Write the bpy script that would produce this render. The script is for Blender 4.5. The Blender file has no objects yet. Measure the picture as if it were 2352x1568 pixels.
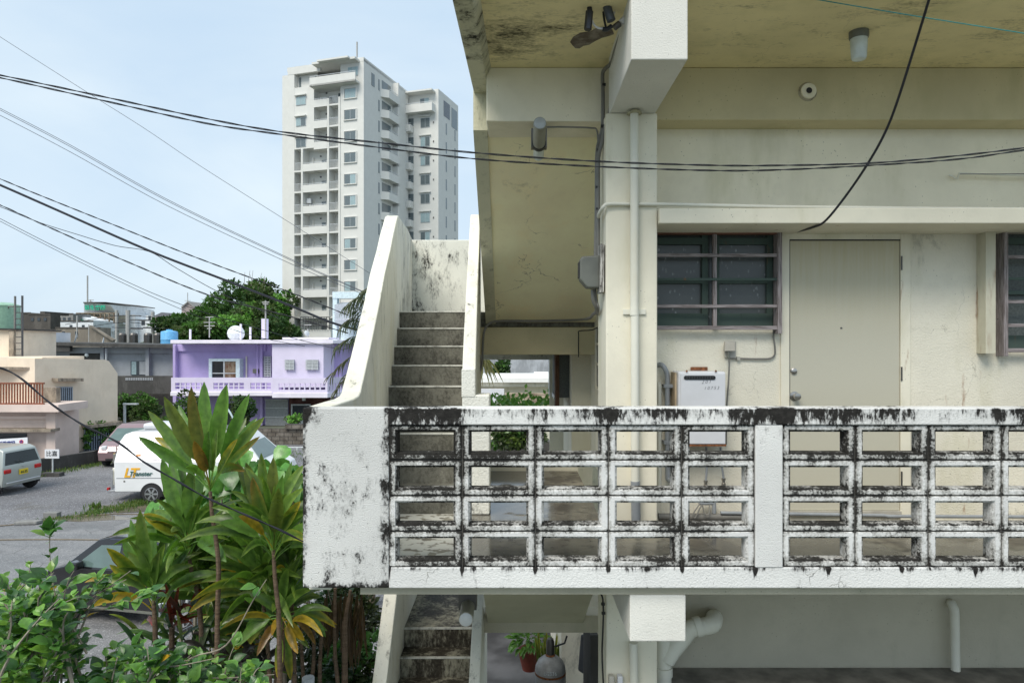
import bpy, math, random
from mathutils import Vector, Matrix
R = math.radians
random.seed(7)
scene = bpy.context.scene
COL = scene.collection
# ---------------- camera, world, sun, exposure ----------------
H = 5.0
cam_d = bpy.data.cameras.new('camera'); cam = bpy.data.objects.new('camera', cam_d); COL.objects.link(cam)
cam.location = (0, 0, H); cam.rotation_euler = (R(90), 0, 0)
cam_d.sensor_width = 36; cam_d.lens = 24.0
cam_d.shift_x = -9/2352; cam_d.shift_y = 6/2352
cam_d.clip_start = 0.05; cam_d.clip_end = 4000
scene.camera = cam
SUN_EL, SUN_AZ = 52, 210     # azimuth clockwise from +Y
w = bpy.data.worlds.new('World'); scene.world = w; w.use_nodes = True
nt = w.node_tree; nt.nodes.clear()
def wn(t, **k):
    n = nt.nodes.new(t)
    for a, b in k.items(): setattr(n, a, b)
    return n
out = wn('ShaderNodeOutputWorld'); bg = wn('ShaderNodeBackground'); bg.inputs['Strength'].default_value = 0.1
sky = wn('ShaderNodeTexSky', sky_type='NISHITA'); sky.sun_disc = False
sky.sun_elevation = R(SUN_EL); sky.sun_rotation = R(SUN_AZ); sky.dust_density = 2.0
tc = wn('ShaderNodeTexCoord'); mp = wn('ShaderNodeMapping'); mp.inputs['Scale'].default_value = (1.0, 1.0, 2.6); mp.inputs['Rotation'].default_value = (0.15, 0.25, 0)
nt.links.new(tc.outputs['Generated'], mp.inputs['Vector'])
no = wn('ShaderNodeTexNoise'); no.inputs['Scale'].default_value = 1.9; no.inputs['Detail'].default_value = 7; no.inputs['Roughness'].default_value = 0.5; no.inputs['Distortion'].default_value = 0.5
nt.links.new(mp.outputs[0], no.inputs['Vector'])
cr = wn('ShaderNodeValToRGB')
cr.color_ramp.elements[0].position = 0.30; cr.color_ramp.elements[0].color = (3.75, 4.9, 6.1, 1)
cr.color_ramp.elements[1].position = 0.72; cr.color_ramp.elements[1].color = (5.3, 6.1, 6.65, 1)
nt.links.new(no.outputs['Fac'], cr.inputs['Fac'])
mx = wn('ShaderNodeMix', data_type='RGBA'); mx.inputs[0].default_value = 0.9
nt.links.new(sky.outputs[0], mx.inputs[6]); nt.links.new(cr.outputs[0], mx.inputs[7])
nt.links.new(mx.outputs[2], bg.inputs['Color']); nt.links.new(bg.outputs[0], out.inputs['Surface'])
sd = bpy.data.lights.new('sun', 'SUN'); sun = bpy.data.objects.new('sun', sd); COL.objects.link(sun)
sd.energy = 2.3; sd.angle = R(34); sd.color = (1.0, 0.94, 0.84)
az = R(SUN_AZ); el = R(SUN_EL)
sdir = Vector((math.sin(az)*math.cos(el), math.cos(az)*math.cos(el), math.sin(el)))
sun.rotation_euler = sdir.to_track_quat('Z', 'Y').to_euler()
scene.view_settings.view_transform = 'Standard'; scene.view_settings.look = 'None'
scene.view_settings.exposure = 0.66; scene.view_settings.gamma = 1
scene.render.engine = 'CYCLES'

# ---------------- helpers ----------------
F = 1568.0; CX = 1185.0; CY = 790.0
def P(x, y, D): return Vector(((x-CX)/F*D, D, H+(CY-y)/F*D))
def PX(x, D): return (x-CX)/F*D
def PZ(y, D): return H+(CY-y)/F*D
def PG(x, y, z=0.0):      # pixel to point on level z
    D = (H-z)*F/(y-CY); return Vector((PX(x, D), D, z))

def tag(o, label=None, cat=None, group=None, kind=None):
    if label: o['label'] = label
    if cat: o['category'] = cat
    if group: o['group'] = group
    if kind: o['kind'] = kind
    return o
ORG = {}
def thing(name, label, cat, loc=(0, 0, 0), rotz=0, group=None):
    o = bpy.data.objects.new(name, None); COL.objects.link(o)
    o.location = loc; o.rotation_euler = (0, 0, rotz); o.empty_display_size = 0.2
    ORG[o.name] = Vector((0, 0, 0)) if rotz else Vector(loc)
    return tag(o, label, cat, group)
def copy_tree(o, parent=None):
    c = o.copy(); COL.objects.link(c); c.parent = parent
    for ch in list(o.children): copy_tree(ch, c)
    return c
def bez(p0, p1, p2, n=8):
    return [p0*(1-t)**2+p1*2*t*(1-t)+p2*t*t for t in [i/n for i in range(n+1)]]
def cr_spline(pts, sub=6):
    pts = [Vector(p) for p in pts]
    if len(pts) < 3: return pts
    q = [pts[0]*2-pts[1]]+pts+[pts[-1]*2-pts[-2]]; r = []
    for i in range(1, len(q)-2):
        a, b, c, d = q[i-1:i+3]
        for k in range(sub):
            t = k/sub
            r.append(0.5*((2*b)+(c-a)*t+(2*a-5*b+4*c-d)*t*t+(3*b-a-3*c+d)*t**3))
    r.append(pts[-1]); return r
class MB:
    def __init__(s): s.v = []; s.f = []; s.c = None
    def quad(s, *p):
        i = len(s.v); s.v += [tuple(q) for q in p]; s.f.append(tuple(range(i, i+len(p)))); return s
    def box(s, x0, x1, y0, y1, z0, z1):
        i = len(s.v)
        s.v += [(x, y, z) for x in (x0, x1) for y in (y0, y1) for z in (z0, z1)]
        for f in ((0,1,3,2),(4,6,7,5),(0,4,5,1),(2,3,7,6),(0,2,6,4),(1,5,7,3)): s.f.append(tuple(i+k for k in f))
        return s
    def prism(s, poly, off):       # poly: 3d points; off: vector extrusion
        i = len(s.v); n = len(poly); off = Vector(off)
        s.v += [tuple(p) for p in poly]+[tuple(Vector(p)+off) for p in poly]
        s.f.append(tuple(range(i+n-1, i-1, -1))); s.f.append(tuple(range(i+n, i+2*n)))
        for k in range(n):
            m = (k+1) % n; s.f.append((i+k, i+m, i+n+m, i+n+k))
        return s
    def loft(s, rings, cap=True, close=True):
        i = len(s.v); n = len(rings[0])
        for r in rings: s.v += [tuple(p) for p in r]
        for a in range(len(rings)-1):
            for k in range(n if close else n-1):
                m = (k+1) % n
                s.f.append((i+a*n+k, i+a*n+m, i+(a+1)*n+m, i+(a+1)*n+k))
        if cap:
            s.f.append(tuple(range(i+n-1, i-1, -1))); j = i+(len(rings)-1)*n; s.f.append(tuple(range(j, j+n)))
        return s
    def tube(s, pts, r, seg=8, r2=None, cap=True):
        pts = [Vector(p) for p in pts]; n = len(pts); rings = []
        up = None
        for i, p in enumerate(pts):
            t = (pts[min(i+1, n-1)]-pts[max(i-1, 0)])
            if t.length < 1e-9: t = Vector((0, 0, 1))
            t.normalize()
            if up is None:
                up = Vector((0, 0, 1)) if abs(t.z) < .9 else Vector((1, 0, 0))
            u = (up-t*up.dot(t)).normalized(); up = u; q = t.cross(u)
            rr = r if r2 is None else r+(r2-r)*i/max(1, n-1)
            if callable(r): rr = r(i/max(1, n-1))
            rings.append([p+(u*math.cos(a)+q*math.sin(a))*rr for a in [2*math.pi*k/seg for k in range(seg)]])
        return s.loft(rings, cap)
    def lathe(s, c, prof, seg=20, axis=(0, 0, 1)):   # prof: (r, h)
        c = Vector(c); ax = Vector(axis).normalized(); u = ax.orthogonal().normalized(); q = ax.cross(u)
        rings = [[c+ax*h+(u*math.cos(a)+q*math.sin(a))*max(r, 1e-4) for a in [2*math.pi*k/seg for k in range(seg)]] for r, h in prof]
        return s.loft(rings, True)
    def blob(s, c, r, seed=0, n=10, amp=.2):
        rnd = random.Random(seed); ph = [rnd.uniform(0, 6) for _ in range(6)]; c = Vector(c)
        rings = []
        for i in range(1, n):
            th = math.pi*i/n
            rings.append([c+Vector((r[0]*math.sin(th)*math.cos(a), r[1]*math.sin(th)*math.sin(a), r[2]*math.cos(th)))*(1+amp*math.sin(3*a+ph[0]+2*th)*math.sin(2*th+ph[1])) for a in [2*math.pi*k/(2*n) for k in range(2*n)]])
        return s.loft(rings, True)
    def build(s, name, mat, parent=None, smooth=False, bevel=0, local=False, seg=2, label=None, autosm=False):
        m = bpy.data.meshes.new(name)
        if parent is not None:
            r = parent
            while r.parent: r = r.parent
            o0 = ORG.get(r.name, Vector((0, 0, 0)))
            loc = None
        else:
            xs = [v[0] for v in s.v]; ys = [v[1] for v in s.v]; zs = [v[2] for v in s.v]
            o0 = Vector(((min(xs)+max(xs))/2, (min(ys)+max(ys))/2, min(zs))); loc = o0
        m.from_pydata([(v[0]-o0.x, v[1]-o0.y, v[2]-o0.z) for v in s.v], [], s.f)
        if s.c:
            at = m.color_attributes.new('tint', 'FLOAT_COLOR', 'POINT')
            buf = []
            for c in s.c: buf += [c[0], c[1], c[2], 1.0]
            at.data.foreach_set('color', buf)
        m.materials.append(mat)
        if smooth:
            m.polygons.foreach_set('use_smooth', [True]*len(m.polygons))
            if autosm or not s.c: m.set_sharp_from_angle(angle=R(40))
        o = bpy.data.objects.new(name, m); COL.objects.link(o)
        if loc is not None: o.location = loc; ORG[o.name] = o0
        if parent is not None: o.parent = parent
        if bevel:
            b = o.modifiers.new('bevel', 'BEVEL'); b.width = bevel; b.segments = seg; b.limit_method = 'ANGLE'; b.angle_limit = R(35)
            b.harden_normals = False
        if label: o['label'] = label
        return o
def text_mb(txt, size, origin, xdir, ydir, depth=0.002, shear=0, bold=0, align='CENTER', sx=1.0, sp=1.0):
    c = bpy.data.curves.new('t', 'FONT'); c.body = txt; c.size = size; c.extrude = depth/2; c.align_x = align; c.align_y = 'CENTER'; c.shear = shear; c.offset = bold; c.resolution_u = 3; c.space_character = sp
    o = bpy.data.objects.new('t', c); COL.objects.link(o)
    bpy.context.view_layer.update()
    me = bpy.data.meshes.new_from_object(o.evaluated_get(bpy.context.evaluated_depsgraph_get()))
    X = Vector(xdir).normalized(); Y = Vector(ydir).normalized(); N = X.cross(Y); O = Vector(origin)
    b = MB(); b.v = [tuple(O+X*v.co.x*sx+Y*v.co.y+N*v.co.z) for v in me.vertices]; b.f = [tuple(p.vertices) for p in me.polygons]
    bpy.data.objects.remove(o); bpy.data.curves.remove(c); bpy.data.meshes.remove(me)
    return b

# ---------------- materials ----------------
class NB:
    def __init__(s, name):
        s.m = bpy.data.materials.new(name); s.m.use_nodes = True; s.t = s.m.node_tree; s.t.nodes.clear()
        s.o = s.t.nodes.new('ShaderNodeOutputMaterial'); s.b = s.t.nodes.new('ShaderNodeBsdfPrincipled')
        s.t.links.new(s.b.outputs[0], s.o.inputs[0]); s.pos_ = None
    def L(s, a, b): s.t.links.new(a, b)
    def setin(s, inp, v):
        if isinstance(v, bpy.types.NodeSocket): s.L(v, inp)
        elif isinstance(v, (tuple, list)) and inp.type == 'RGBA': inp.default_value = (v[0], v[1], v[2], 1)
        else: inp.default_value = v
    def pos(s):
        if s.pos_ is None: s.pos_ = s.t.nodes.new('ShaderNodeNewGeometry').outputs['Position']
        return s.pos_
    def objc(s): return s.t.nodes.new('ShaderNodeTexCoord').outputs['Object']
    def attr(s, n):
        a = s.t.nodes.new('ShaderNodeAttribute'); a.attribute_name = n; return a.outputs['Color']
    def map(s, v, sc=(1, 1, 1), loc=(0, 0, 0), rot=(0, 0, 0)):
        n = s.t.nodes.new('ShaderNodeMapping'); s.L(v, n.inputs[0]); n.inputs['Scale'].default_value = sc; n.inputs['Location'].default_value = loc; n.inputs['Rotation'].default_value = rot
        return n.outputs[0]
    def noise(s, v, scale=5, detail=5, rough=.55, dist=0):
        n = s.t.nodes.new('ShaderNodeTexNoise'); s.L(v, n.inputs['Vector']); n.inputs['Scale'].default_value = scale; n.inputs['Detail'].default_value = detail; n.inputs['Roughness'].default_value = rough; n.inputs['Distortion'].default_value = dist
        return n.outputs['Fac']
    def voro(s, v, scale=5, feat='F1', out='Distance', rnd=1):
        n = s.t.nodes.new('ShaderNodeTexVoronoi'); n.feature = feat; s.L(v, n.inputs['Vector']); n.inputs['Scale'].default_value = scale; n.inputs['Randomness'].default_value = rnd
        return n.outputs[out]
    def ma(s, op, a, b=0, c=0, clamp=False):
        n = s.t.nodes.new('ShaderNodeMath'); n.operation = op; n.use_clamp = clamp
        s.setin(n.inputs[0], a); s.setin(n.inputs[1], b)
        if op in ('MULTIPLY_ADD', 'SMOOTH_MIN', 'COMPARE', 'WRAP'): s.setin(n.inputs[2], c)
        return n.outputs[0]
    def sep(s, v):
        n = s.t.nodes.new('ShaderNodeSeparateXYZ'); s.L(v, n.inputs[0]); return n.outputs
    def rng(s, v, a, b, c=0., d=1.):
        n = s.t.nodes.new('ShaderNodeMapRange'); n.interpolation_type = 'SMOOTHSTEP'; s.setin(n.inputs[0], v)
        for k, x in zip((1, 2, 3, 4), (a, b, c, d)): n.inputs[k].default_value = x
        return n.outputs[0]
    def mix(s, f, a, b, mode='MIX'):
        n = s.t.nodes.new('ShaderNodeMix'); n.data_type = 'RGBA'; n.blend_type = mode
        s.setin(n.inputs[0], f); s.setin(n.inputs[6], a); s.setin(n.inputs[7], b); return n.outputs[2]
    def bump(s, h, strength=.3, dist=.01, prev=None):
        n = s.t.nodes.new('ShaderNodeBump'); s.L(h, n.inputs['Height']); n.inputs['Strength'].default_value = strength; n.inputs['Distance'].default_value = dist
        if prev is not None: s.L(prev, n.inputs['Normal'])
        s.L(n.outputs[0], s.b.inputs['Normal']); return n.outputs[0]
    def fin(s, col, rough=.6, metal=0, spec=None, ior=None):
        s.setin(s.b.inputs['Base Color'], col); s.setin(s.b.inputs['Roughness'], rough); s.setin(s.b.inputs['Metallic'], metal)
        if spec is not None: s.b.inputs['Specular IOR Level'].default_value = spec
        return s.m
def simple(name, col, rough=.5, metal=0, var=.12, vs=8, bump=0, bs=60, spec=None):
    b = NB(name); n = b.noise(b.pos(), vs, 5)
    c = b.mix(b.rng(n, .3, .7), tuple(x*(1-var) for x in col), tuple(min(1, x*(1+var)) for x in col))
    if bump: b.bump(b.noise(b.pos(), bs, 3), bump, .004)
    return b.fin(c, rough, metal, spec)
def weathered(name, col, mold=.45, mcol=(.011, .010, .009), ms=7, streak=(1, 1, .45), width=.07, stucco=.35, ss=110, tone=(.9, 1.06), zones=(), speck=.0, rust=0, crack=0, seed=0, rough=.75, ochre=None, fine=.28, patch=0, ps=1.6):
    """painted concrete; mold = threshold of the growth, zones shift it: (axis, a, b, amount)"""
    b = NB(name); p = b.map(b.pos(), loc=(seed*3.1, seed*1.7, seed*2.3)); ax = b.sep(b.pos())
    t = b.noise(p, 1.3, 5); t2 = b.noise(p, 9, 4)
    c = b.mix(b.rng(t, .3, .7), tuple(x*tone[0] for x in col), tuple(min(.95, x*tone[1]) for x in col))
    c = b.mix(b.ma('MULTIPLY', b.rng(t2, .5, .75), .25), c, tuple(x*.82 for x in col))
    if ochre:
        o1 = b.noise(b.map(p, (1, 1, .35)), 3.1, 6, .6)
        c = b.mix(b.ma('MULTIPLY', b.rng(o1, .5, .72), .6), c, ochre)
    q = b.map(p, streak)
    m = b.ma('ADD', b.ma('MULTIPLY', b.noise(q, ms, 8, .68, .3), 1-fine), b.ma('MULTIPLY', b.noise(q, ms*7, 6, .7), fine))
    if patch: m = b.ma('ADD', m, b.ma('MULTIPLY', b.ma('SUBTRACT', b.noise(b.map(p, (1, 1, .05)), ps, 3, .55), .5), patch))
    for (a, z0, z1, amt) in zones:
        if a == 'j':
            jj = b.ma('ABSOLUTE', b.ma('SUBTRACT', b.ma('FRACT', b.ma('DIVIDE', b.ma('SUBTRACT', ax[0], z0), .397)), .5)); m = b.ma('ADD', m, b.ma('MULTIPLY', b.rng(jj, .455, .495), b.rng(ax[2], Z(-1.30), Z(-1.21), 0., amt))); continue
        if a in 'xyz': src = ax[{'x': 0, 'y': 1, 'z': 2}[a]]; m = b.ma('ADD', m, b.rng(src, z0, z1, 0., amt))
        else:       # 'o' : spot (centre, radius, amount)
            vd = b.t.nodes.new('ShaderNodeVectorMath'); vd.operation = 'DISTANCE'; b.L(b.pos(), vd.inputs[0]); vd.inputs[1].default_value = z0
            m = b.ma('ADD', m, b.rng(vd.outputs['Value'], 0., z1, amt, 0.))
    mask = b.rng(m, mold, mold+width*1.5); vf = b.noise(p, ms*22, 3, .7)
    mask = b.ma('MULTIPLY', mask, b.rng(b.ma('ADD', vf, b.ma('MULTIPLY', mask, .35)), .36, .56))
    c = b.mix(b.ma('MULTIPLY', b.rng(m, mold-.07, mold+.03), .42), c, tuple(x*.38 for x in col))
    c = b.mix(b.ma('MULTIPLY', mask, .985), c, b.mix(b.rng(b.noise(p, 40, 3), .35, .75), mcol, tuple(x*2.0+.004 for x in mcol)))
    if speck:
        sp = b.voro(b.map(p, (1, 1, .8)), 34, rnd=1); sm = b.ma('MULTIPLY', b.rng(sp, .0, .16, 1., 0.), b.rng(b.noise(p, 2.6, 3), .5-speck*.2, .62))
        c = b.mix(b.ma('MULTIPLY', sm, .75), c, (.05, .05, .045))
    if crack:
        d = b.noise(p, 4, 4); vv = b.t.nodes.new('ShaderNodeVectorMath'); vv.operation = 'ADD'; b.L(p, vv.inputs[0])
        cm = b.t.nodes.new('ShaderNodeCombineXYZ'); b.L(b.ma('MULTIPLY', d, .5), cm.inputs[0]); b.L(b.ma('MULTIPLY', t2, .3), cm.inputs[2]); b.L(cm.outputs[0], vv.inputs[1])
        e = b.voro(vv.outputs[0], 1.7, 'DISTANCE_TO_EDGE'); k = b.ma('MULTIPLY', b.rng(e, .0, .006, 1., 0.), b.rng(b.noise(p, 1.9, 2), .5, .6))
        c = b.mix(b.ma('MULTIPLY', k, crack), c, (.06, .055, .04))
    if rust:
        r = b.noise(b.map(p, (1, 1, .18)), 13, 4, .6); c = b.mix(b.rng(r, .68-rust*.1, .8), c, (.25, .1, .03))
    if stucco:
        h = b.ma('ADD', b.noise(p, ss, 3, .6), b.ma('MULTIPLY', mask, -.5)); b.bump(h, stucco, .008)
    return b.fin(c, rough, 0, .14)
def glassy(name, col=(.02, .025, .03), rough=.06, spec=.6):
    b = NB(name); n = b.noise(b.pos(), 3, 3); return b.fin(b.mix(n, tuple(x*.7 for x in col), tuple(x*1.3 for x in col)), rough, 0, spec)
def leafmat(name, rough=.38, trans=.28, spec=.5):
    b = NB(name); c = b.attr('tint'); n = b.noise(b.pos(), 22, 3)
    c = b.mix(1.0, c, b.mix(b.rng(n, .3, .7), (.72, .76, .7), (1.2, 1.15, 1.1)), 'MULTIPLY')
    sp = b.rng(b.noise(b.pos(), 90, 3, .7), .66, .74); c = b.mix(b.ma('MULTIPLY', sp, .7), c, (.12, .07, .02)); du = b.rng(b.noise(b.pos(), 7, 3), .55, .75); c = b.mix(b.ma('MULTIPLY', du, .07), c, (.28, .32, .20))
    b.fin(c, b.rng(b.noise(b.pos(), 14, 3), .3, .7, rough-.1, rough+.2), 0, spec); b.bump(b.noise(b.pos(), 45, 3), .25, .004)
    tr = b.t.nodes.new('ShaderNodeBsdfTranslucent'); b.setin(tr.inputs[0], b.mix(1.0, c, (1.3, 1.5, .7), 'MULTIPLY'))
    ms = b.t.nodes.new('ShaderNodeMixShader'); ms.inputs[0].default_value = trans
    b.L(b.b.outputs[0], ms.inputs[1]); b.L(tr.outputs[0], ms.inputs[2]); b.L(ms.outputs[0], b.o.inputs[0]); return b.m

WHITE = (.70, .70, .685); CREAM = (.72, .71, .58); OLIVE = (.62, .59, .40)
Z = lambda r: H+r
M = {}
M['rail'] = weathered('rail_paint', WHITE, .535, ms=7, streak=(1.2, 1, .42), width=.05, zones=(('z', Z(-.445), Z(-.37), .09), ('z', Z(-.356), Z(-.343), -.12)), stucco=.5, fine=.46, patch=.70, ps=1.9)
M['rail_end'] = weathered('end_panel_paint', (.66, .66, .645), .615, ms=12, streak=(1, 1, .6), width=.06, patch=.22, ps=2.2, zones=(('x', -1.11, -1.156, .17), ('z', Z(-1.27), Z(-1.33), .2), ('o', (-1.13, 3.7, Z(-.36)), .13, .3), ('o', (-.98, 3.7, Z(-.8)), .3, .085), ('x', -.76, -.70, .14), ('o', (-.95, 3.7, Z(-1.22)), .22, .10)), stucco=.8, ss=150, speck=.5, fine=.35)
M['rail_base'] = weathered('base_beam_paint', WHITE, .632, ms=9, streak=(1.3, 1, .3), width=.05, zones=(('j', -.689, 0, .24), ('z', Z(-1.25), Z(-1.215), .13), ('z', Z(-1.305), Z(-1.33), .12), ('o', (-.74, 3.7, Z(-1.29)), .12, .12)), stucco=.6, speck=.7, crack=.8, fine=.3)
M['pier'] = weathered('pier_paint', WHITE, .63, ms=9, streak=(1, 1, .5), width=.05, zones=(('o', (1.38, 3.7, Z(-.5)), .2, .06),), stucco=.7, ss=150, speck=.6, fine=.3)
def lattice_mat():
    b = NB('lattice_paint'); p = b.pos(); o = b.sep(b.objc())
    ex = b.rng(b.ma('ABSOLUTE', o[0]), .175, .2, 0., .13); ez = b.rng(b.ma('ABSOLUTE', o[2]), .082, .097, 0., .13)
    gx = b.rng(b.sep(p)[2], Z(-.75), Z(-.44), 0., .075); lx = b.rng(b.sep(p)[0], 1.4, -.5, 0., .035)
    n1 = b.noise(b.map(p, (1, 1, .6)), 11, 8, .7, .3); n2 = b.noise(p, 70, 5, .7)
    m = b.ma('ADD', b.ma('MULTIPLY', n1, .52), b.ma('MULTIPLY', n2, .48))
    di = b.ma('ABSOLUTE', b.ma('MAXIMUM', b.ma('SUBTRACT', b.ma('ABSOLUTE', o[0]), .1555), b.ma('SUBTRACT', b.ma('ABSOLUTE', o[2]), .0605)))
    ed = b.rng(di, .001, .011, .12, 0.); bt = b.ma('MULTIPLY', b.rng(o[2], -.02, -.07, 0., .07), 1.)
    big = b.ma('MULTIPLY', b.ma('SUBTRACT', b.noise(p, 2.3, 3), .5), .35)
    for q in (ex, ez, gx, lx, ed, bt, big): m = b.ma('ADD', m, q)
    mask = b.rng(m, .592, .69); vf = b.noise(p, 190, 3, .7); mask = b.ma('MULTIPLY', mask, b.rng(b.ma('ADD', vf, b.ma('MULTIPLY', mask, .35)), .36, .56)); f2 = b.noise(p, 3, 4)
    c = b.mix(b.rng(f2, .3, .7), (.60, .60, .595), (.69, .69, .68))
    c = b.mix(b.ma('MULTIPLY', b.rng(m, .48, .60), .6), c, (.23, .225, .2))
    c = b.mix(b.ma('MULTIPLY', mask, .985), c, b.mix(b.rng(n2, .3, .8), (.007, .0065, .006), (.042, .04, .036)))
    b.bump(b.ma('ADD', b.noise(p, 130, 3), b.ma('MULTIPLY', mask, -.6)), .55, .006); return b.fin(c, .85, 0, .1)
M['lattice'] = lattice_mat()
M['mortar'] = weathered('mortar', (.12, .115, .105), .5, ms=20, width=.2)
M['stairwall'] = weathered('stair_parapet_paint', (.74, .73, .65), .600, ms=8, streak=(1.5, 1.2, .35), width=.07, speck=.9, stucco=.3, ss=70, zones=(('y', 6.6, 8.3, .05), ('o', (-1.25, 7.6, Z(.6)), .9, .05)), ochre=(.6, .57, .42))
M['stairback'] = weathered('landing_wall_paint', (.74, .735, .66), .605, ms=6, streak=(1.4, 1, .6), width=.07, speck=.8, stucco=.3, ss=60, zones=(('x', -1.0, -1.33, .1), ('o', (-.95, 8.7, Z(.95)), .5, .10), ('z', Z(.6), Z(.4), .05)), fine=.35)
M['stairfront'] = weathered('stair_post_paint', (.74, .74, .68), .64, ms=9, width=.06, stucco=.9, ss=60, speck=.9, zones=(('z', Z(-1.0), Z(-1.25), .12),))
M['step'] = weathered('step_concrete', (.25, .245, .205), .395, mcol=(.028, .026, .022), ms=6, streak=(1, 1, .8), width=.20, stucco=.5, ss=50, fine=.45, zones=(('z', Z(-1.1), Z(-.6), .0),))
M['nosing'] = weathered('nosing_concrete', (.6, .6, .55), .54, ms=12, width=.1, stucco=.2)
M['cream'] = weathered('cream_wall_paint', (.77, .73, .61), .70, mcol=(.16, .15, .10), ms=4, width=.12, crack=.35, zones=(('o', (2.95, 4.95, Z(.74)), .4, .13), ('o', (2.15, 4.95, Z(.80)), .3, .08), ('z', Z(-1.05), Z(-1.25), .12)), stucco=.6, ss=85, ochre=(.60, .57, .42), speck=.12, rust=.35)
M['creamsmooth'] = weathered('cream_smooth_paint', (.78, .74, .61), .69, mcol=(.18, .17, .12), ms=6, width=.1, stucco=.16, ss=40, ochre=(.60, .57, .42), speck=.2, rust=.2)
M['upper'] = weathered('upper_wall_paint', (.84, .79, .64), .70, mcol=(.30, .28, .18), ms=3, width=.1, stucco=.12, ss=60, ochre=(.62, .59, .42), speck=.15)
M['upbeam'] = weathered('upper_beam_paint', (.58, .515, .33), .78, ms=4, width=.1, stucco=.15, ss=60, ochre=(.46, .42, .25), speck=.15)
M['lowwall_shaded'] = weathered('lower_wall_shaded_paint', (.48, .45, .355), .8, ms=4, width=.1, stucco=.5, ss=60, ochre=(.34, .33, .25), speck=.2)  # base colour darkened: shade on the lower storey is put into the paint
M['soffit'] = weathered('soffit_paint', (.84, .73, .43), .60, ms=5, streak=(1, 2.2, 1), width=.12, mcol=(.06, .055, .035), stucco=.3, ss=22, ochre=(.62, .56, .31), crack=.3, fine=.42, zones=(('o', (-.08, 4.28, Z(1.92)), .52, .19), ('o', (.32, 4.15, Z(1.92)), .3, .1), ('o', (2.25, 3.88, Z(1.92)), .35, .10), ('o', (3.1, 4.1, Z(1.92)), .4, .09)))
M['flight'] = weathered('flight_soffit_paint', (.95, .85, .57), .72, ms=3, width=.12, mcol=(.10, .09, .05), stucco=.5, ss=9, ochre=(.92, .79, .49), crack=.7, rough=.5, zones=(('o', (.12, 5.4, Z(1.35)), .7, .10), ('o', (.15, 6.9, Z(.45)), .35, .13)))
M['beamwhite'] = weathered('beam_paint', (.72, .71, .66), .72, ms=8, width=.06, stucco=.45, ss=120, speck=.8, zones=(('o', (.64, 3.7, Z(1.56)), .06, .13),))
M['edge'] = weathered('slab_edge_paint', (.60, .58, .43), .58, ms=7, width=.08, stucco=.4, ss=40, zones=(('y', 5.0, 4.0, .08),))
M['floor'] = None
def wetfloor():
    b = NB('walkway_floor'); p = b.pos(); x = b.sep(p)
    n = b.noise(p, 2.4, 6, .6, .4); n2 = b.noise(p, 11, 5)
    wet = b.ma('MULTIPLY', b.rng(b.ma('ADD', x[0], b.ma('MULTIPLY', n, .5)), -.2, -.1), b.rng(b.noise(p, 1.2, 3), .42, .5))
    c = b.mix(b.rng(n, .38, .62), (.13, .115, .09), (.30, .28, .22)); c = b.mix(b.rng(n2, .5, .7), c, (.09, .08, .065))
    lite = b.ma('MULTIPLY', b.rng(b.ma('ADD', x[0], b.ma('MULTIPLY', n2, .2)), -.2, -.27), b.rng(n2, .42, .5)); c = b.mix(lite, c, (.55, .54, .48))
    c = b.mix(b.ma('MULTIPLY', wet, .6), c, (.07, .068, .065)); r = b.rng(wet, 0., 1., .75, .12)
    b.bump(n2, .15, .004); return b.fin(c, r, 0, .5)
M['floor'] = wetfloor()
def wood(name, c1, c2, sc=(2, 30, 30), rough=.75):
    b = NB(name); n = b.noise(b.map(b.pos(), sc), 3, 6, .65); k = b.voro(b.pos(), 9)
    c = b.mix(b.rng(n, .35, .65), c1, c2); c = b.mix(b.rng(k, .03, .07, .85, 0.), c, (.02, .015, .012)); b.bump(n, .3, .003); return b.fin(c, rough, 0, .25)
M['woodh'] = wood('weathered_wood_bar', (.15, .125, .12), (.36, .32, .32))
M['woodv'] = wood('weathered_wood_post', (.15, .125, .12), (.36, .32, .32), (30, 30, 2))
M['woodred'] = wood('brown_wood', (.12, .055, .035), (.24, .12, .09))
M['board'] = wood('peeling_board', (.05, .045, .04), (.62, .6, .55), (22, 22, 3))
M['green'] = weathered('green_sash_paint', (.075, .105, .09), .62, ms=14, width=.1, stucco=0, rust=.5)
M['door'] = None
def doormat():
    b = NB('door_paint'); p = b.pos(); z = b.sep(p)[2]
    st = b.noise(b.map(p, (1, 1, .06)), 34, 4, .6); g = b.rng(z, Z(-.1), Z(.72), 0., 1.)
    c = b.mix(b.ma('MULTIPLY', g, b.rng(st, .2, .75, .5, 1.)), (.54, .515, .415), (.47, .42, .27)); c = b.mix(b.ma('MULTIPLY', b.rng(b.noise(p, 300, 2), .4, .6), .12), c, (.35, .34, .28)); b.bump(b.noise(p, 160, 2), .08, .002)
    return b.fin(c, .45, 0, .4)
M['door'] = doormat()
M['metal'] = simple('brushed_steel', (.42, .40, .37), .28, .9)
M['darkmetal'] = simple('dark_steel', (.12, .115, .11), .4, .7)
M['pvc'] = weathered('pvc_cream', (.72, .71, .62), .82, ms=5, stucco=0, rough=.35, ochre=(.62, .58, .45))
M['pvcgrey'] = simple('pvc_grey', (.27, .29, .31), .4)
M['conduit'] = simple('grey_conduit', (.17, .165, .15), .5)
M['black'] = simple('black_rubber', (.012, .012, .014), .5)
M['blackp'] = simple('black_tape', (.02, .022, .028), .35)
M['whitewire'] = simple('white_wire', (.6, .6, .62), .4)
M['greybox'] = simple('grey_plastic', (.135, .14, .12), .45)
M['beigebox'] = simple('beige_plastic', (.42, .40, .35), .45)
M['heater'] = weathered('white_enamel', (.66, .67, .70), .85, stucco=0, rough=.25, ms=4)
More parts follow.
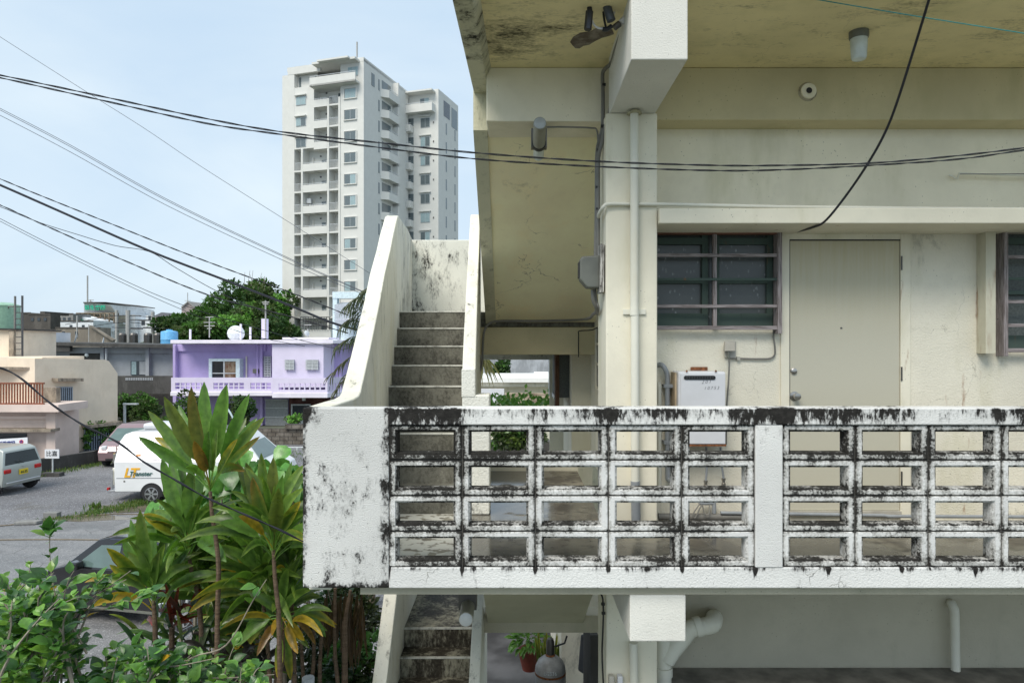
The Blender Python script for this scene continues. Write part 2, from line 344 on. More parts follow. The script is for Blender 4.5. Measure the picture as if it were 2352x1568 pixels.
M['rust'] = simple('rust', (.20, .075, .03), .9, var=.5, vs=40, bump=.4)
M['ink'] = simple('ink', (.03, .03, .03), .7)
M['teal'] = simple('teal_line', (.02, .25, .25), .5)
M['globe'] = simple('milk_glass', (.62, .68, .68), .18)
M['darkglass'] = glassy('dark_glass')
def patternglass():
    b = NB('patterned_glass'); p = b.pos(); v = b.voro(b.map(p, (1, 1, .55)), 34); g = b.rng(v, .12, .3, 1., 0.); sp = b.rng(b.noise(p, 9, 3), .42, .6)
    c = b.mix(b.ma('MULTIPLY', b.ma('MULTIPLY', g, sp), .5), b.mix(b.noise(p, 4, 3), (.055, .062, .062), (.10, .11, .108)), (.34, .36, .36)); return b.fin(c, .22, 0, .4)
M['pglass'] = patternglass()
M['screen'] = simple('insect_screen', (.10, .115, .11), .6, vs=60, var=.25)
# ---------------- the concrete apartment house (near building) ----------------
B = thing('apartment_house', 'weathered white concrete apartment house with open walkway and outside stairs filling the right side', 'building', (1.0, 5.5, 0))
YF = 3.70; YB = 3.80
XL = -1.156
zt = Z(-.345); zb = Z(-1.321); zp1 = Z(-.4365); zp0 = zp1-.193*4
XR = 5.72
par = MB().box(PX(893, YF)-.001, XR, YF-.012, YB+.012, zp1, zt).build('parapet', M['rail'], B, bevel=.006)
par['label'] = 'white balcony parapet rail streaked with black mould'
XA = PX(893, YF); XP = XA+.397*5; XQ = XP+.148
MB().prism([(XL, YF, zb), (XA, YF, zb), (XA, YF, zt-.001), (XL, YF, zt-.001)], (0, .10, 0)).build('end_panel', M['rail_end'], par, bevel=.006)
MB().box(XA+.001, XR, YF-.004, YB+.004, zb, zp0).build('base_beam', M['rail_base'], par, bevel=.006)
MB().box(XP, XQ, YF-.008, YB+.008, zp0+.0005, zp1-.0005).build('pier', M['pier'], par, bevel=.005)
MB().box(XQ+.397*5, XQ+.397*5+.148, YF-.008, YB+.008, zp0+.0005, zp1-.0005).build('pier', M['pier'], par, bevel=.005)
PW, PH = .397, .193
def lattice_block():
    b = MB(); w, h = PW/2-.003, PH/2-.003
    def ring(a, c, y): return [(-a, y, -c), (a, y, -c), (a, y, c), (-a, y, c)]
    a1, c1 = w-.031, h-.0238; a2, c2 = a1-.004, c1-.004; a3, c3 = a2-.006, c2-.006
    d0, d1 = 0, .096
    rings = [ring(w-.004, h-.004, d0), ring(a1, c1, d0), ring(a2, c2, .009), ring(a3, c3, .0095), ring(a3-.004, c3-.004, .02), ring(a3-.004, c3-.004, .076), ring(a3, c3, .0865), ring(a2, c2, .087), ring(a1, c1, d1), ring(w-.004, h-.004, d1), ring(w, h, d1-.004), ring(w, h, .004)]
    rings.append(rings[0]); b.loft(rings, cap=False)
    return b
lb = lattice_block(); lb_o = None
for (x0, n) in ((XA, 5), (XQ, 5), (XQ+.397*5+.148, 5)):
    for i in range(n):
        for j in range(4):
            if lb_o is None:
                me = bpy.data.meshes.new('lattice_block'); me.from_pydata(lb.v, [], lb.f); me.materials.append(M['lattice'])
                lb_o = bpy.data.objects.new('lattice_block', me); o = lb_o
            else: o = lb_o.copy()
            COL.objects.link(o); o.parent = par
            o.location = Vector((x0+PW*(i+.5), YF+.002+random.uniform(-.0015, .0015), zp0+PH*(j+.5)))-ORG[B.name]
            o.rotation_euler = (0, random.uniform(-.006, .006), 0); o['group'] = 'openwork blocks of the balcony parapet'
mo = MB()
for (x0, n) in ((XA, 5), (XQ, 5), (XQ+.397*5+.148, 5)):
    for i in range(n+1): mo.box(x0+PW*i-.0045, x0+PW*i+.0045, YF+.010, YF+.090, zp0+.001, zp1-.001)
    for j in range(5): mo.box(x0+.001, x0+PW*n-.001, YF+.0115, YF+.0885, zp0+PH*j-.0045, zp0+PH*j+.0045)
mo.build('mortar', M['mortar'], par)
# left return of the parapet, then the curved stair parapet
def sweep_wall(b, pts, t, zbot):   # pts (Xouter, Y, ztop); wall thickness t to +x ; zbot function/const
    rings = []
    for (x, y, z) in pts:
        q = zbot(y) if callable(zbot) else zbot
        rings.append([(x, y, q), (x+t, y, q), (x+t, y, z), (x, y, z)])
    return b.loft(rings)
Lp = [(XL+.0, 3.801, zt), (XL, 4.1, zt), (-1.15, 4.30, zt+.0), (-1.152, 4.45, Z(-.335)), (-1.162, 4.55, Z(-.315)), (-1.168, 4.62, Z(-.27)), (-1.172, 4.68, Z(-.235)), (-1.195, 5.0, Z(-.03)), (-1.233, 5.54, Z(.343)), (-1.262, 5.9, Z(.61)), (-1.287, 6.3, Z(.87)), (-1.312, 6.6, Z(1.07)), (-1.337, 6.97, Z(1.30)), (-1.345, 7.08, Z(1.33)), (-1.39, 8.0, Z(1.335)), (-1.452, 8.7, Z(1.34))]
def nose(y): return Z(-1.28)+max(0, .72*(y-5.15))
sweep_wall(MB(), Lp, .13, lambda y: Z(-1.37) if y < 5.1 else min(nose(y)-.25, Z(.1))).build('stair_parapet', M['stairwall'], B, bevel=.012, seg=3, label='curved white stair parapet rising on the left of the steps')
# steps
def Xin(y): return -1.129-.071*(y-5.9) if y > 4.9 else -1.03
st = MB(); r_, g_ = .18, .25; n_ = 9
for i in range(n_):
    y0 = 5.15+g_*i; z1 = Z(-1.28+r_*(i+1)); z0 = z1-r_
    xr = -.39-.034*(y0-5.15)
    y1 = y0+g_ if i < n_-1 else 8.75
    zz = Z(-1.5) if i == 0 else z0-.2
    st.prism([(Xin(y0)-.05, y0, zz), (xr, y0, zz), (xr, y0, z1), (Xin(y0)-.05, y0, z1)], (0, y1-y0-.001 if i == n_-1 else y1-y0+.06, 0))
# landing extension to the right
st.box(-.52, 1.0, 7.2, 8.74, Z(.18), Z(.339))
stair = st.build('staircase', M['step'], B, bevel=.008)
ns = MB()
for i in range(n_):
    y0 = 5.15+g_*i; z1 = Z(-1.28+r_*(i+1)); xr = -.40-.034*(y0-5.15)
    ns.box(Xin(y0)-.04, xr, y0-.006, y0+.02, z1-.010, z1+.004)
ns.build('step_nosing', M['nosing'], stair, bevel=.004)
MB().box(-1.45, 1.1, 8.72, 8.84, Z(-.2), Z(1.33)).build('landing_wall', M['stairback'], B, bevel=.01)
# right parapet of first flight
Rp = [(-.404, 5.15, Z(-.19)), (-.405, 5.2, Z(-.10)), (-.41, 5.4, Z(.12)), (-.428, 5.9, Z(.52)), (-.447, 6.45, Z(.93)), (-.4665, 7.0, Z(1.32)), (-.47, 7.1, Z(1.345)), (-.47, 7.2, Z(1.345))]
sweep_wall(MB(), Rp, .10, lambda y: nose(y)-.45).build('stair_parapet', M['stairwall'], B, bevel=.01, seg=3, label='narrow white stair parapet on the right of the steps')
MB().box(-.404, -.197, 5.12, 5.34, Z(-1.28), Z(-.381)).build('newel_post', M['stairfront'], B, bevel=.012, seg=3)
MB().box(-.408, -.304, 5.116, 5.2, Z(-.40), Z(-.185)).build('newel_top', M['stairfront'], B, bevel=.008)
# return flight above (its sloped underside), stringer, beams
zf = lambda y: Z(1.545-.65*(y-5.12))
rf = MB(); rings = []
for k in range(13):
    y = 5.10+2.05*k/12; s_ = .012*math.sin(k*1.7)
    rings.append([(-.22, y, zf(y)+s_), (.12, y, zf(y)-.012+s_), (.55, y, zf(y)+.006), (1.05, y, zf(y)), (1.05, y, zf(y)+.16), (-.22, y, zf(y)+.16)])
rf.loft(rings).build('return_flight', M['flight'], B, smooth=True, label='sloping olive underside of the upper stair flight')
sg = MB(); rings = []
for k in range(13):
    y = 5.04+2.1*k/12; x = -.315
    rings.append([(x, y, zf(y)-.02), (x+.105, y, zf(y)-.02), (x+.105, y, zf(y)+1.1), (x, y, zf(y)+1.1)])
sg.loft(rings).build('stringer_wall', M['edge'], B)
MB().box(-.205, .943, 4.74, 5.12, Z(1.545), Z(1.9195)).build('stair_beam', M['upper'], B, bevel=.008)
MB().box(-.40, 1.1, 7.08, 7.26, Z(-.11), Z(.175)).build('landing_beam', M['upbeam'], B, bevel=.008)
MB().box(-.47, -.37, 7.0, 7.26, Z(-.55), Z(.18)).build('beam_end', M['upper'], B)
# upper slab with lip
MB().box(-.20, XR, 3.72, 5.6, Z(1.92), Z(2.08)).build('ceiling_slab', M['soffit'], B)
MB().prism([(-.345, 3.6, Z(1.85)), (-.235, 3.6, Z(1.85)), (-.20, 3.6, Z(1.922)), (-.20, 3.6, Z(2.09)), (-.345, 3.6, Z(2.09))], (.035, 1.46, 0)).build('slab_edge', M['edge'], B, bevel=.008)
# spalled patch on the ceiling
pts = [(1310, 98), (1318, 86), (1335, 78), (1358, 74), (1372, 66), (1392, 65), (1408, 70), (1412, 78), (1400, 84), (1384, 88), (1368, 96), (1352, 102), (1340, 106), (1333, 113), (1322, 112), (1314, 106)]
def onz(x, y, z): D = (z-H)*F/(CY-y); return Vector((PX(x, D), D, z))
def spallmat():
    b = NB('bare_concrete'); n = b.noise(b.pos(), 16, 6, .6); c = b.mix(b.rng(n, .35, .65), (.13, .10, .075), (.27, .235, .19)); b.bump(n, .8, .01); return b.fin(c, .9)
M['spall'] = spallmat()
MB().prism([onz(x+random.uniform(-2, 2), y+random.uniform(-1.5, 1.5), Z(1.9165)) for x, y in pts], (0, 0, .003)).build('spalled_patch', M['spall'], B)
# cantilever beams at the column
MB().box(.625, .932, 3.70, 4.60, Z(1.54), Z(2.25)).build('cantilever_beam', M['beamwhite'], B, bevel=.006)
MB().box(.625, .932, 3.745, 4.60, Z(-1.63), Z(-1.376)).build('cantilever_beam', M['beamwhite'], B, bevel=.006)
MB().box(.60, .943, 4.55, 4.99, Z(-1.28), Z(1.5395)).build('column', M['creamsmooth'], B, bevel=.01)
MB().box(.60, .943, 4.55, 4.99, 0.02, Z(-1.376)).build('column', M['creamsmooth'], B, bevel=.01)
# walls, beam, canopy, slab
DX0, DX1 = PX(1812, 4.95), PX(2065, 4.95)
wx = MB()
WY = 4.95
Wz0, Wz1 = PZ(757, WY), PZ(532, WY)
WX0, WX1 = .944, PX(1785, WY)
Vx0, Vx1 = PX(2288, WY), PX(2620, WY); Vz0, Vz1 = PZ(808, WY), PZ(532, WY)
Dz0, Dz1 = PZ(1172, WY), PZ(551, WY)
wallt = .14
def wallpiece(x0, x1, z0, z1): wx.box(x0, x1, WY, WY+wallt, z0, z1)
wallpiece(.944, WX1, Z(-1.28), Wz0); wallpiece(WX1, DX0, Z(-1.28), Wz1); wallpiece(DX0, DX1, Dz1, Wz1); wallpiece(DX1, Vx0, Z(-1.28), Wz1); wallpiece(Vx0, XR, Z(-1.28), Vz0); wallpiece(Vx1, XR, Vz0, Vz1); wallpiece(DX0, DX1, Z(-1.28), Dz0)
wx.build('wall', M['cream'], B)
MB().box(.944, XR, WY+.001, WY+wallt, Wz1, Z(1.60)).build('upper_wall', M['upper'], B)
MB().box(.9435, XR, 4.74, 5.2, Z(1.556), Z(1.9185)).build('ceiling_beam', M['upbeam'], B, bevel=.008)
MB().box(.946, XR, 4.50, 4.9505, Z(.795), Z(.895)).build('window_canopy', M['creamsmooth'], B, bevel=.006, label='long concrete canopy over the door and windows')
MB().box(-1.14, XR, 3.79, 5.16, Z(-1.32), Z(-1.28)).build('walkway_floor', M['floor'], B)
MB().box(PX(828, 3.76), XR, 3.755, 5.16, Z(-1.375), Z(-1.3205)).build('slab_soffit', M['lowwall_shaded'], B)
MB().box(-.40, .62, 5.14, 6.9, Z(-1.375), Z(-1.281)).build('passage_slab', M['floor'], B)
MB().box(-.30, .63, 6.9, 7.0, Z(-1.40), Z(-1.15)).build('passage_curb', M['creamsmooth'], B)
# lower storey
MB().box(.944, XR, 4.95, 5.1, 1.5, Z(-1.376)).build('lower_wall', M['lowwall_shaded'], B)
MB().box(.95, XR, 4.42, 4.949, 2.2, Z(-2.34)).build('lower_ledge', simple('dark_ledge_concrete', (.17, .16, .14), .85, vs=6, var=.35, bump=.3), B, bevel=.01)
MB().box(-.33, .95, 6.3, 6.5, Z(-2.66), Z(-2.50)).build('lower_beam', M['lowwall_shaded'], B)
rf2 = MB(); rings = []
for k in range(5):
    y = 4.6+1.9*k/4; z = Z(-1.378-.70*(y-4.6)); rings.append([(-.26, y, z), (.62, y, z), (.62, y, z+.12 if z+.12 < Z(-1.378) else Z(-1.3775)), (-.26, y, z+.12 if z+.12 < Z(-1.378) else Z(-1.3775))])
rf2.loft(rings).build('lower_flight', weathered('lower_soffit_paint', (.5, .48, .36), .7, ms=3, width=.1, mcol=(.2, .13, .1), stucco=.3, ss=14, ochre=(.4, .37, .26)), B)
# lower steps + parapets
ls = MB()
for k in range(8):
    y0 = 6.64-.23*k; z1 = Z(-2.76-.18*k); y1 = y0+.25 if k else 8.4
    ls.box(-1.09-.02*k*.0, -.38, y0, y1, z1-.4, z1)
lst = ls.build('lower_staircase', weathered('lower_step_concrete', (.42, .40, .31), .395, mcol=(.03, .026, .02), ms=4.5, width=.1, stucco=.4, ss=50, fine=.35, rough=.5), B, bevel=.008)
nl = MB()
for k in range(8): nl.box(-1.09, -.38, 6.636-.23*k, 6.66-.23*k, Z(-2.77-.18*k), Z(-2.757-.18*k))
nl.build('step_nosing', M['nosing'], lst)
sweep_wall(MB(), [(-1.21, 4.6, Z(-4.05)), (-1.21, 5.4, Z(-3.23)), (-1.21, 5.87, Z(-2.71)), (-1.21, 6.26, Z(-2.28)), (-1.21, 7.0, Z(-1.5)), (-1.21, 8.3, Z(-1.5))], .12, lambda y: Z(-4.6)).build('lower_stair_parapet', M['stairwall'], B, bevel=.01)
sweep_wall(MB(), [(-.385, 4.6, Z(-3.6)), (-.385, 5.56, Z(-2.76)), (-.385, 6.5, Z(-2.1)), (-.385, 7.0, Z(-1.6))], .09, lambda y: Z(-4.6)).build('lower_stair_parapet', M['stairwall'], B, bevel=.01)
# rear wing seen down the passage
MB().box(.83, .95, 5.0, 7.6, Z(-1.28), Z(1.6)).build('side_wall', M['creamsmooth'], B)
MB().box(.60, 3.0, 9.0, 12.0, 0, Z(.9)).build('rear_wing', M['cream'], B)
sw = MB().box(.815, .832, 5.95, 6.9, Z(-.42), Z(.16)).build('side_window', M['pglass'], B)
fr = MB()
for y in (5.95, 6.42, 6.9): fr.box(.80, .835, y-.015, y+.015, Z(-.45), Z(.18))
for z in (-.45, -.2, .0, .17): fr.box(.802, .836, 5.93, 6.92, Z(z)-.01, Z(z)+.012)
fr.build('window_frame', M['creamsmooth'], sw)
rwn = MB().box(.48, .62, 7.9, 9.4, Z(-.62), Z(-.1)).build('rear_window', M['screen'], B)
f2 = MB(); f2.box(.455, .50, 7.86, 8.08, Z(-.75), Z(-.1)); f2.build('wood_post', wood('dark_brown_post', (.08, .04, .025), (.16, .085, .055), (30, 30, 2)), rwn)
f3 = MB(); f3.box(.452, .49, 9.3, 9.5, Z(-.7), Z(-.1)); f3.box(.47, .5, 8.1, 9.4, Z(-.68), Z(-.63)); f3.box(.47, .482, 8.7, 8.74, Z(-.63), Z(-.1)); f3.build('window_frame', M['heater'], rwn)
MB().box(.62, .85, 7.6, 9.02, Z(-2.6), Z(.9)).build('rear_side_wall', M['creamsmooth'], B)
# ---- window 1
def window(x0, x1, z0, z1, panes, bars, mids, leftpost=False, glass='pglass'):
    w = MB().box(x0, x1, WY+.05, WY+.06, z0, z1).build('window', M[glass], B)
    s = MB(); n = panes; pw = (x1-x0)/n
    for k in range(n):
        a, b_ = x0+pw*k+.02, x0+pw*(k+1)-.02; yy = WY+.015+.012*(k % 2)
        for (u0, u1) in ((a, a+.045), (b_-.045, b_)): s.box(u0, u1, yy, yy+.03, z0+.02, z1-.02)
        for zz, hh in ((z0+.02, .10), (z1-.09, .05), ((z0+z1)/2-.02, .03)): s.box(a+.001, b_-.001, yy-.001, yy+.029, zz, zz+hh)
    s.build('sash', M['green'], w, bevel=.003)
    f = MB()
    f.box(x0, x1, 4.875, 4.91, z0-.002, z0+.026); f.box(x0+.001, x1-.001, 4.88, 4.93, z1-.02, z1+.006)
    for q in bars: f.box(x0+.001, x1-.001, 4.878, 4.90, q-.012, q+.012)
    f.build('grille_bar', M['woodh'], w, bevel=.003)
    g = MB().box(x0, x1, 4.882, 4.902, mids-.009, mids+.009); g.build('green_bar', M['green'], w)
    v = MB(); v.box(x1-.028, x1+.004, 4.865, 4.95, z0-.03, z1+.004) if not leftpost else v.box(x0-.004, x0+.028, 4.865, 4.95, z0-.03, z1+.004)
    if not leftpost: MB().box((x0+x1)/2-.004, (x0+x1)/2+.022, 4.892, 4.93, z0+.02, z1-.01).build('grille_post', M['woodv'], w, bevel=.003)
    v.build('grille_post', M['woodv'], w, bevel=.003); return w
w1 = window(WX0, WX1, Wz0, Wz1, 2, (PZ(586, 4.88), PZ(703, 4.88)), PZ(641, 4.88)); w1['label'] = 'dark frosted window with weathered wooden grille between column and door'
MB().box(WX0, WX1-.03, 4.874, 4.93, Wz1-.028, Wz1-.006).build('top_bar', M['woodred'], w1)
w2 = window(Vx0, Vx1, Vz0, Vz1, 1, (PZ(590, 4.88), PZ(693, 4.88), PZ(747, 4.88)), PZ(640, 4.88), True, 'screen'); w2['label'] = 'dark screened window with wooden grille at the right edge'
MB().box(PX(2260, 4.87), PX(2283, 4.87), 4.85, 4.95, PZ(812, 4.87), PZ(534, 4.87)).build('side_board', weathered('cream_board_paint', (.60, .57, .45), .8, stucco=0, rust=1.6, ms=5), w2, bevel=.003)
# ---- door
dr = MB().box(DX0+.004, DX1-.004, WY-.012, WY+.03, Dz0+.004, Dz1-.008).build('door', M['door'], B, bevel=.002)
df = MB(); fx0 = PX(1793, 4.94); fx1 = PX(2090, 4.94)
df.box(fx0, DX0-.002, WY-.018, WY+.01, Z(-1.27), Dz1+.045); df.box(DX1+.002, fx1, WY-.018, WY+.01, Z(-1.27), Dz1+.045); df.box(DX0-.002, DX1+.002, WY-.017, WY+.01, Dz1+.002, Dz1+.045)
df.build('door_frame', M['creamsmooth'], dr, bevel=.003)
ds = MB().box(DX0-.002, DX1+.002, WY-.03, WY+.02, Dz0-.03, Dz0+.002).build('door_sill', M['beigebox'], dr)
dg = MB(); dg.box(DX0-.004, DX1+.004, WY-.0125, WY+.02, Dz1-.0075, Dz1+.0015); dg.box(DX0-.0015, DX0+.0035, WY-.013, WY+.02, Dz0, Dz1); dg.build('door_gap', M['black'], dr)
kx, kz = PX(1829, 4.9), PZ(910, 4.9)
MB().lathe((kx, WY-.012, kz), [(.034, 0), (.034, .006), (.014, .012), (.013, .03), (.022, .036), (.025, .05), (.024, .066), (.012, .069)], 20, (0, -1, 0)).build('door_knob', M['metal'], dr, smooth=True)
MB().lathe((PX(1825, 4.92), WY-.012, PZ(852, 4.92)), [(.023, 0), (.022, .012), (.016, .016), (.004, .017)], 20, (0, -1, 0)).build('deadbolt', M['metal'], dr, smooth=True)
MB().lathe((PX(1935, 4.92), WY-.012, PZ(753, 4.92)), [(.007, 0), (.006, .005)], 12, (0, -1, 0)).build('peephole', M['darkmetal'], dr, smooth=True)
for y in (605, 858, 1097): MB().tube([(PX(2067.5, WY), WY-.02, PZ(y-16, WY)), (PX(2067.5, WY), WY-.02, PZ(y+16, WY))], .006, 8).build('hinge', M['darkmetal'], dr, smooth=True)
# ---- gas water heater
hx0, hx1 = PX(1558, 4.75), PX(1667, 4.75)
hz0, hz1 = PZ(1023, 4.75), PZ(853, 4.75)
ht = thing('water_heater', 'white wall mounted gas water heater with rusty lower edge and handwritten number', 'water heater', ((hx0+hx1)/2, 4.85, hz0))
MB().box(hx0, hx1, 4.75, 4.949, hz0, hz1).build('casing', M['heater'], ht, bevel=.012, seg=3)
MB().box(hx0+.014, hx1-.004, 4.742, 4.7505, hz0+.012, hz1-.012).build('front_cover', M['heater'], ht, bevel=.006)
MB().box(hx0+.012, hx1+.002, 4.746, 4.9, hz0-.004, hz0+.010).build('rusty_edge', M['rust'], ht)
MB().box(hx0-.012, hx0-.0005, 4.80, 4.93, hz0, hz1-.01).build('side_bracket', simple('rusty_cream', (.42, .33, .22), .7, var=.4), ht)
vt = MB(); vx, vz = PX(1607, 4.74), PZ(867, 4.74)
rr = [(vx+.096*sx+.014*math.cos(a), 4.7405, vz+.014*math.sin(a)) for sx, a0 in ((1, -90), (-1, 90)) for a in [R(a0+22.5*k) for k in range(9)]]
vt.prism(rr, (0, -.004, 0)); vt.build('exhaust_slot', M['black'], ht)
gr = MB(); 
for k in range(11): gr.box(vx-.09+.018*k, vx-.088+.018*k, 4.734, 4.7364, vz-.009, vz+.009)
gr.build('slot_grille', M['darkmetal'], ht)
for t, x, y, s in (('201', 1622, 877, .034), ('10753', 1634, 891, .031)):
    text_mb(t, s, P(x, y, 4.7405), (1, 0, .03), (0, 0, 1), .001, shear=.3, bold=-.0007, sx=1.0, sp=1.45).build('handwriting', M['ink'], ht)
br = MB(); br.box(PX(1590, 4.9), PX(1628, 4.9), 4.93, 4.949, PZ(853, 4.9), PZ(843, 4.9)); br.build('mounting_bracket', M['rust'], ht)
for x in (1577, 1644): MB().lathe(P(x, 852, 4.745), [(.007, 0), (.007, .005)], 10, (0, -1, 0)).build('screw', M['rust'], ht)
def pipe(name, label, cat, pts, r, mat, seg=12, group=None, sub=5, straight=False, parent=None, extra=None):
    b = MB().tube(pts if straight else cr_spline(pts, sub), r, seg)
    o = b.build(name, mat, parent, smooth=True)
    if label: tag(o, label, cat, group)
    return o
# hoses under the heater
for k, (xa, xb, ye) in enumerate(((1572, 1565, 1090), (1622, 1621, 1105), (1655, 1662, 1100))):
    pipe('heater_hose', None, None, [P(xa, 1026, 4.85), P(xa+2, 1060, 4.84), P(xb, ye, 4.85)], .008, M['pvcgrey'], parent=ht)
for x, y in ((1621, 1108), (1662, 1103)): MB().lathe(P(x, y+6, 4.85), [(.011, -.03), (.016, -.028), (.016, 0), (.011, .002), (.011, .02), (.015, .022), (.015, .035)], 8).build('pipe_union', M['metal'], ht)
# valve below
vv = thing('water_valve', 'grey pipe valve with loops of cable low on the wall below the heater', 'valve', P(1630, 1180, 4.88))
MB().tube([P(1605, 1155, 4.88), P(1640, 1155, 4.88)], .014, 10).build('valve_body', M['pvcgrey'], vv, smooth=True)
MB().tube([P(1640, 1150, 4.88), P(1640, 1178, 4.88)], .016, 10).build('valve_stem', M['pvcgrey'], vv, smooth=True)
MB().tube(cr_spline([P(1608, 1155, 4.85), P(1592, 1180, 4.83), P(1597, 1188, 4.83), P(1612, 1160, 4.84), P(1618, 1180, 4.83), P(1628, 1180, 4.83), P(1630, 1158, 4.85)]), .005, 6).build('cable_loop', M['conduit'], vv, smooth=True)
tag(MB().tube([P(1512, 1186, 4.88), P(1800, 1187, 4.88)], .026, 12).build('floor_pipe', M['conduit'], smooth=True), 'fat brown grey pipe lying along the wall foot under the heater', 'pipe')
tag(MB().tube([P(1655, 1177, 4.86), P(2030, 1183, 4.86), P(2040, 1185, 4.86), P(2700, 1187, 4.86)], .0125, 10).build('floor_pipe', M['pvcgrey'], smooth=True), 'thin grey pipe running along the wall foot past the door', 'pipe')
# grey elbow drain and cream stub at heater
gp = thing('drain_pipe', 'grey elbowed drain pipe on the wall left of the water heater', 'pipe', P(1532, 1115, 4.88))
MB().tube(cr_spline([P(1512, 838, 4.95), P(1520, 838, 4.90), P(1528, 848, 4.88), P(1533, 865, 4.88), P(1533, 900, 4.88), P(1533, 1000, 4.88), P(1534, 1090, 4.88), P(1536, 1101, 4.87), P(1543, 1104, 4.84)], 4), .018, 12).build('pipe_run', M['pvcgrey'], gp, smooth=True)
for y in (886, 1015): MB().box(PX(1523, 4.9), PX(1545, 4.9), 4.86, 4.949, PZ(y+4, 4.9), PZ(y-4, 4.9)).build('pipe_clamp', M['pvcgrey'], gp, bevel=.003)
tag(MB().tube(cr_spline([P(1514, 880, 4.95), P(1514.5, 884, 4.91), P(1515, 900, 4.90), P(1515, 1000, 4.90), P(1515, 1120, 4.90)], 4), .014, 10).build('drain_pipe', M['pvc'], smooth=True), 'short cream pipe beside the column in the corner of the wall', 'pipe')
# socket box
sb = thing('outlet_box', 'beige weatherproof socket box with hanging plug above the water heater', 'socket', P(1676, 820, 4.93))
MB().box(PX(1664, 4.94), PX(1690, 4.94), 4.93, 4.949, PZ(822, 4.94), PZ(783, 4.94)).build('back_plate', M['beigebox'], sb, bevel=.006, seg=3)
MB().prism([P(1666, 785, 4.93), P(1689, 785, 4.93), P(1690, 806, 4.88), P(1665, 806, 4.88)], (0, .045, -.0)).build('cover', M['beigebox'], sb, bevel=.006, seg=3)
MB().tube([P(1673, 806, 4.9), P(1674, 822, 4.9)], .012, 8).build('plug', M['greybox'], sb, smooth=True)
MB().tube(cr_spline([P(1674, 822, 4.9), P(1675, 840, 4.9), P(1673, 880, 4.9), P(1669, 940, 4.92), P(1668, 1020, 4.93)]), .006, 6).build('cord', M['conduit'], sb, smooth=True)
tag(MB().tube(cr_spline([P(1676, 822, 4.93), P(1696, 823, 4.935), P(1740, 824, 4.935), P(1768, 823, 4.935), P(1779, 815, 4.935), P(1780, 798, 4.935), P(1777, 775, 4.935), P(1777, 757, 4.935)]), .0065, 6).build('wall_cable', M['conduit'], smooth=True), 'grey cable looping from the socket box up to the window corner', 'cable')
tag(MB().box(PX(1692, 4.94), PX(1699, 4.94), 4.925, 4.949, PZ(827, 4.94), PZ(819, 4.94)).build('cable_clip', M['beigebox']), 'small clip holding the cable right of the socket box', 'clip')
# downpipe on column
dp = thing('downpipe', 'long cream drainpipe running down the front of the column', 'drainpipe', P(1457, 1195, 4.52))
MB().tube([P(1457, 259, 4.5), P(1457, 700, 4.505), P(1458, 722, 4.505), P(1459, 1105, 4.51)], .0275, 16).build('pipe_run', M['pvc'], dp, smooth=True)
MB().tube([P(1459, 1104, 4.51), P(1461, 1196, 4.51)], .031, 16).build('lower_pipe', M['pvcgrey'], dp, smooth=True)
MB().lathe(P(1457, 262, 4.5), [(.05, 0), (.045, .012), (.032, .022)], 16).build('collar', weathered('dirty_collar', (.5, .47, .33), .5, ms=20), dp)
b_ = MB(); b_.box(PX(1431, 4.54), PX(1483, 4.54), 4.535, 4.549, PZ(722, 4.54), PZ(710, 4.54)); b_.build('bracket', M['pvc'], dp, bevel=.002)
MB().tube([P(1457, 708, 4.505), P(1457, 724, 4.505)], .0305, 16).build('bracket_ring', M['pvc'], dp, smooth=True)
tag(MB().tube(cr_spline([P(1374, 502, 4.75), P(1376, 492, 4.62), P(1384, 478, 4.53), P(1396, 469, 4.525), P(1440, 468.5, 4.53), P(1520, 469, 4.53)], 5)+[P(1780, 475, 4.53), P(2100, 479, 4.53), P(2700, 483, 4.53)], .0125, 10).build('water_pipe', M['pvc'], smooth=True), 'thin cream pipe bent round the column and lying along the canopy top', 'pipe')
# ceiling lamp
zl = Z(1.92); lx, ly = 2.11, 4.2
cl = thing('ceiling_lamp', 'milky glass jar lamp with grey base on the walkway ceiling', 'lamp', (lx, ly, zl-.18))
MB().lathe((lx, ly, zl), [(.057, 0), (.057, -.035), (.053, -.045)], 24).build('lamp_base', M['greybox'], cl, smooth=True)
MB().lathe((lx, ly, zl-.045), [(.050, 0), (.050, -.02), (.044, -.115), (.038, -.126), (.02, -.132), (.002, -.134)], 24).build('glass_shade', M['globe'], cl, smooth=True)
# vent cap
vc = thing('vent_cap', 'round cream vent cap with dark hole on the beam under the ceiling', 'vent', P(1855, 230, 4.73))
c0 = P(1855, 211, 4.739)
MB().lathe(c0, [(.066, 0), (.056, .012)], 24, (0, -1, 0)).build('surround', weathered('crumbling_plaster', (.42, .38, .28), .55, ms=30), vc)
MB().lathe(c0, [(.054, .013), (.052, .024), (.024, .026), (.021, .024), (.02, .0135)], 24, (0, -1, 0)).build('cap', M['upper'], vc, smooth=True)
MB().lathe(c0, [(.0205, .0262), (.002, .0264)], 20, (0, -1, 0)).build('vent_hole', M['black'], vc)
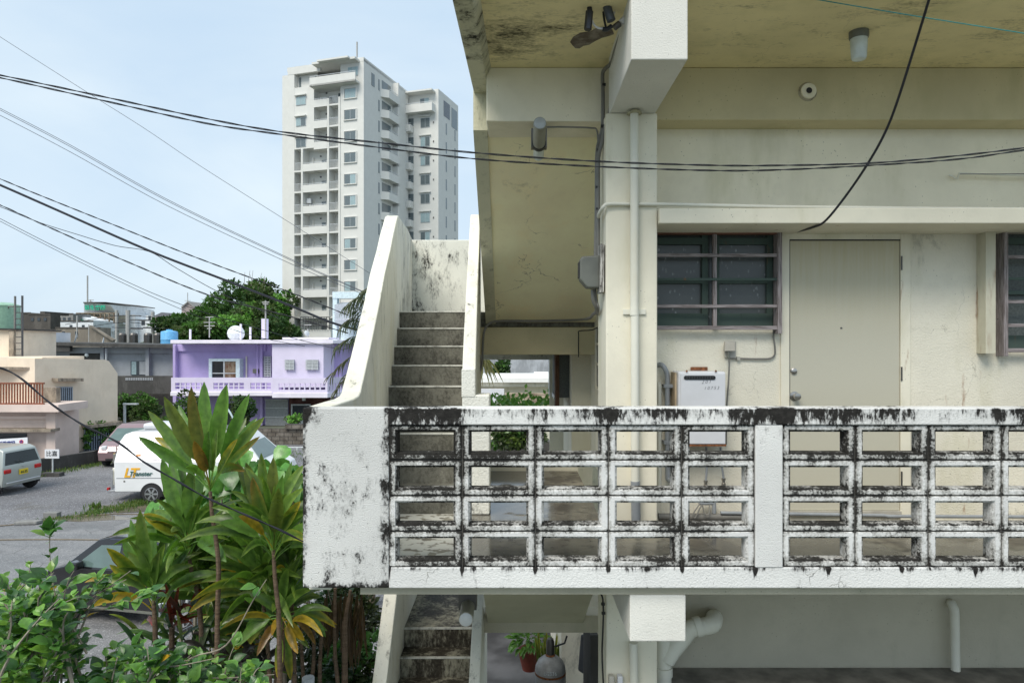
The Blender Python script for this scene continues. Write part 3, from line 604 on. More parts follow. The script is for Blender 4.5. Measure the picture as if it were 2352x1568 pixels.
# tube lamps
def tube_lamp(a, b, r, label):
    a = Vector(a); b = Vector(b); ax = (a-b).normalized(); L = (a-b).length
    t = thing('tube_lamp', label, 'lamp', b)
    MB().lathe(b, [(r*.9, 0), (r*.9, L*.35)], 24, ax).build('rear_shade', M['globe'], t, smooth=True)
    MB().lathe(b, [(r*1.12, L*.35), (r*1.12, L*.42)], 24, ax).build('ring', M['black'], t, smooth=True)
    MB().lathe(b, [(r, L*.42), (r, L*.985), (r*.97, L)], 24, ax).build('housing', simple('lamp_housing', (.24, .235, .19), .4), t, smooth=True)
    MB().lathe(b, [(r*.9, L+.001), (r*.6, L+.006), (.002, L+.008)], 24, ax).build('lens', simple('ribbed_lens', (.36, .38, .38), .2), t, smooth=True)
    m = (a*.35+b*.65); MB().box(m.x-.055, m.x+.055, m.y-.03, m.y+.05, m.z-.02, m.z+.11 if a.z > H else m.z+.12).build('mount', M['darkmetal'], t)
    return t
tube_lamp(P(1240, 283, 4.45), P(1237, 358, 5.0), .043, 'grey tube lamp with ribbed lens under the stair beam')
tube_lamp(P(1070, 1422, 3.95), P(1077, 1372, 4.35), .042, 'grey tube lamp hanging below the walkway over the lower steps')
# meter box on the column side
mb_ = thing('meter_box', 'grey plastic meter box on the left side of the column', 'meter', P(1352, 663, 4.7))
a, b2 = PX(1331, 4.66), PX(1375, 4.7)
MB().prism([(a+.012, 4.62, PZ(590, 4.66)), (b2, 4.62, PZ(587, 4.66)), (b2, 4.62, PZ(662, 4.66)), (a+.05, 4.62, PZ(662, 4.66)), (a, 4.62, PZ(643, 4.66)), (a, 4.62, PZ(600, 4.66))], (0, .12, 0)).build('box_body', M['greybox'], mb_, bevel=.012, seg=3)
MB().box(a-.006, a-.0005, 4.64, 4.73, PZ(638, 4.66), PZ(602, 4.66)).build('meter_window', M['black'], mb_)
MB().prism([(PX(1377, 4.6), 4.58, PZ(672, 4.6)), (PX(1386, 4.6), 4.58, PZ(671, 4.6)), (PX(1388, 4.6), 4.58, PZ(562, 4.6)), (PX(1379, 4.6), 4.58, PZ(560, 4.6))], (0, .16, 0)).build('backing_board', M['board'], mb_)
# conduits
def cond(label, pts, r=.0085, mat='conduit'): return tag(MB().tube(cr_spline(pts, 5), r, 8).build('conduit', M[mat], smooth=True), label, 'cable')
def clips(pts, r=.012, D0=None):
    for i, p in enumerate(pts): tag(MB().box(p.x-r, p.x+r, p.y-r, p.y+.01, p.z-.007, p.z+.007).build('cable_clip', M['black']), None, 'clip', 'black clips holding the conduits')['label'] = 'small black clip holding the grey conduits'
c1 = [P(1441, 45, 4.0), P(1430, 70, 4.1), P(1415, 110, 4.3), P(1404, 145, 4.5), P(1390, 158, 4.62), P(1384, 172, 4.66), P(1385, 220, 4.66), P(1384, 290, 4.68), P(1377, 320, 4.7), P(1371, 360, 4.72), P(1370, 480, 4.72), P(1368, 588, 4.72)]
c2 = [P(1440, 48, 4.02), P(1428, 90, 4.15), P(1412, 140, 4.4), P(1406, 200, 4.6), P(1402, 250, 4.62), P(1388, 300, 4.64), P(1382, 330, 4.66), P(1376, 352, 4.68), P(1374, 380, 4.70), P(1374, 480, 4.70), P(1374, 588, 4.72)]
cond('grey conduit bundle bending round the beam and down the corner to the meter box', c1, .0135)
cond('second grey conduit hugging the side of the cantilever beam', c2, .0135)
cond('thin grey conduit from the stair beam lamp to the corner', [P(1252, 292, 4.72), P(1300, 292, 4.72), P(1355, 294, 4.72), P(1371, 300, 4.72), P(1374, 340, 4.71)], .006)
cond('grey conduit sagging from the meter box and running along the stair underside', [P(1361, 665, 4.7), P(1363, 690, 4.7), P(1371, 712, 4.78), P(1362, 722, 5.2), P(1352, 731, 6.0), P(1320, 735, 6.9), P(1230, 737, 7.0), P(1150, 737, 7.0), P(1124, 743, 7.0), P(1112, 762, 7.0), P(1108.5, 800, 7.0), P(1108, 826, 6.99), P(1103, 852, 6.98)], .013)
cond('second conduit dropping from the meter box to the corner of the column', [P(1367, 663, 4.72), P(1370, 690, 4.72), P(1375, 708, 4.72), P(1372, 722, 4.9)], .008)
cond('thin dark cable stepping down beside the passage opening', [P(1372, 752, 6.6), P(1358, 758, 6.8), P(1331, 760, 6.95), P(1329, 770, 7.0), P(1329, 820, 7.0)], .006, 'black')
cond('black cable with plugs hanging down the lower column', [P(1377, 1358, 4.56), P(1384, 1372, 4.53), P(1386, 1400, 4.53), P(1385, 1440, 4.53), P(1383, 1500, 4.53), P(1386, 1575, 4.53)], .006, 'black')
clips([P(1404, 145, 4.5), P(1387, 195, 4.65), P(1404, 235, 4.6), P(1384, 290, 4.66), P(1374, 345, 4.7), P(1372, 430, 4.7), P(1373, 480, 4.7), P(1385, 1386, 4.54), P(1386, 1407, 4.54)])
# connectors at the top of the frame
cn = thing('cable_connectors', 'tangle of black cable connectors and white wires hanging above the spalled ceiling', 'cables', P(1380, 75, 3.9))
MB().tube([P(1354, 26, 3.9), P(1352, 48, 3.9), P(1350, 69, 3.9)], .022, 6).build('connector', M['blackp'], cn, smooth=True)
MB().tube([P(1349, -12, 3.9), P(1353, 10, 3.9), P(1355, 27, 3.9)], .015, 8).build('taped_cable', M['black'], cn, smooth=True)
MB().tube([P(1393, 10, 3.9), P(1398, 30, 3.9), P(1404, 48, 3.9)], .026, 10).build('connector', simple('slate_plastic', (.05, .06, .075), .35), cn, smooth=True)
MB().tube([P(1411, 64, 3.95), P(1423, 55, 3.95)], .019, 10).build('connector', M['darkmetal'], cn, smooth=True)
for pts, r, m in (([(1405, 60), (1393, 68), (1384, 67)], .010, 'blackp'), ([(1386, 66), (1375, 65), (1365, 58), (1358, 42), (1354, 30)], .0045, 'whitewire'), ([(1362, 20), (1366, 6), (1372, -10)], .005, 'whitewire'), ([(1425, 54), (1432, 46), (1440, 44), (1444, 48)], .013, 'whitewire'), ([(1403, 28), (1412, 24), (1418, 12), (1416, 14), (1408, 38)], .004, 'whitewire'), ([(1384, -10), (1385, 10), (1387, 40), (1392, 66)], .005, 'black'), ([(1398, 12), (1420, 2), (1440, -8)], .006, 'blackp'), ([(1372, -10), (1382, 8), (1390, 14)], .006, 'black'), ([(1400, 24), (1412, 22), (1424, 14), (1436, 20), (1444, 34)], .0045, 'whitewire'), ([(1432, 14), (1440, 0), (1444, -10)], .012, 'blackp')):
    MB().tube(cr_spline([P(x, y, 3.95) for x, y in pts], 5), r*1.35, 7).build('wire', M[m], cn, smooth=True)
# clothes hook and line
hk = thing('clothes_bracket', 'bent wire hook with clothes pole on the upper wall at right', 'hook', P(2200, 410, 4.93))
MB().tube(cr_spline([P(2180, 402, 4.93), P(2190, 406, 4.92), P(2198, 411, 4.91), P(2203, 400, 4.90), P(2212, 398, 4.90), P(2300, 402, 4.90), P(2500, 406, 4.9)]), .006, 6).build('wire_arm', M['pvc'], hk, smooth=True)
MB().tube([P(2205, 400, 4.88), P(2280, 400, 4.86), P(2500, 398, 4.8)], .003, 6).build('chain', M['darkmetal'], hk, smooth=True)
# big lower drain pipes
bp = thing('soil_pipe', 'thick cream soil pipe with elbow and branch below the cantilever beam', 'pipe', P(1525, 1590, 4.75))
MB().tube(cr_spline([P(1640, 1418, 4.95), P(1640, 1420, 4.8), P(1636, 1432, 4.72), P(1620, 1437, 4.72), P(1598, 1440, 4.72), P(1582, 1446, 4.72), P(1565, 1468, 4.72), P(1545, 1492, 4.72), P(1530, 1515, 4.72)], 5), .060, 16).build('branch_pipe', M['pvc'], bp, smooth=True)
MB().tube([P(1611, 1436, 4.72), P(1596, 1440, 4.72)], .069, 16).build('coupling', M['pvc'], bp, smooth=True)
MB().tube([P(1523, 1400, 4.74), P(1524, 1620, 4.72)], .056, 16).build('vertical_pipe', M['pvc'], bp, smooth=True)
MB().tube([P(1524, 1530, 4.72), P(1524, 1550, 4.72)], .062, 16).build('socket_ring', M['pvc'], bp, smooth=True)
tag(MB().tube(cr_spline([P(2184, 1384, 4.95), P(2186, 1386, 4.9), P(2192, 1400, 4.87), P(2193, 1420, 4.87), P(2194, 1480, 4.87), P(2195, 1538, 4.87)], 5), .030, 14).build('drain_pipe', M['pvc'], smooth=True), 'cream waste pipe coming out of the lower wall at right', 'pipe')
tag(MB().tube([P(1455, 1475, 4.51), P(1457, 1600, 4.51)], .0275, 14).build('drain_pipe', M['pvc'], smooth=True), 'cream pipe on the lower column beneath the cantilever beam', 'pipe')
for x in (1405, 1425): tag(MB().box(PX(x-6, 4.5), PX(x+6, 4.5), 4.5, 4.548, PZ(1590, 4.5), PZ(1553, 4.5)).build('switch_box', M['beigebox' if x == 1405 else 'heater'], bevel=.006), ('beige' if x == 1405 else 'white')+' small switch box at the foot of the lower column', 'switch box')
# ---------------- ground ----------------
def gravelmat():
    b = NB('gravel_asphalt'); p = b.pos(); n = b.noise(p, .35, 5, .6); v = b.voro(p, 38, out='Color'); sv = b.sep(v); n3 = b.noise(p, 9, 6, .7)
    c = b.mix(b.rng(n, .35, .65), (.135, .135, .145), (.215, .215, .225))
    c = b.mix(b.rng(sv[0], .80, .99), c, (.36, .36, .38)); c = b.mix(b.ma('MULTIPLY', b.rng(sv[1], .6, .95), .45), c, (.08, .08, .085)); c = b.mix(b.ma('MULTIPLY', b.rng(n3, .5, .68), .5), c, (.11, .108, .105))
    dirt = b.noise(b.map(p, (1, .5, 1)), .8, 4); c = b.mix(b.ma('MULTIPLY', b.rng(dirt, .58, .7), .5), c, (.11, .10, .075))
    b.bump(b.ma('ADD', b.voro(p, 38), n3), .6, .03); return b.fin(c, .75, 0, .35)
M['gravel'] = gravelmat()
gd = MB().quad((-900, -60, -.02), (900, -60, -.02), (900, 1500, -.02), (-900, 1500, -.02)).build('ground', simple('town_ground', (.10, .11, .08), .9, vs=.3, var=.4)); tag(gd, kind='structure')
def strip(name, pts, z, mat, kind='structure'):
    o = MB().quad(*[(p[0], p[1], z) for p in pts]).build(name, mat); return tag(o, kind=kind)
strip('parking_lot', [(-45, 6.5), (-1.5, 6.5), (-1.5, 36), (-45, 36)], 0.0, M['gravel'])
def asph():
    b = NB('old_asphalt'); p = b.pos(); n = b.noise(b.map(p, (.5, 1.3, 1)), .9, 6, .6); v = b.sep(b.voro(p, 60, out='Color')); c = b.mix(b.rng(n, .35, .65), (.155, .155, .16), (.215, .215, .22)); c = b.mix(b.rng(v[0], .85, .95), c, (.36, .36, .36)); c = b.mix(b.ma('MULTIPLY', b.rng(v[1], .7, .9), .5), c, (.07, .07, .07)); ck = b.rng(b.voro(b.map(p, (1, 1, 1), (3, 1, 0)), .55, 'DISTANCE_TO_EDGE'), 0., .012, 1., 0.); c = b.mix(b.ma('MULTIPLY', b.ma('MULTIPLY', ck, b.rng(n, .45, .55)), .7), c, (.04, .04, .04)); pt_ = b.rng(b.noise(p, .5, 2), .56, .6); c = b.mix(b.ma('MULTIPLY', pt_, .35), c, (.09, .09, .095)); b.bump(b.voro(p, 60), .4, .01); return b.fin(c, b.rng(n, .4, .6, .35, .7), 0, .4)
strip('driveway', [PG(-400, 1215), PG(60, 1208), PG(330, 1178), PG(700, 1175), (-1.6, 7.0, 0), (-9, 7.0, 0), PG(-400, 1500)], 0.006, asph())
pm = NB('puddle_water'); pm = pm.fin((.13, .115, .09), .06, 0, .6)
def blobpoly(cx, cy, rx, ry, z, seed, n=28):
    rnd = random.Random(seed); ph = [rnd.uniform(0, 6.3) for _ in range(4)]
    return [(cx+rx*math.cos(a)*(1+.18*math.sin(3*a+ph[0])+.1*math.sin(5*a+ph[1])), cy+ry*math.sin(a)*(1+.18*math.sin(2*a+ph[2])+.12*math.sin(4*a+ph[3])), z) for a in [6.2832*k/n for k in range(n)]]
for (x, y, rx, ry) in ((330, 1165, 1.5, .55), (210, 1190, 1.1, .3)):
    q = PG(x, y); tag(MB().quad(*blobpoly(q.x, q.y, rx, ry, .010, x)).build('puddle', pm), kind='structure')
soilm = simple('dark_soil', (.055, .045, .035), .95, vs=8, var=.5, bump=.5)
strip('garden_soil', [(-8, 3.0), (-1.3, 3.0), (-1.3, 9.3), (-4.2, 9.3), (-8, 7.6)], 0.012, soilm)
strip('passage_pavement', [(-1.3, 5), (1.2, 5), (1.2, 18), (-1.3, 18)], 0.008, simple('wet_concrete', (.10, .10, .105), .3, vs=1.5, var=.5))
# ---------------- leaves ----------------
def jit(c, rnd, a=.15):
    k = 1+rnd.uniform(-a, a); return (c[0]*k*(1+rnd.uniform(-.08, .08)), c[1]*k, c[2]*k)
def strap(b, p0, p1, p2, W, rnd, c0, c1, ctip=None, petiole=.22, n=9, fold=.22, side=None, twist=0):
    """long blade along a bezier; ctip colours the tip and edge"""
    pts = bez(Vector(p0), Vector(p1), Vector(p2), n); i0 = len(b.v)
    ax = (pts[-1]-pts[0]).normalized()
    sd_ = side if side is not None else ax.cross(Vector((rnd.uniform(-.35, .35), -1+rnd.uniform(-.3, .3), rnd.uniform(.1, .7))))
    sd_.normalize()
    for i, p in enumerate(pts):
        t = i/n
        if t < petiole: w = W*.10
        else:
            s = (t-petiole)/(1-petiole); w = W*(.10+.9*math.sin(math.pi*min(1, s**.8*.96+.03))**.7) if s < .985 else W*.05
        d = (pts[min(i+1, n)]-pts[max(i-1, 0)]).normalized(); sv = (sd_-d*sd_.dot(d)).normalized(); nn = sv.cross(d)
        if twist: sv = Matrix.Rotation(twist*t, 3, d) @ sv; nn = sv.cross(d)
        wob = 1+.06*math.sin(i*2.3)
        b.v += [tuple(p-sv*w*.5*wob+nn*w*fold), tuple(p-nn*w*.02), tuple(p+sv*w*.5+nn*w*fold)]
        cc = [c0[k]*(1-t)+c1[k]*t for k in range(3)]
        e = cc
        if ctip is not None:
            q = max(0, (t-.45)/.55)**1.5; q0_ = q; q = q*.45; q2 = min(1, q0_+.2); cm_ = [cc[k]*(1-q)+ctip[k]*q for k in range(3)]; e = [cc[k]*(1-q2)+ctip[k]*q2 for k in range(3)]; cc = cm_
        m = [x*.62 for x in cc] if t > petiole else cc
        b.c += [tuple(e), tuple(m), tuple(e)]
        if i:
            k = i0+3*i; b.f += [(k-3, k-2, k+1, k), (k-2, k-1, k+2, k+1)]
def ovate(b, p, d, nrm, L, W, c, n=4, fold=.18, droop=.25, shape=0):
    """ovate leaf: 3 rows"""
    d = Vector(d).normalized(); nrm = Vector(nrm); s = d.cross(nrm)
    if s.length < 1e-3: s = d.orthogonal()
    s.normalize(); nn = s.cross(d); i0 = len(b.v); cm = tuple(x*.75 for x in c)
    prof = (.05, .8, 1.0, .62, .03) if shape == 0 else (.35, 1.0, .95, .55, .03)
    for i in range(n+1):
        t = i/n; w = W*prof[i]; q = p+d*L*t-nn*L*droop*t*t
        b.v += [tuple(q-s*w*.5+nn*w*fold), tuple(q), tuple(q+s*w*.5+nn*w*fold)]; b.c += [c, cm, c]
        if i:
            k = i0+3*i; b.f += [(k-3, k-2, k+1, k), (k-2, k-1, k+2, k+1)]
def card(b, p, d, nrm, L, W, c):
    d = Vector(d).normalized(); s = d.cross(Vector(nrm))
    if s.length < 1e-3: s = d.orthogonal()
    s.normalize(); i = len(b.v); nn = s.cross(d)
    b.v += [tuple(p), tuple(p+d*L*.5-s*W*.5+nn*W*.15), tuple(p+d*L), tuple(p+d*L*.5+s*W*.5+nn*W*.15)]; b.c += [c]*4; b.f += [(i, i+1, i+2), (i, i+2, i+3)]
def LB(): b = MB(); b.c = []; return b
def rv(rnd): 
    while 1:
        v = Vector((rnd.uniform(-1, 1), rnd.uniform(-1, 1), rnd.uniform(-1, 1)))
        if .05 < v.length < 1: return v
M['leaf'] = leafmat('leaf'); M['leafgloss'] = leafmat('glossy_leaf', .28, .22); M['leafti'] = leafmat('strap_leaf', .33, .34)
M['treeleaf'] = leafmat('tree_leaf', .6, .2, .25)
M['bark'] = weathered('bark', (.20, .16, .12), .5, ms=9, streak=(1, 1, 4), width=.2, mcol=(.06, .05, .04), stucco=.7, ss=50)
M['stem'] = weathered('ringed_stem', (.17, .12, .085), .5, ms=8, streak=(.3, .3, 9), width=.15, mcol=(.05, .035, .025), stucco=.7, ss=60)
M['twig'] = simple('twig_bark', (.24, .21, .165), .8, var=.25, vs=30)
M['woodtrunk'] = simple('tree_trunk', (.09, .075, .06), .9, var=.3)
# ---------------- tree maker ----------------
def crown(b, clumps, n, L, cols, rnd, flat=.0, shell=.55):
    tot = sum(r[0]*r[1]+r[2]*r[0] for _, r in clumps)
    for c, r in clumps:
        k = int(n*(r[0]*r[1]+r[2]*r[0])/tot); cc = rnd.choice(list(cols)+[(.055, .085, .028)]); kk = rnd.uniform(.7, 1.25); cc = tuple(x*kk for x in cc)
        for _ in range(k):
            v = rv(rnd); v = v.normalized()*(rnd.uniform(shell, 1)**.5)*(1+.18*rnd.uniform(-1, 1)*rnd.random())
            p = Vector(c)+Vector((v.x*r[0], v.y*r[1], v.z*r[2])); d = (v+rv(rnd)*.9+Vector((0, 0, flat))); nr = v+rv(rnd)*.6+Vector((0, 0, .6))
            l = L*rnd.uniform(.65, 1.3); card(b, p, d, nr, l, l*rnd.uniform(.45, .8), jit(cc, rnd, .25))
def tree(name, label, cat, base, clumps, n, L, cols, seed, group=None, trunk_r=.2, mat='treeleaf', shell=.5, nl=5):
    rnd = random.Random(seed); t = thing(name, label, cat, base, 0, group); b = LB(); crown(b, clumps, n, L, cols, rnd, shell=shell); b.build('crown', M[mat], t)
    k = MB(); base = Vector(base); big = sorted(clumps, key=lambda q: -q[1][0])[:nl]; mid = base+(Vector(big[0][0])-base)*.45
    k.tube([base, base*.5+mid*.5+Vector((trunk_r, 0, 0)), mid], trunk_r, 8, trunk_r*.7)
    for c, r in big:
        c = Vector(c); k.tube(bez(mid, (mid+c)/2+Vector((0, 0, r[2]*.2)), c, 5), trunk_r*.6, 6, trunk_r*.15)
    k.build('trunk', M['woodtrunk'], t, smooth=True); return t
def clumpify(x, y, D, w, h, dz, k, rnd, rmin=.28, rmax=.45):
    """k clumps spread over an outline centred at pixel x,y of half size w,h px at depth D"""
    c = P(x, y, D); W = w/F*D; Hh = h/F*D; r = []
    for i in range(k):
        a = rnd.uniform(0, 6.283); q = rnd.uniform(0, .75)**.5
        s = rnd.uniform(rmin, rmax); r.append(((c.x+W*q*math.cos(a), c.y+rnd.uniform(-dz, dz), c.z+Hh*q*math.sin(a)), (W*s*1.1, dz*.7+W*s*.5, Hh*s)))
    r.append(((c.x, c.y, c.z-.1*Hh), (W*.7, dz, Hh*.7))); return r
# ---------------- hill and its trees ----------------
hl = MB(); rings = []
hn = simple('hill_undergrowth', (.03, .055, .018), .95, vs=.8, var=.6)
for iy in range(9):
    y = 70+iy*9; row = []
    for ix in range(17):
        x = -62+ix*4.2; dx = (x+40)/20; dy = (y-112)/42; h = 9*math.exp(-dx*dx-dy*dy)*(1+.06*math.sin(ix*1.7+iy))-.5; row.append((x, y, h))
    rings.append(row)
hl.loft(rings, cap=False, close=False); tag(hl.build('hill', hn, smooth=True), kind='structure')
DG = (.038, .085, .024); MG = (.07, .16, .035); LG = (.12, .27, .05); YG = (.17, .30, .06)
hill = [ # x,y,D,w,h,seed,colors
 (560, 700, 88, 62, 52, [DG, MG, DG], 'dark dense tree at the top of the hill left of the tower'),
 (628, 705, 94, 45, 48, [MG, MG, LG], 'green tree on the hill touching the tower edge'),
 (505, 725, 84, 45, 38, [DG, DG, MG], 'dark round tree on the hill above the white globe tank'),
 (455, 735, 80, 42, 28, [DG, MG], 'dark tree sloping down at the middle of the hill'),
 (410, 752, 76, 38, 24, [DG, DG], 'low dark tree on the left foot of the hill'),
 (590, 735, 74, 48, 38, [LG, YG, MG], 'bright green tree on the hill behind the globe tank'),
 (520, 752, 66, 50, 26, [MG, LG], 'mid green bush tree behind the lavender roof'),
 (625, 762, 66, 40, 30, [DG, MG], 'shaded tree at the hill foot beside the tower'),
 (600, 690, 100, 50, 45, [DG, MG], 'tall tree on the hill directly left of the tower'), (560, 740, 80, 70, 40, [DG, MG, DG], 'wide dark tree filling the hill slope behind the chimney post'), (650, 756, 72, 22, 22, [DG, DG, MG], 'dark tree in front of the tower foot'),
 (455, 765, 66, 40, 20, [MG, LG, DG], 'bright shrub tree behind the lavender roof at left')]
for i, (x, y, D, ww, hh, cs, lab) in enumerate(hill):
    rnd = random.Random(40+i); cl = clumpify(x, y, D, ww, hh, 2.0, 14, rnd); tree('hill_tree', lab, 'tree', (PX(x, D), D, max(0, PZ(y, D)-7.5)), cl, 3600, .34*D/80+.1, cs, 100+i, 'trees on the hill', .25)
rnd = random.Random(5); bt = MB()
for k in range(7): 
    a = P(560+k*8, 665, 90); bt.tube([a, a+Vector((rnd.uniform(-.6, .6), 0, rnd.uniform(1.5, 2.6)))], .05, 4, .02)
# small yellowish dead twigs at crown top
tag(bt.build('bare_tree', M['twig']), 'thin bare branches poking out above the hill trees', 'tree')
# ---------------- far buildings ----------------
def bx(name, label, cat, x0, x1, ytop, D, depth, mat, zbot=0, ybot=None, group=None, parts=()):
    t = thing(name, label, cat, (PX((x0+x1)/2, D), D, zbot if ybot is None else PZ(ybot, D)), 0, group)
    zz = zbot if ybot is None else PZ(ybot, D)
    MB().box(PX(x0, D), PX(x1, D), D, D+depth, zz, PZ(ytop, D)).build('wall', M[mat], t)
    return t
def panel(t, name, x0, x1, y0, y1, D, mat, th=.05, bevel=0):
    return MB().box(PX(x0, D), PX(x1, D), D-th, D+.02, PZ(y1, D), PZ(y0, D)).build(name, M[mat], t, bevel=bevel)
M['farwhite'] = weathered('far_white_paint', (.72, .75, .78), .62, ms=.9, streak=(1, 1, .3), width=.2, mcol=(.2, .21, .2), stucco=0)
M['fargrey'] = weathered('far_grey_concrete', (.30, .30, .29), .5, ms=.8, streak=(1, 1, .4), width=.25, mcol=(.06, .055, .05), stucco=0)
M['fardark'] = weathered('far_dark_concrete', (.12, .11, .10), .45, ms=.9, width=.3, mcol=(.035, .03, .03), stucco=0)
M['farbrown'] = weathered('far_brown_concrete', (.27, .24, .20), .5, ms=.7, streak=(1, 1, .5), width=.25, mcol=(.07, .06, .05), stucco=0)
M['fargreen'] = simple('green_paint', (.06, .26, .13), .6); M['paletile'] = simple('pale_roof', (.25, .24, .23), .8)
M['winfar'] = glassy('far_window', (.05, .06, .07), .15); M['hosgreen'] = simple('green_lettering', (.02, .42, .26), .5)
M['rusty'] = weathered('rusty_frame', (.28, .22, .16), .5, ms=4, mcol=(.1, .05, .03), stucco=0)
M['polec'] = simple('concrete_pole', (.36, .36, .35), .8)
D = 110
hos = bx('hospital', 'long white hospital block with green letters on its roof house', 'building', 228, 372, 735, D, 16, 'farwhite')
MB().box(PX(335, D-2), PX(372, D-2), D-2, D, 0, PZ(724, D-2)).build('wall', M['farwhite'], hos)
MB().box(PX(118, D-1), PX(310, D-1), D-1, D+6, 0, PZ(722, D-1)).build('wall', M['farwhite'], hos)
MB().prism([P(193, 695, 104), P(253, 699, 104), P(285, 706, 108), P(285, 745, 108), P(193, 745, 104)], (0, 9, 0)).build('roof_house', M['farwhite'], hos)
MB().prism([P(191, 693.5, 103.8), P(243, 693.5, 103.8), P(287, 700, 107.8), P(287, 702, 107.8), P(243, 696, 103.8), P(191, 696, 103.8)], (0, 9, 0)).build('roof_edge', M['fardark'], hos)
MB().prism([P(176, 719, 102), P(231, 719, 102), P(272, 724, 105), P(272, 740, 105), P(176, 741, 102)], (0, 2, 0)).build('rooftop_cage', weathered('stained_panels', (.42, .38, .30), .5, ms=1.2, width=.2, mcol=(.2, .17, .13), stucco=0), hos)
cg = MB()
for x in (176, 189, 203, 217, 231, 241, 251, 262, 272): cg.box(PX(x, 101.7)-.06, PX(x, 101.7)+.06, 101.6, 101.8, PZ(741, 101.7), PZ(718.5, 101.7))
for y in (719, 729): cg.box(PX(176, 101.7), PX(272, 101.7), 101.55, 101.75, PZ(y, 101.7)-.06, PZ(y, 101.7)+.06)
tag(cg.build('cage_frame', M['rusty'], hos), kind='stuff')
for k, ch in enumerate('協生病院'):
    text_mb(ch, 11.5/F*103, P(200+k*12.2, 707, 103.8), (1, 0, 0), (0, 0, 1), .1, bold=.02).build('letter', M['hosgreen'], hos)
for x, y in ((377, 742), (388, 742), (346, 730), (330, 742)): panel(hos, 'window', x-5, x+3, y-5, y+5, 108, 'winfar')
gt = thing('green_roof_panel', 'white wall with a large green triangle facing the street', 'building', P(184, 760, 100))
MB().prism([P(170, 727, 98), P(176, 724, 98), P(215, 735, 98), P(222, 760, 98), P(170, 760, 98)], (0, 5, 0)).build('wall', M['farwhite'], gt)
MB().prism([P(173, 725, 97.7), P(214, 750, 97.7), P(214, 753, 97.7), P(171, 750, 97.7)], (0, .2, 0)).build('green_triangle', M['fargreen'], gt)
for i, (x0, x1, y, D, mt, lab) in enumerate((
    (-40, 70, 718, 78, 'fardark', 'dark stained concrete building behind the green tank'), (66, 116, 721, 74, 'fardark', 'dark flat roofed building with a roof stump right of the ladder'),
    (130, 168, 720, 96, 'fargrey', 'grey rooftop box on the white block'), (118, 214, 737, 88, 'farwhite', 'low white block behind the brown roofs'),
    (60, 140, 757, 62, 'farbrown', 'yellowish stained parapet building behind the grey house'), (128, 230, 752, 60, 'farbrown', 'stained brown concrete roof with satellite dishes'),
    (356, 398, 742, 92, 'farwhite', 'white wall block left of the hill trees'))):
    t = bx('far_building', lab, 'building', x0, x1, y, D, 1.6 if D < 80 else 4, mt)
    panel(t, 'roof_edge', x0-.5, x1+.5, y-1, y+2, D, 'fardark')
    rr = random.Random(i)
    for k in range(3):
        xx = x0+(x1-x0)*(k+.6)/3.4; panel(t, 'window', xx-3, xx+3, y+9, y+16, D, 'winfar')
tag(MB().box(PX(92, 74), PX(103, 74), 74, 78, PZ(722, 74), PZ(715, 74)).build('roof_stump', M['fardark']), 'dark square stump on the flat roof right of the ladder', 'chimney')
t = thing('gable_roof_wall', 'brown triangular roof slab sloping behind the grey house', 'building', P(240, 800, 56))
MB().prism([P(205, 750, 56), P(256, 782, 56), P(256, 800, 56), P(205, 800, 56)], (0, .5, 0)).build('wall', M['farbrown'], t)
MB().prism([P(203, 747, 55.7), P(207, 747, 55.7), P(262, 780, 55.7), P(258, 783, 55.7)], (0, .3, 0)).build('roof', M['farbrown'], t)
t = thing('gabled_house', 'small brown house gable above the left end of the hill trees', 'house', P(431, 735, 120))
MB().prism([P(417, 735, 120), P(417, 706, 120), P(431, 693, 120), P(446, 706, 120), P(446, 735, 120)], (0, 8, 0)).build('wall', simple('mauve_wall', (.30, .25, .24), .8), t)
MB().prism([P(415, 705, 119.7), P(431, 691.5, 119.7), P(448, 705, 119.7), P(446, 707, 119.7), P(431, 694, 119.7), P(417, 707, 119.7)], (0, 9, 0)).build('roof', M['paletile'], t)
t = thing('dark_gable_house', 'house with dark hipped roof beside the white wall', 'house', P(372, 740, 105))
MB().prism([P(354, 740, 105), P(354, 728, 105), P(392, 728, 105), P(392, 740, 105)], (0, 6, 0)).build('wall', M['farbrown'], t)
MB().prism([P(350, 727, 104), P(371, 717, 106), P(396, 726, 104)], (0, 8, 0)).build('roof', simple('dark_roof', (.08, .08, .09), .8), t)
# poles, antennas
def pole(x, y0, y1, D, r, lab, mat='polec', arms=()):
    t = thing('utility_pole', lab, 'pole', P(x, y1, D), 0, 'utility poles')
    MB().tube([P(x, y1, D), P(x, y0, D)], r, 8).build('shaft', M[mat], t, smooth=True)
    for (ya, xa, xb) in arms: MB().box(PX(x+xa, D), PX(x+xb, D), D-.05, D+.05, PZ(ya, D)-.05, PZ(ya, D)+.05).build('crossarm', M['darkmetal'], t)
    return t
p1 = pole(268, 712, 800, 75, .17, 'grey concrete utility pole with crossarms, leftmost of three', arms=((722, -4, 4), (742, -4, 4), (760, -5, 5)))
p2 = pole(294, 712, 800, 68, .22, 'thick grey utility pole with two transformers, middle of three', arms=((725, -4, 30), (735, -20, 50), (755, -4, 34)))
p3 = pole(351, 716, 800, 74, .19, 'grey utility pole near the blue tank, rightmost of three', arms=((736, -30, 30), (752, -22, 4)))
for x in (281, 307, 340, 362): tag(MB().lathe(P(x, 789, 66), [(.35, 0), (.38, .1), (.38, .85), (.3, 1.0), (.1, 1.05)], 12).build('transformer', M['darkmetal']), 'dark cylindrical transformer among the poles above the grey roof' , 'transformer', 'transformers on the poles')
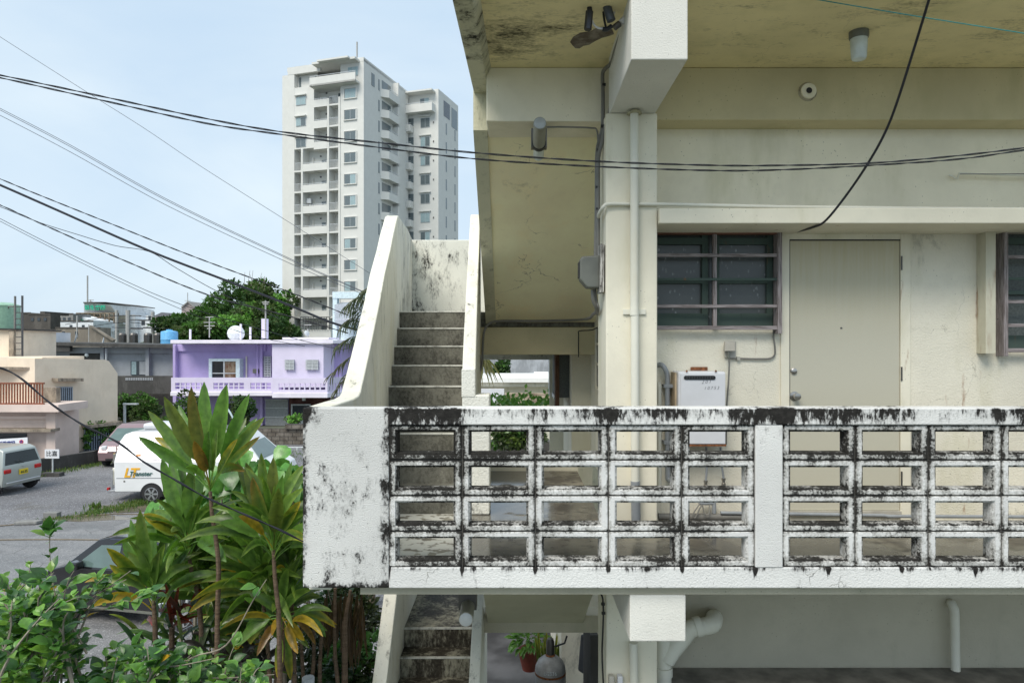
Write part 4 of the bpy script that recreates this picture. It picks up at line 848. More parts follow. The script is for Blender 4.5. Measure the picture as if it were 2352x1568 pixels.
def antenna(x, y0, y1, D, r, lab, els=()):
    t = thing('antenna', lab, 'antenna', P(x, y1, D)); MB().tube([P(x, y1, D), P(x, y0, D)], r, 6).build('mast', M['polec'], t)
    for (ya, w_) in els: MB().tube([P(x-w_, ya+.5, D), P(x+w_, ya, D)], r*.7, 5).build('antenna_element', M['polec'], t)
    return t
antenna(201, 633, 695, 104, .12, 'tall thin mast on the hospital roof'); antenna(208, 688, 696, 104, .08, 'small aerial on the hospital roof', ((689, 7), (693, 4)))
antenna(431, 672, 693, 120, .07, 'thin aerial on the small gable', ((690, 7),)); antenna(820, 97, 132, 98, .12, 'thin mast on the tower roof'); antenna(772, 134, 143, 97, .10, 'flat aerial on the tower roof', ((135, 12), (136, 9)))
antenna(610, 690, 778, 42, .05, 'aerial on the lavender chimney post', ((694, 8), (698, 6))); antenna(481, 727, 775, 45, .04, 'fishbone aerial behind the lavender roof', ((728, 9), (740, 13), (748, 12), (754, 5))); antenna(707, 755, 780, 44, .04, 'small dish mast on the right of the lavender roof', ((746, 8),))
antenna(177, 725, 775, 60, .07, 'thin roof pole in front of the green triangle'); antenna(204, 745, 790, 58, .05, 'short thin roof pole')
# ---------------- tower ----------------
M['tw'] = weathered('tower_white', (.64, .64, .61), .9, stucco=0, ms=.5, tone=(.97, 1.02)); M['tws'] = simple('tower_pale', (.66, .66, .62), .7, var=.04)
M['twin'] = simple('tower_glass', (.12, .15, .16), .12, spec=.7); M['curt'] = simple('curtain_glass', (.30, .40, .42), .25); M['rail2'] = simple('balcony_rail', (.50, .53, .55), .5)
TX, TY, TH = -21.4, 96.0, -17.5
th = R(TH); ct, s_t = math.cos(th), math.sin(th)
tw = thing('apartment_tower', 'tall white apartment tower with many balconies rising behind the stairs', 'building', (TX, TY, 0), th)
def fx(x, y=0):   # pixel x -> local x on the plane local y
    k = (x-CX)/F; ax = TX-s_t*y; ay = TY+ct*y   # point = (ax+ct*l, ay+s_t*l)
    return (k*ay-ax)/(ct-k*s_t)
def fz(py, lx, ly=0):
    Dd = TY+s_t*lx+ct*ly; return H+(CY-py)/F*Dd
def tb(name, x0, x1, y0, y1, z0, z1, mat, bevel=0, label=None): return MB().box(x0, x1, y0, y1, z0, z1).build(name, M[mat], tw, bevel=bevel, label=label)
def sx(py, y=0): return None
ZT = fz(131, 0); FP = 49.25/F*96*1.0
XLt = fx(660); XLL = fx(645)
# core, set back behind the balconies
tb('wall', XLL, -.2, 1.5, 13.9, 0, ZT-1.5, 'tws'); 
tb('wall', XLL, fx(661), .35, 5, 0, fz(172, fx(650)), 'tw')
tb('wall', fx(661), fx(676), 0, 1.6, 0, ZT-.3, 'tw')
tb('wall', fx(782), 0, 0, 13.9, 0, ZT-.25, 'tw')
zs = fz(340, fx(715)); tb('wall', fx(676)+.001, fx(721), .02, 1.6, zs, ZT-3.1, 'tw')
tb('roof_slab', fx(660), 0, -.02, 13.95, ZT-.6, ZT-.02, 'tw'); tb('parapet', fx(661), fx(735), -.03, .4, ZT-3.2+2.1, ZT-.3, 'tw')
tb('top_niche', fx(676), fx(721), .9, 1.0, ZT-3.2, ZT-.5, 'tw')
for xx in (679, 715): tb('window', fx(xx), fx(xx+4), .86, .92, ZT-3.1, ZT-1.3, 'twin')
tb('canopy', fx(728), fx(826), -1.3, 1.5, ZT-.65, ZT-.35, 'tw'); tb('canopy', fx(745), fx(815), -1.9, -1.2, ZT-.62, ZT-.38, 'tw')
def railing(x0, x1, y, z0, z1, n, name='railing'):
    b = MB(); b.box(x0, x1, y, y+.05, z1-.05, z1); 
    for k in range(n): a = x0+(x1-x0)*(k+.5)/n; b.box(a-.02, a+.02, y+.006, y+.04, z0, z1-.05)
    return tag(b.build(name, M['rail2'], tw), kind='stuff')
def win(x0, x1, y, z0, z1, seed, mat=None):
    q = random.Random(seed); f = MB().box(x0-.05, x1+.05, y-.06, y+.02, z0-.05, z1+.05).build('window', M['rail2'], tw)
    xm = (x0+x1)/2; MB().box(x0, xm-.03, y-.09, y-.055, z0, z1).build('pane', M[q.choice(['twin', 'curt', 'twin'])], f); MB().box(xm+.03, x1, y-.08, y-.05, z0, z1).build('pane', M[q.choice(['twin', 'curt', 'twin'])], f); return f
xa, xb = fx(793), fx(817)
for i in range(13):
    zc = fz(215+49.2*i, (xa+xb)/2)
    f = MB(); f.box(xa-.22, xb+.22, -.18, .02, zc-.78, zc-.66); f.box(xb+.1, xb+.22, -.16, .02, zc-.66, zc+.699); f.box(xa-.22, xb+.22, -.16, .02, zc+.7, zc+.8); f.box(xa-.22, xa-.1, -.16, .02, zc-.66, zc+.7)
    f.build('window_surround', M['tw'], tw); win(xa, xb, -.03, zc-.62, zc+.62, i)
    zf_ = zc-1.28    # floor level
    # col 3 narrow balcony
    a, b_ = fx(754), fx(776)
    tb('balcony_slab', fx(721), fx(779), -.05, 1.5, zf_-.12, zf_+.12, 'tw')
    railing(a+.1, b_, -.02, zf_+.1, zf_+1.2, 7); tb('door', a+.75, b_-.25, 1.42, 1.5, zf_+.12, zf_+2.1, 'curt' if i % 3 else 'twin')
    # col 2
    c, d = (fx(722) if i < 3 else fx(695)), fx(752)
    if i > 2: tb('balcony_slab', fx(676), fx(724), -.04, 1.5, zf_-.12, zf_+.12, 'tw')
    tb('balcony_parapet', c, d, -.10, .04, zf_-.12, zf_+.95, 'tw'); tb('rail', c, d, -.06, -.02, zf_+1.08, zf_+1.14, 'rail2')
    for k in range(5): tb('rail_post', c+(d-c)*(k+.5)/5, c+(d-c)*(k+.5)/5+.05, -.06, -.02, zf_+.95, zf_+1.1, 'rail2')
    tb('window', (c+d)/2+.2, (c+d)/2+.85, 1.42, 1.5, zf_+1.0, zf_+1.75, 'twin')
    tb('wall_fin', (c+d)/2-1.2, (c+d)/2-1.1, 1.2, 1.5, zf_, zf_+2.2, 'tws'); tb('air_outlet', (c+d)/2-.1, (c+d)/2+.12, 1.38, 1.5, zf_+2.25, zf_+2.45, 'darkmetal')
    if i == 5: tb('air_conditioner', c+.25, c+.95, .6, 1.0, zf_+1.5, zf_+2.2, 'rail2')
    if i > 2:
        e, g2 = fx(677), fx(691); railing(e, g2, -.02, zf_+.1, zf_+1.25, 5); tb('door', e+.45, g2-.1, 1.42, 1.5, zf_+.12, zf_+2.0, 'curt' if i % 2 else 'twin')
    else: win(fx(681), fx(702), 0, zc-.75, zc+.35, 60+i); tb('window_hood', fx(678), fx(704), -.35, .02, zc+.55, zc+.72, 'tw')
for (x, z1) in ((692.5, zs), (752.5, ZT-5.2), (778, ZT-5.2)): tb('pier', fx(x), fx(x+4), -.12, 1.5, 0, z1, 'tw')
zf_ = fz(196, fx(770)); tb('balcony_parapet', fx(722), fx(826), -1.2, -1.05, zf_-.25, zf_+1.0, 'tw'); tb('balcony_slab', fx(722), fx(826), -1.2, 1.5, zf_-.25, zf_-.0, 'tw'); tb('rail', fx(722), fx(826), -1.15, -1.1, zf_+1.15, zf_+1.22, 'rail2')
win(fx(800), fx(822), -.0, zf_+1.0, zf_+2.2, 77); tb('window', fx(745), fx(752), 1.35, 1.5, zf_+.2, zf_+2.0, 'twin')
# right face of the first wing
def sy(px, lx=0):      # pixel x -> local y on plane local x
    k = (px-CX)/F; ax = TX+ct*lx; ay = TY+s_t*lx     # point (ax - s_t*y, ay+ct*y)
    return (k*ay-ax)/(-s_t-k*ct)
ye = sy(906)
for i in range(13):
    y0, y1 = sy(874), sy(902); ya = sy(872)
    zz = fz(217+45.5*i, 0, (y0+y1)/2)-0.0; z0 = ZT-3.9-3.02*i
    MB().prism([(0, y0, z0), (.95, y0+.9, z0), (.95, y1, z0), (0, y1, z0)], (0, 0, 1.15)).build('balcony_parapet', M['tw'], tw)
    tb('balcony_recess', -.02, .04, y0+.4, y1-.7, z0+1.15, z0+2.55, 'twin'); tb('rail', .9, .95, y0+1.1, y1, z0+1.3, z0+1.38, 'rail2'); tb('slit_window', -.02, .05, sy(869), sy(871.5), z0+.7, z0+2.3, 'twin')
    tb('wall_fin', 0, .95, y1, y1+.35, z0-.4, z0+3.1 if i else z0+3.3, 'tw')
tb('window', -.02, .05, sy(853), sy(860), ZT-3.2, ZT-1.4, 'twin')
# link corridor between the wings
ly0, ly1 = sy(907), 14.2
tb('wall', -1.5, -.6, ly0-.3, 15, 0, ZT-1.2, 'fardark')
for i in range(13):
    z0 = ZT-3.55-3.02*i; tb('corridor_parapet', -.55, -.3, ly0-.2, 14.3, z0, z0+1.25, 'tw'); tb('corridor_post', -.6, -.5, sy(916), sy(916)+.25, z0+1.2, z0+3.1, 'tw')
tb('roof_beam', -.6, -.2, ly0-.4, 14.3, ZT-.9, ZT-.05, 'tw')
# second wing
WL, WR, WY0, WY1 = -1.2, fx(1007, 14.2), 14.2, 22.4
Z2 = fz(204, WR, WY0)
tb('wall', WL, WR, WY0, WY1, 0, Z2-.02, 'tw'); tb('canopy', fx(928, WY0), fx(1000, WY0), WY0-1.4, WY0+.1, Z2-.6, Z2-.35, 'tw')
for i in range(13):
    z0 = Z2-3.75-3.02*i
    if i == 0:
        tb('balcony_parapet', fx(926, WY0), fx(1000, WY0), WY0-1.3, WY0+.0, z0, z0+1.25, 'tw'); tb('rail', fx(926, WY0), fx(1000, WY0), WY0-1.25, WY0-1.2, z0+1.4, z0+1.48, 'rail2')
        tb('balcony_recess', fx(932, WY0), fx(996, WY0), WY0-.03, WY0+.1, z0+1.2, z0+2.9, 'tws'); win(fx(966, WY0), fx(985, WY0), WY0-.05, z0+1.0, z0+2.4, 5)
    else:
        a, b_ = fx(925, WY0), fx(950, WY0); tb('balcony_parapet', a, b_, WY0-1.2, WY0, z0+.1, z0+1.25, 'tw', bevel=.1); tb('balcony_recess', a+.4, b_, WY0-.03, WY0+.1, z0+1.25, z0+2.5, 'twin'); tb('rail', a, b_, WY0-1.1, WY0-1.05, z0+1.4, z0+1.46, 'rail2')
        win(fx(967, WY0), fx(987, WY0), WY0-.02, z0+.9, z0+2.3, 90+i); tb('window_hood', fx(963, WY0), fx(990, WY0), WY0-.3, WY0, z0+2.55, z0+2.7, 'tw'); tb('vent', fx(995, WY0), fx(997, WY0), WY0-.1, WY0, z0+1.4, z0+1.65, 'darkmetal')
    for px in (1024, 1044):
        if i: tb('slit_window', WR-.05, WR+.04, sy(px, WR), sy(px, WR)+.35, z0+.4, z0+2.2, 'twin')
tb('roof_opening', WR-.05, WR+.03, sy(1019, WR), sy(1033, WR), Z2-3.6, Z2-1.1, 'winfar'); tb('roof_opening', WR-.05, WR+.03, sy(1037, WR), sy(1050, WR), Z2-4.4, Z2-1.2, 'twin')
# tower annex and the pale blue frame at its foot
an = thing('annex_block', 'low white annex with roof railing at the foot of the tower', 'building', P(700, 775, 75))
MB().box(PX(658, 75), PX(760, 75), 75, 82, 0, PZ(757, 75)).build('wall', M['tw'], an); b = MB()
for k in range(12): b.box(PX(690+6*k, 74.8)-.03, PX(690+6*k, 74.8)+.03, 74.8, 74.9, PZ(757, 74.8), PZ(728, 74.8))
for y in (728, 740, 748): b.box(PX(690, 74.8), PX(760, 74.8), 74.8, 74.86, PZ(y, 74.8)-.04, PZ(y, 74.8)+.04)
tag(b.build('railing', M['darkmetal'], an), kind='stuff'); panel(an, 'window', 672, 684, 766, 772, 75, 'winfar')
bf = thing('roof_pergola', 'pale blue concrete roof frame with water tank rising above the lavender house', 'pergola', P(790, 775, 47)); M['pblue'] = simple('pale_blue_paint', (.55, .66, .70), .7); M['shiny'] = simple('stainless_tank', (.55, .57, .6), .25, .6)
MB().box(PX(764, 47), PX(774, 47), 47, 47.6, PZ(790, 47), PZ(671, 47)).build('post', M['pblue'], bf); MB().box(PX(764, 47), PX(850, 47), 46.95, 47.65, PZ(685, 47), PZ(670, 47)).build('beam', M['pblue'], bf)
MB().box(PX(774, 48), PX(880, 48), 49, 51, PZ(790, 48), PZ(700, 48)).build('wall', M['pblue'], bf)
MB().lathe(P(812, 745, 47.5), [(1.3, 0), (1.3, .25), (1.35, .3), (1.3, .35), (1.3, .8), (1.35, .85), (1.3, .9), (1.3, 1.35), (.9, 1.5), (.1, 1.55)], 20).build('tank', M['shiny'], bf, smooth=True)
b = MB()
for k in range(8): b.box(PX(775+4*k, 46.8)-.02, PX(775+4*k, 46.8)+.02, 46.8, 46.85, PZ(745, 46.8), PZ(718, 46.8))
tag(b.build('railing', M['rusty'], bf), kind='stuff')
# ---------------- lavender house ----------------
M['lav'] = weathered('lavender_paint', (.46, .385, .67), .655, mcol=(.25, .2, .35), ms=1.2, stucco=0, tone=(.95, 1.04)); M['lavl'] = weathered('pale_lavender_paint', (.68, .63, .79), .68, mcol=(.4, .36, .48), ms=2, stucco=0, tone=(.96, 1.03)); M['lavw'] = weathered('lavender_white_trim', (.80, .76, .86), .85, ms=3, stucco=0)
def brickmat(name, c1, c2, mo, sc=1.0, bw=.22, bh=.07):
    b = NB(name); n = b.t.nodes.new('ShaderNodeTexBrick'); ax = b.sep(b.pos()); cm = b.t.nodes.new('ShaderNodeCombineXYZ'); b.L(ax[0], cm.inputs[0]); b.L(ax[2], cm.inputs[1]); b.L(cm.outputs[0], n.inputs['Vector'])
    n.inputs['Scale'].default_value = sc; n.inputs['Brick Width'].default_value = bw; n.inputs['Row Height'].default_value = bh; n.inputs['Mortar Size'].default_value = bh*.09
    b.setin(n.inputs['Color1'], c1); b.setin(n.inputs['Color2'], c2); b.setin(n.inputs['Mortar'], mo); k = b.noise(b.pos(), 2.5, 6, .65)
    return b.fin(b.mix(b.rng(k, .35, .65), b.mix(1.0, n.outputs[0], (.55, .52, .5), 'MULTIPLY'), n.outputs[0]), .85, 0, .2)
M['redbrick'] = brickmat('red_brown_brick', (.12, .05, .045), (.17, .075, .065), (.10, .085, .08)); M['blockwall'] = brickmat('dark_concrete_block', (.16, .145, .125), (.21, .19, .165), (.07, .065, .06), 1, .42, .2)
M['tanbrick'] = brickmat('tan_brick', (.40, .33, .24), (.5, .42, .32), (.24, .20, .16), 1, .3, .1)
D1 = 41.0
lh = thing('lavender_house', 'two storey lavender house with openwork balcony and flat white edged roof', 'house', (PX(600, 43), 43, 0))
def lb2(name, x0, x1, y0, y1, D, dep, mat, bev=0, par=None): return MB().box(PX(x0, D), PX(x1, D), D, D+dep, PZ(y1, D), PZ(y0, D)).build(name, M[mat], par or lh, bevel=bev)
fy = 42.3
MB().box(PX(397, fy), PX(800, 44), fy, 52, 0, PZ(790, fy)).build('wall', M['lav'], lh)
MB().prism([(PX(391, D1-.2), D1-.2, PZ(789, D1-.2)), (PX(765, D1-.2), D1-.2, PZ(789, D1-.2)), (PX(880, 45), 45.5, PZ(789, D1-.2)), (PX(880, 45), 53, PZ(789, D1-.2)), (PX(391, D1-.2), 53, PZ(789, D1-.2))], (0, 0, .22)).build('roof', M['lavw'], lh, bevel=.03)
pj = MB().prism([(PX(625, D1), D1, 2.4), (PX(743, D1), D1, 2.4), (PX(757, D1), fy+.3, 2.4), (PX(627, D1), fy+.3, 2.4)], (0, 0, PZ(790, D1)-2.4)).build('projecting_bay', M['lavl'], lh)
for x in (397, 455, 600, 750): pass
for x, w_ in ((403, 6), (600, 6)): MB().box(PX(x, fy), PX(x+w_, fy), fy-.25, fy, 0, PZ(790, fy)).build('column', M['lav'], lh)
MB().box(PX(403, fy), PX(612, fy), fy-.15, fy, PZ(806, fy), PZ(790, fy)).build('beam', M['lav'], lh)
MB().prism([(PX(756, 42), 42.2, 0), (PX(762, 42), 42.2, 0), (PX(762, 42), 42.6, 0), (PX(756, 42), 42.6, 0)], (0, 0, 5)).build('column', M['lav'], lh)
# windows
wv = lb2('window', 488, 544, 829, 867, fy-.5, .05, 'darkglass'); lb2('curtain', 517, 541, 829, 867, fy-.54, .03, 'rusty', par=wv); 
b = MB()
for (x0, x1, y0, y1) in ((481, 488, 829.1, 870), (543, 552, 829.1, 870), (481, 552, 823, 829)): b.box(PX(x0, fy-.5), PX(x1, fy-.5), fy-.6, fy, PZ(y1, fy), PZ(y0, fy))
b.build('window_box', M['pblue'], wv); b = MB()
for (x0, x1, y0, y1) in ((514, 517, 829, 868), (488, 513.9, 855, 857), (517.1, 543, 855, 857)): b.box(PX(x0, fy-.5), PX(x1, fy-.5), fy-.57, fy-.53, PZ(y1, fy), PZ(y0, fy))
b.build('window_frame', M['rail2'], wv)
def louvre(x0, x1, y0, y1, D, n):
    o = lb2('louvre_window', x0, x1, y0, y1, D-.04, .05, 'winfar'); b = MB()
    for k in range(n): zz = PZ(y0+(y1-y0)*(k+.5)/n, D); b.box(PX(x0-1, D), PX(x1+1, D), D-.16, D-.08, zz-.03, zz+.03)
    for x in (x0-1, (x0+x1)/2, x1): b.box(PX(x, D), PX(x+1.2, D), D-.15, D-.09, PZ(y1+1, D), PZ(y0-1, D))
    tag(b.build('bars', M['rail2'], o), kind='stuff')
louvre(657, 676, 826, 849, D1, 7); louvre(705, 731, 826, 849, D1, 7); louvre(609, 623, 818, 865, fy, 12)
lb2('meter', 580, 592, 847, 857, fy-.25, .25, 'greybox', .02); 
for x in (566, ): MB().tube([P(x, 818, fy-.1), P(x, 868, fy-.1)], .05, 6).build('pipe', M['pvc'], lh)
for x in (591, 402, 749, 760): MB().tube([P(x, 793, fy-.35), P(x, 868, fy-.35)], .045, 6).build('pipe', M['lav'], lh)
# balcony
bl = lb2('balcony_slab', 391, 625, 900, 909, D1-.4, 2, 'lavw', .02); MB().prism([(PX(625, D1-.8), D1-.8, PZ(913, D1-.8)), (PX(752, D1-.8), D1-.8, PZ(913, D1-.8)), (PX(800, D1+1), D1+1.5, PZ(913, D1-.8)), (PX(625, D1), D1+1.5, PZ(913, D1-.8))], (0, 0, .26)).build('balcony_slab', M['lavw'], lh)
bp_ = MB(); D_ = D1-.3
def openwork(b, xa, xb, D, ytop, ybot, cols, y1, y2):
    # solid frame with two rows of small holes between y1..y2
    b.box(PX(xa, D), PX(xb, D), D, D+.12, PZ(y1, D), PZ(ytop, D)); b.box(PX(xa, D), PX(xb, D), D, D+.12, PZ(ybot, D), PZ(y2, D))
    for (u, v, n) in cols:
        pass
    xs = []; prev = xa
    for (u, v, n) in cols:
        b.box(PX(prev, D), PX(u, D), D, D+.12, PZ(y2, D), PZ(y1, D)); step = (v-u)/n
        for k in range(1, n): b.box(PX(u+step*k-1.4, D), PX(u+step*k+1.4, D), D+.01, D+.11, PZ(y2, D), PZ(y1, D))
        ym = (y1+y2)/2; b.box(PX(u, D), PX(v, D), D+.015, D+.105, PZ(ym+1, D), PZ(ym-1, D)); prev = v
    b.box(PX(prev, D), PX(xb, D), D, D+.12, PZ(y2, D), PZ(y1, D))
openwork(bp_, 393, 626, D_, 867, 901, ((402, 472, 6), (490, 560, 6), (575, 622, 4)), 879, 893)
bp_.build('balcony_parapet', M['lavl'], lh); b3 = MB(); openwork(b3, 626, 752, D1-.7, 868, 904, ((640, 747, 9),), 880, 895); b3.build('balcony_parapet', M['lavl'], lh)
b4 = MB(); pA = Vector((PX(752, D1-.7), D1-.7, 0)); pB = Vector((PX(800, D1+1.5), D1+1.9, 0)); dr_ = (pB-pA)
for (t0, t1, z0, z1) in ((0, 1, PZ(880, D1), PZ(868, D1-.7)), (0, 1, PZ(904, D1-.7), PZ(895, D1)), *[(k/8-.012, k/8+.03, PZ(896, D1), PZ(879, D1)) for k in range(9)]):
    a = pA+dr_*max(0, t0); c = pA+dr_*min(1, t1); b4.prism([(a.x, a.y, z0), (c.x, c.y, z0), (c.x, c.y, z1), (a.x, a.y, z1)], (.05, .11, 0))
b4.build('balcony_parapet', M['lavl'], lh)
# ground floor
lb2('brick_wall', 664, 757, 911, 985, fy-.12, .1, 'redbrick'); gwn = lb2('window', 672, 712, 929, 958, fy-.2, .06, 'winfar'); b = MB()
for (x0, x1, y0, y1) in ((669, 672, 930.1, 985), (711, 714, 930.1, 985), (669, 714, 927, 930), (672.1, 710.9, 955, 958)): b.box(PX(x0, fy-.2), PX(x1, fy-.2), fy-.26, fy-.15, PZ(y1, fy), PZ(y0, fy))
b.build('window_frame', M['rail2'], gwn); lb2('window_lower_panel', 672, 711, 958, 985, fy-.18, .05, 'rail2')
gt_ = lb2('lattice_gate', 611, 662, 918, 984, fy-.1, .03, 'winfar'); b = MB()
for k in range(22): b.box(PX(611+2.36*k, fy-.15)-.018, PX(611+2.36*k, fy-.15)+.018, fy-.17, fy-.12, PZ(984, fy), PZ(917, fy))
for y in (917, 936, 957, 982): b.box(PX(610, fy), PX(662, fy), fy-.19, fy-.15, PZ(y, fy)-.03, PZ(y, fy)+.03)
tag(b.build('gate_bars', M['rail2'], gt_), kind='stuff'); lb2('door', 508, 545, 926, 990, fy-.05, .05, 'winfar')
lb2('porch_lamp', 694, 700, 911, 920, D1+.3, .2, 'globe')
# roof things
gl = thing('globe_tank', 'white spherical water tank on the lavender roof', 'water tank', P(542, 778, 44)); c = P(542, 766, 44)
MB().lathe(c, [(.02, -.52), (.3, -.43), (.48, -.22), (.53, -.02), (.545, 0), (.53, .02), (.50, .2), (.38, .38), (.2, .49), (.02, .52)], 24).build('tank', simple('white_plastic', (.70, .74, .74), .35), gl, smooth=True)
MB().box(c.x-.35, c.x+.35, c.y-.3, c.y+.3, c.z-.75, c.z-.42).build('stand', M['rail2'], gl)
bt_ = thing('blue_tank', 'light blue plastic water tank on the grey house roof', 'water tank', P(389, 789, 46)); c = P(389, 789, 46); M['blue'] = simple('light_blue_plastic', (.14, .42, .72), .4)
MB().lathe(c, [(.53, 0), (.53, .25), (.545, .28), (.53, .31), (.53, .75), (.50, .82), (.2, .88)], 24).build('tank', M['blue'], bt_, smooth=True); MB().lathe(c+Vector((0, 0, .86)), [(.2, 0), (.2, .08), (.05, .1)], 16).build('lid', M['blue'], bt_, smooth=True)
for x, y0 in ((437, 757), (553, 745), (575, 752)): tag(MB().tube([P(x, 779, 43), P(x, y0, 43), P(x, y0-1, 43)], .07, 6).build('roof_vent', M['lavw']), {437: 'white vent pipe at the left of the lavender roof', 553: 'thin vent pipe right behind the globe tank', 575: 'white vent pipe between globe tank and chimney post'}[x], 'vent pipe')
tag(MB().box(PX(603, 43), PX(614, 43), 42.8, 43.2, PZ(778, 43), PZ(732, 43)).build('chimney_post', M['lavl']), 'tall lavender post on the lavender roof', 'post')
tag(MB().lathe(P(705, 765, 43), [(.01, .05), (.1, .04), (.18, .0), (.19, -.01)], 16, (.7, -.5, .3)).build('satellite_dish', M['rail2'], smooth=True), 'small white satellite dish at the right of the lavender roof', 'satellite dish')
tag(MB().box(PX(655, 42), PX(760, 42), 41.5, 44, PZ(779, 42), PZ(775, 42)).build('roof_board', M['lavw']), 'flat white roof slab raised over the right of the lavender roof', 'roof')
# ---------------- grey house ----------------
M['ghouse'] = weathered('grey_house_paint', (.36, .38, .41), .6, ms=1.2, width=.2, mcol=(.12, .12, .12), stucco=0); M['gdark'] = weathered('blackened_concrete', (.09, .088, .085), .5, ms=1.6, streak=(1, 1, .4), width=.3, mcol=(.025, .024, .023), stucco=0)
gh = thing('grey_house', 'grey concrete house with blackened flat roof and balcony between cream and lavender houses', 'house', (PX(300, 45), 45, 0)); gy = 45.0
def gb(name, x0, x1, y0, y1, D, dep, mat, par=None): return MB().box(PX(x0, D), PX(x1, D), D, D+dep, PZ(y1, D), PZ(y0, D)).build(name, M[mat], par or gh)
MB().box(PX(78, gy), PX(440, gy), gy, 54, 0, PZ(799, gy)).build('wall', M['ghouse'], gh)
MB().prism([P(68, 785, gy-1), P(440, 793, gy-1), P(440, 800, gy-1), P(230, 796, gy-1), P(68, 792, gy-1)], (0, 10, 0)).build('roof', M['gdark'], gh)
gb('fascia', 82, 160, 792, 807, gy-.9, .3, 'gdark'); gb('side_column', 75, 84, 790, 845, gy-.8, .5, 'gdark')
for x, w_ in ((230, 8), (334, 8), (430, 7)): gb('column', x, x+w_, 797, 868, gy-.35, .35, 'ghouse')
gb('beam', 160, 430, 797, 811, gy-.25, .25, 'ghouse'); gb('recess', 160, 229, 811, 850, gy-.03, .03, 'gdark'); gb('shutter', 84, 118, 811, 850, gy-.06, .06, 'tws')
MB().tube([P(244, 800, gy-.5), P(244, 868, gy-.5)], .07, 6).build('pipe', M['rail2'], gh); MB().tube([P(433, 800, gy-.5), P(433, 862, gy-.5)], .08, 6).build('pipe', M['rail2'], gh)
a = gb('window', 300, 337, 829, 861, gy-.08, .05, 'winfar'); gb('curtain', 302, 313, 830, 860, gy-.11, .02, 'curt', a); gb('curtain', 320, 335, 830, 860, gy-.11, .02, 'ghouse', a)
a = gb('window', 397, 412, 831, 853, gy-.08, .05, 'winfar'); gb('wall_heater', 419, 430, 838, 856, gy-.4, .3, 'pvc')
bc = gb('balcony', 225, 437, 863, 904, gy-1.4, .2, 'gdark'); bh = MB()
for k in range(16): bh.box(PX(290+4*k, gy-1.4)-.035, PX(290+4*k, gy-1.4)+.035, gy-1.42, gy-1.39, PZ(873, gy-1.4), PZ(867, gy-1.4))
tag(bh.build('balcony_holes', M['ghouse'], bc), kind='stuff'); gb('ground_floor', 225, 437, 904, 985, gy-.1, .1, 'gdark')
MB().lathe(P(199, 815, gy-.4), [(.02, -.15), (.13, -.05), (.1, .08), (.04, .12)], 12).build('porch_lamp', M['globe'], gh)
for x, y in ((172, 777), (232, 786)): tag(MB().lathe(P(x if x < 200 else 105+130, y, 48), [(.01, .10), (.2, .08), (.36, .02), (.37, .0), (.3, .03), (.01, .07)], 14, (.75, .5, -.2)).build('satellite_dish', M['rail2'], smooth=True), 'grey satellite dish on the roof behind the grey house' if x < 200 else 'pale dish behind the grey roof near the poles', 'satellite dish')
# garden between
def shrub(x, y, D, w_, h_, n, L, cols, lab, seed, base_y=None, mat='treeleaf', k=8, name='garden_shrub', cat='shrub', dz=.5):
    rnd = random.Random(seed); cl = clumpify(x, y, D, w_, h_, dz, k, rnd); zb_ = 0 if base_y is None else PZ(base_y, D)
    return tree(name, lab, cat, (PX(x, D), D, zb_), cl, n, L, cols, seed, None, .05, mat)
shrub(292, 945, 39, 24, 32, 1500, .18, [DG, MG], 'dark leafy bush beside the cream house end', 1)
shrub(340, 935, 38, 32, 36, 2200, .16, [DG, MG, MG], 'round green bush in front of the grey balcony', 2)
shrub(385, 975, 36, 30, 20, 900, .15, [MG, YG], 'yellowish low shrub behind the camper roof', 3)
shrub(430, 940, 37, 34, 42, 1800, .15, [(.10, .12, .03), MG, DG], 'yellow brown tipped pine shrub before the lavender balcony', 4)
shrub(552, 945, 38, 28, 36, 2200, .16, [DG, (.045, .09, .03)], 'dense dark round shrub before the lavender wall', 6)
shrub(678, 962, 37.5, 16, 10, 260, .2, [YG, LG], 'yellow green fern on top of the block wall', 7, 975)
gw = thing('block_wall', 'dark stained concrete block wall behind the camper with white handrail', 'wall', (PX(640, 34), 34, 0))
MB().box(PX(265, 34.5), PX(640, 34.5), 34.5, 34.7, 0, PZ(995, 34.5)).build('wall', M['blockwall'], gw); MB().box(PX(555, 34), PX(760, 34), 34, 34.2, 0, PZ(984, 34)).build('wall', M['blockwall'], gw); MB().box(PX(655, 33.9), PX(760, 33.9), 33.9, 34.3, PZ(985, 34), PZ(974, 34)).build('wall_cap', M['blockwall'], gw)
MB().tube([P(560, 1028, 32), P(700, 1027, 32)], .03, 6).build('handrail', M['rail2'], gw); MB().tube([P(683, 1027, 32), P(683, 1050, 32)], .05, 6).build('handrail_post', M['rail2'], gw)
tag(MB().tube(cr_spline([P(500, 960, 36), P(515, 935, 36), P(530, 950, 36), P(545, 985, 36)]), .05, 6).build('arch_pipe', M['pblue'], smooth=True), 'pale blue curved pipe arch between the shrubs', 'pipe')
tag(MB().box(PX(283, 34), PX(287, 34), 34, 34.1, 0, PZ(925, 34)).build('garden_post', M['rail2']), 'white garden post next to the cream house', 'post')
for x, y in ((1,1),): tag(MB().box(PX(283, 34), PX(315, 34), 33.95, 34.15, PZ(929, 34), PZ(926, 34)).build('garden_rail', M['rail2']), 'short white rail on the garden post', 'rail')
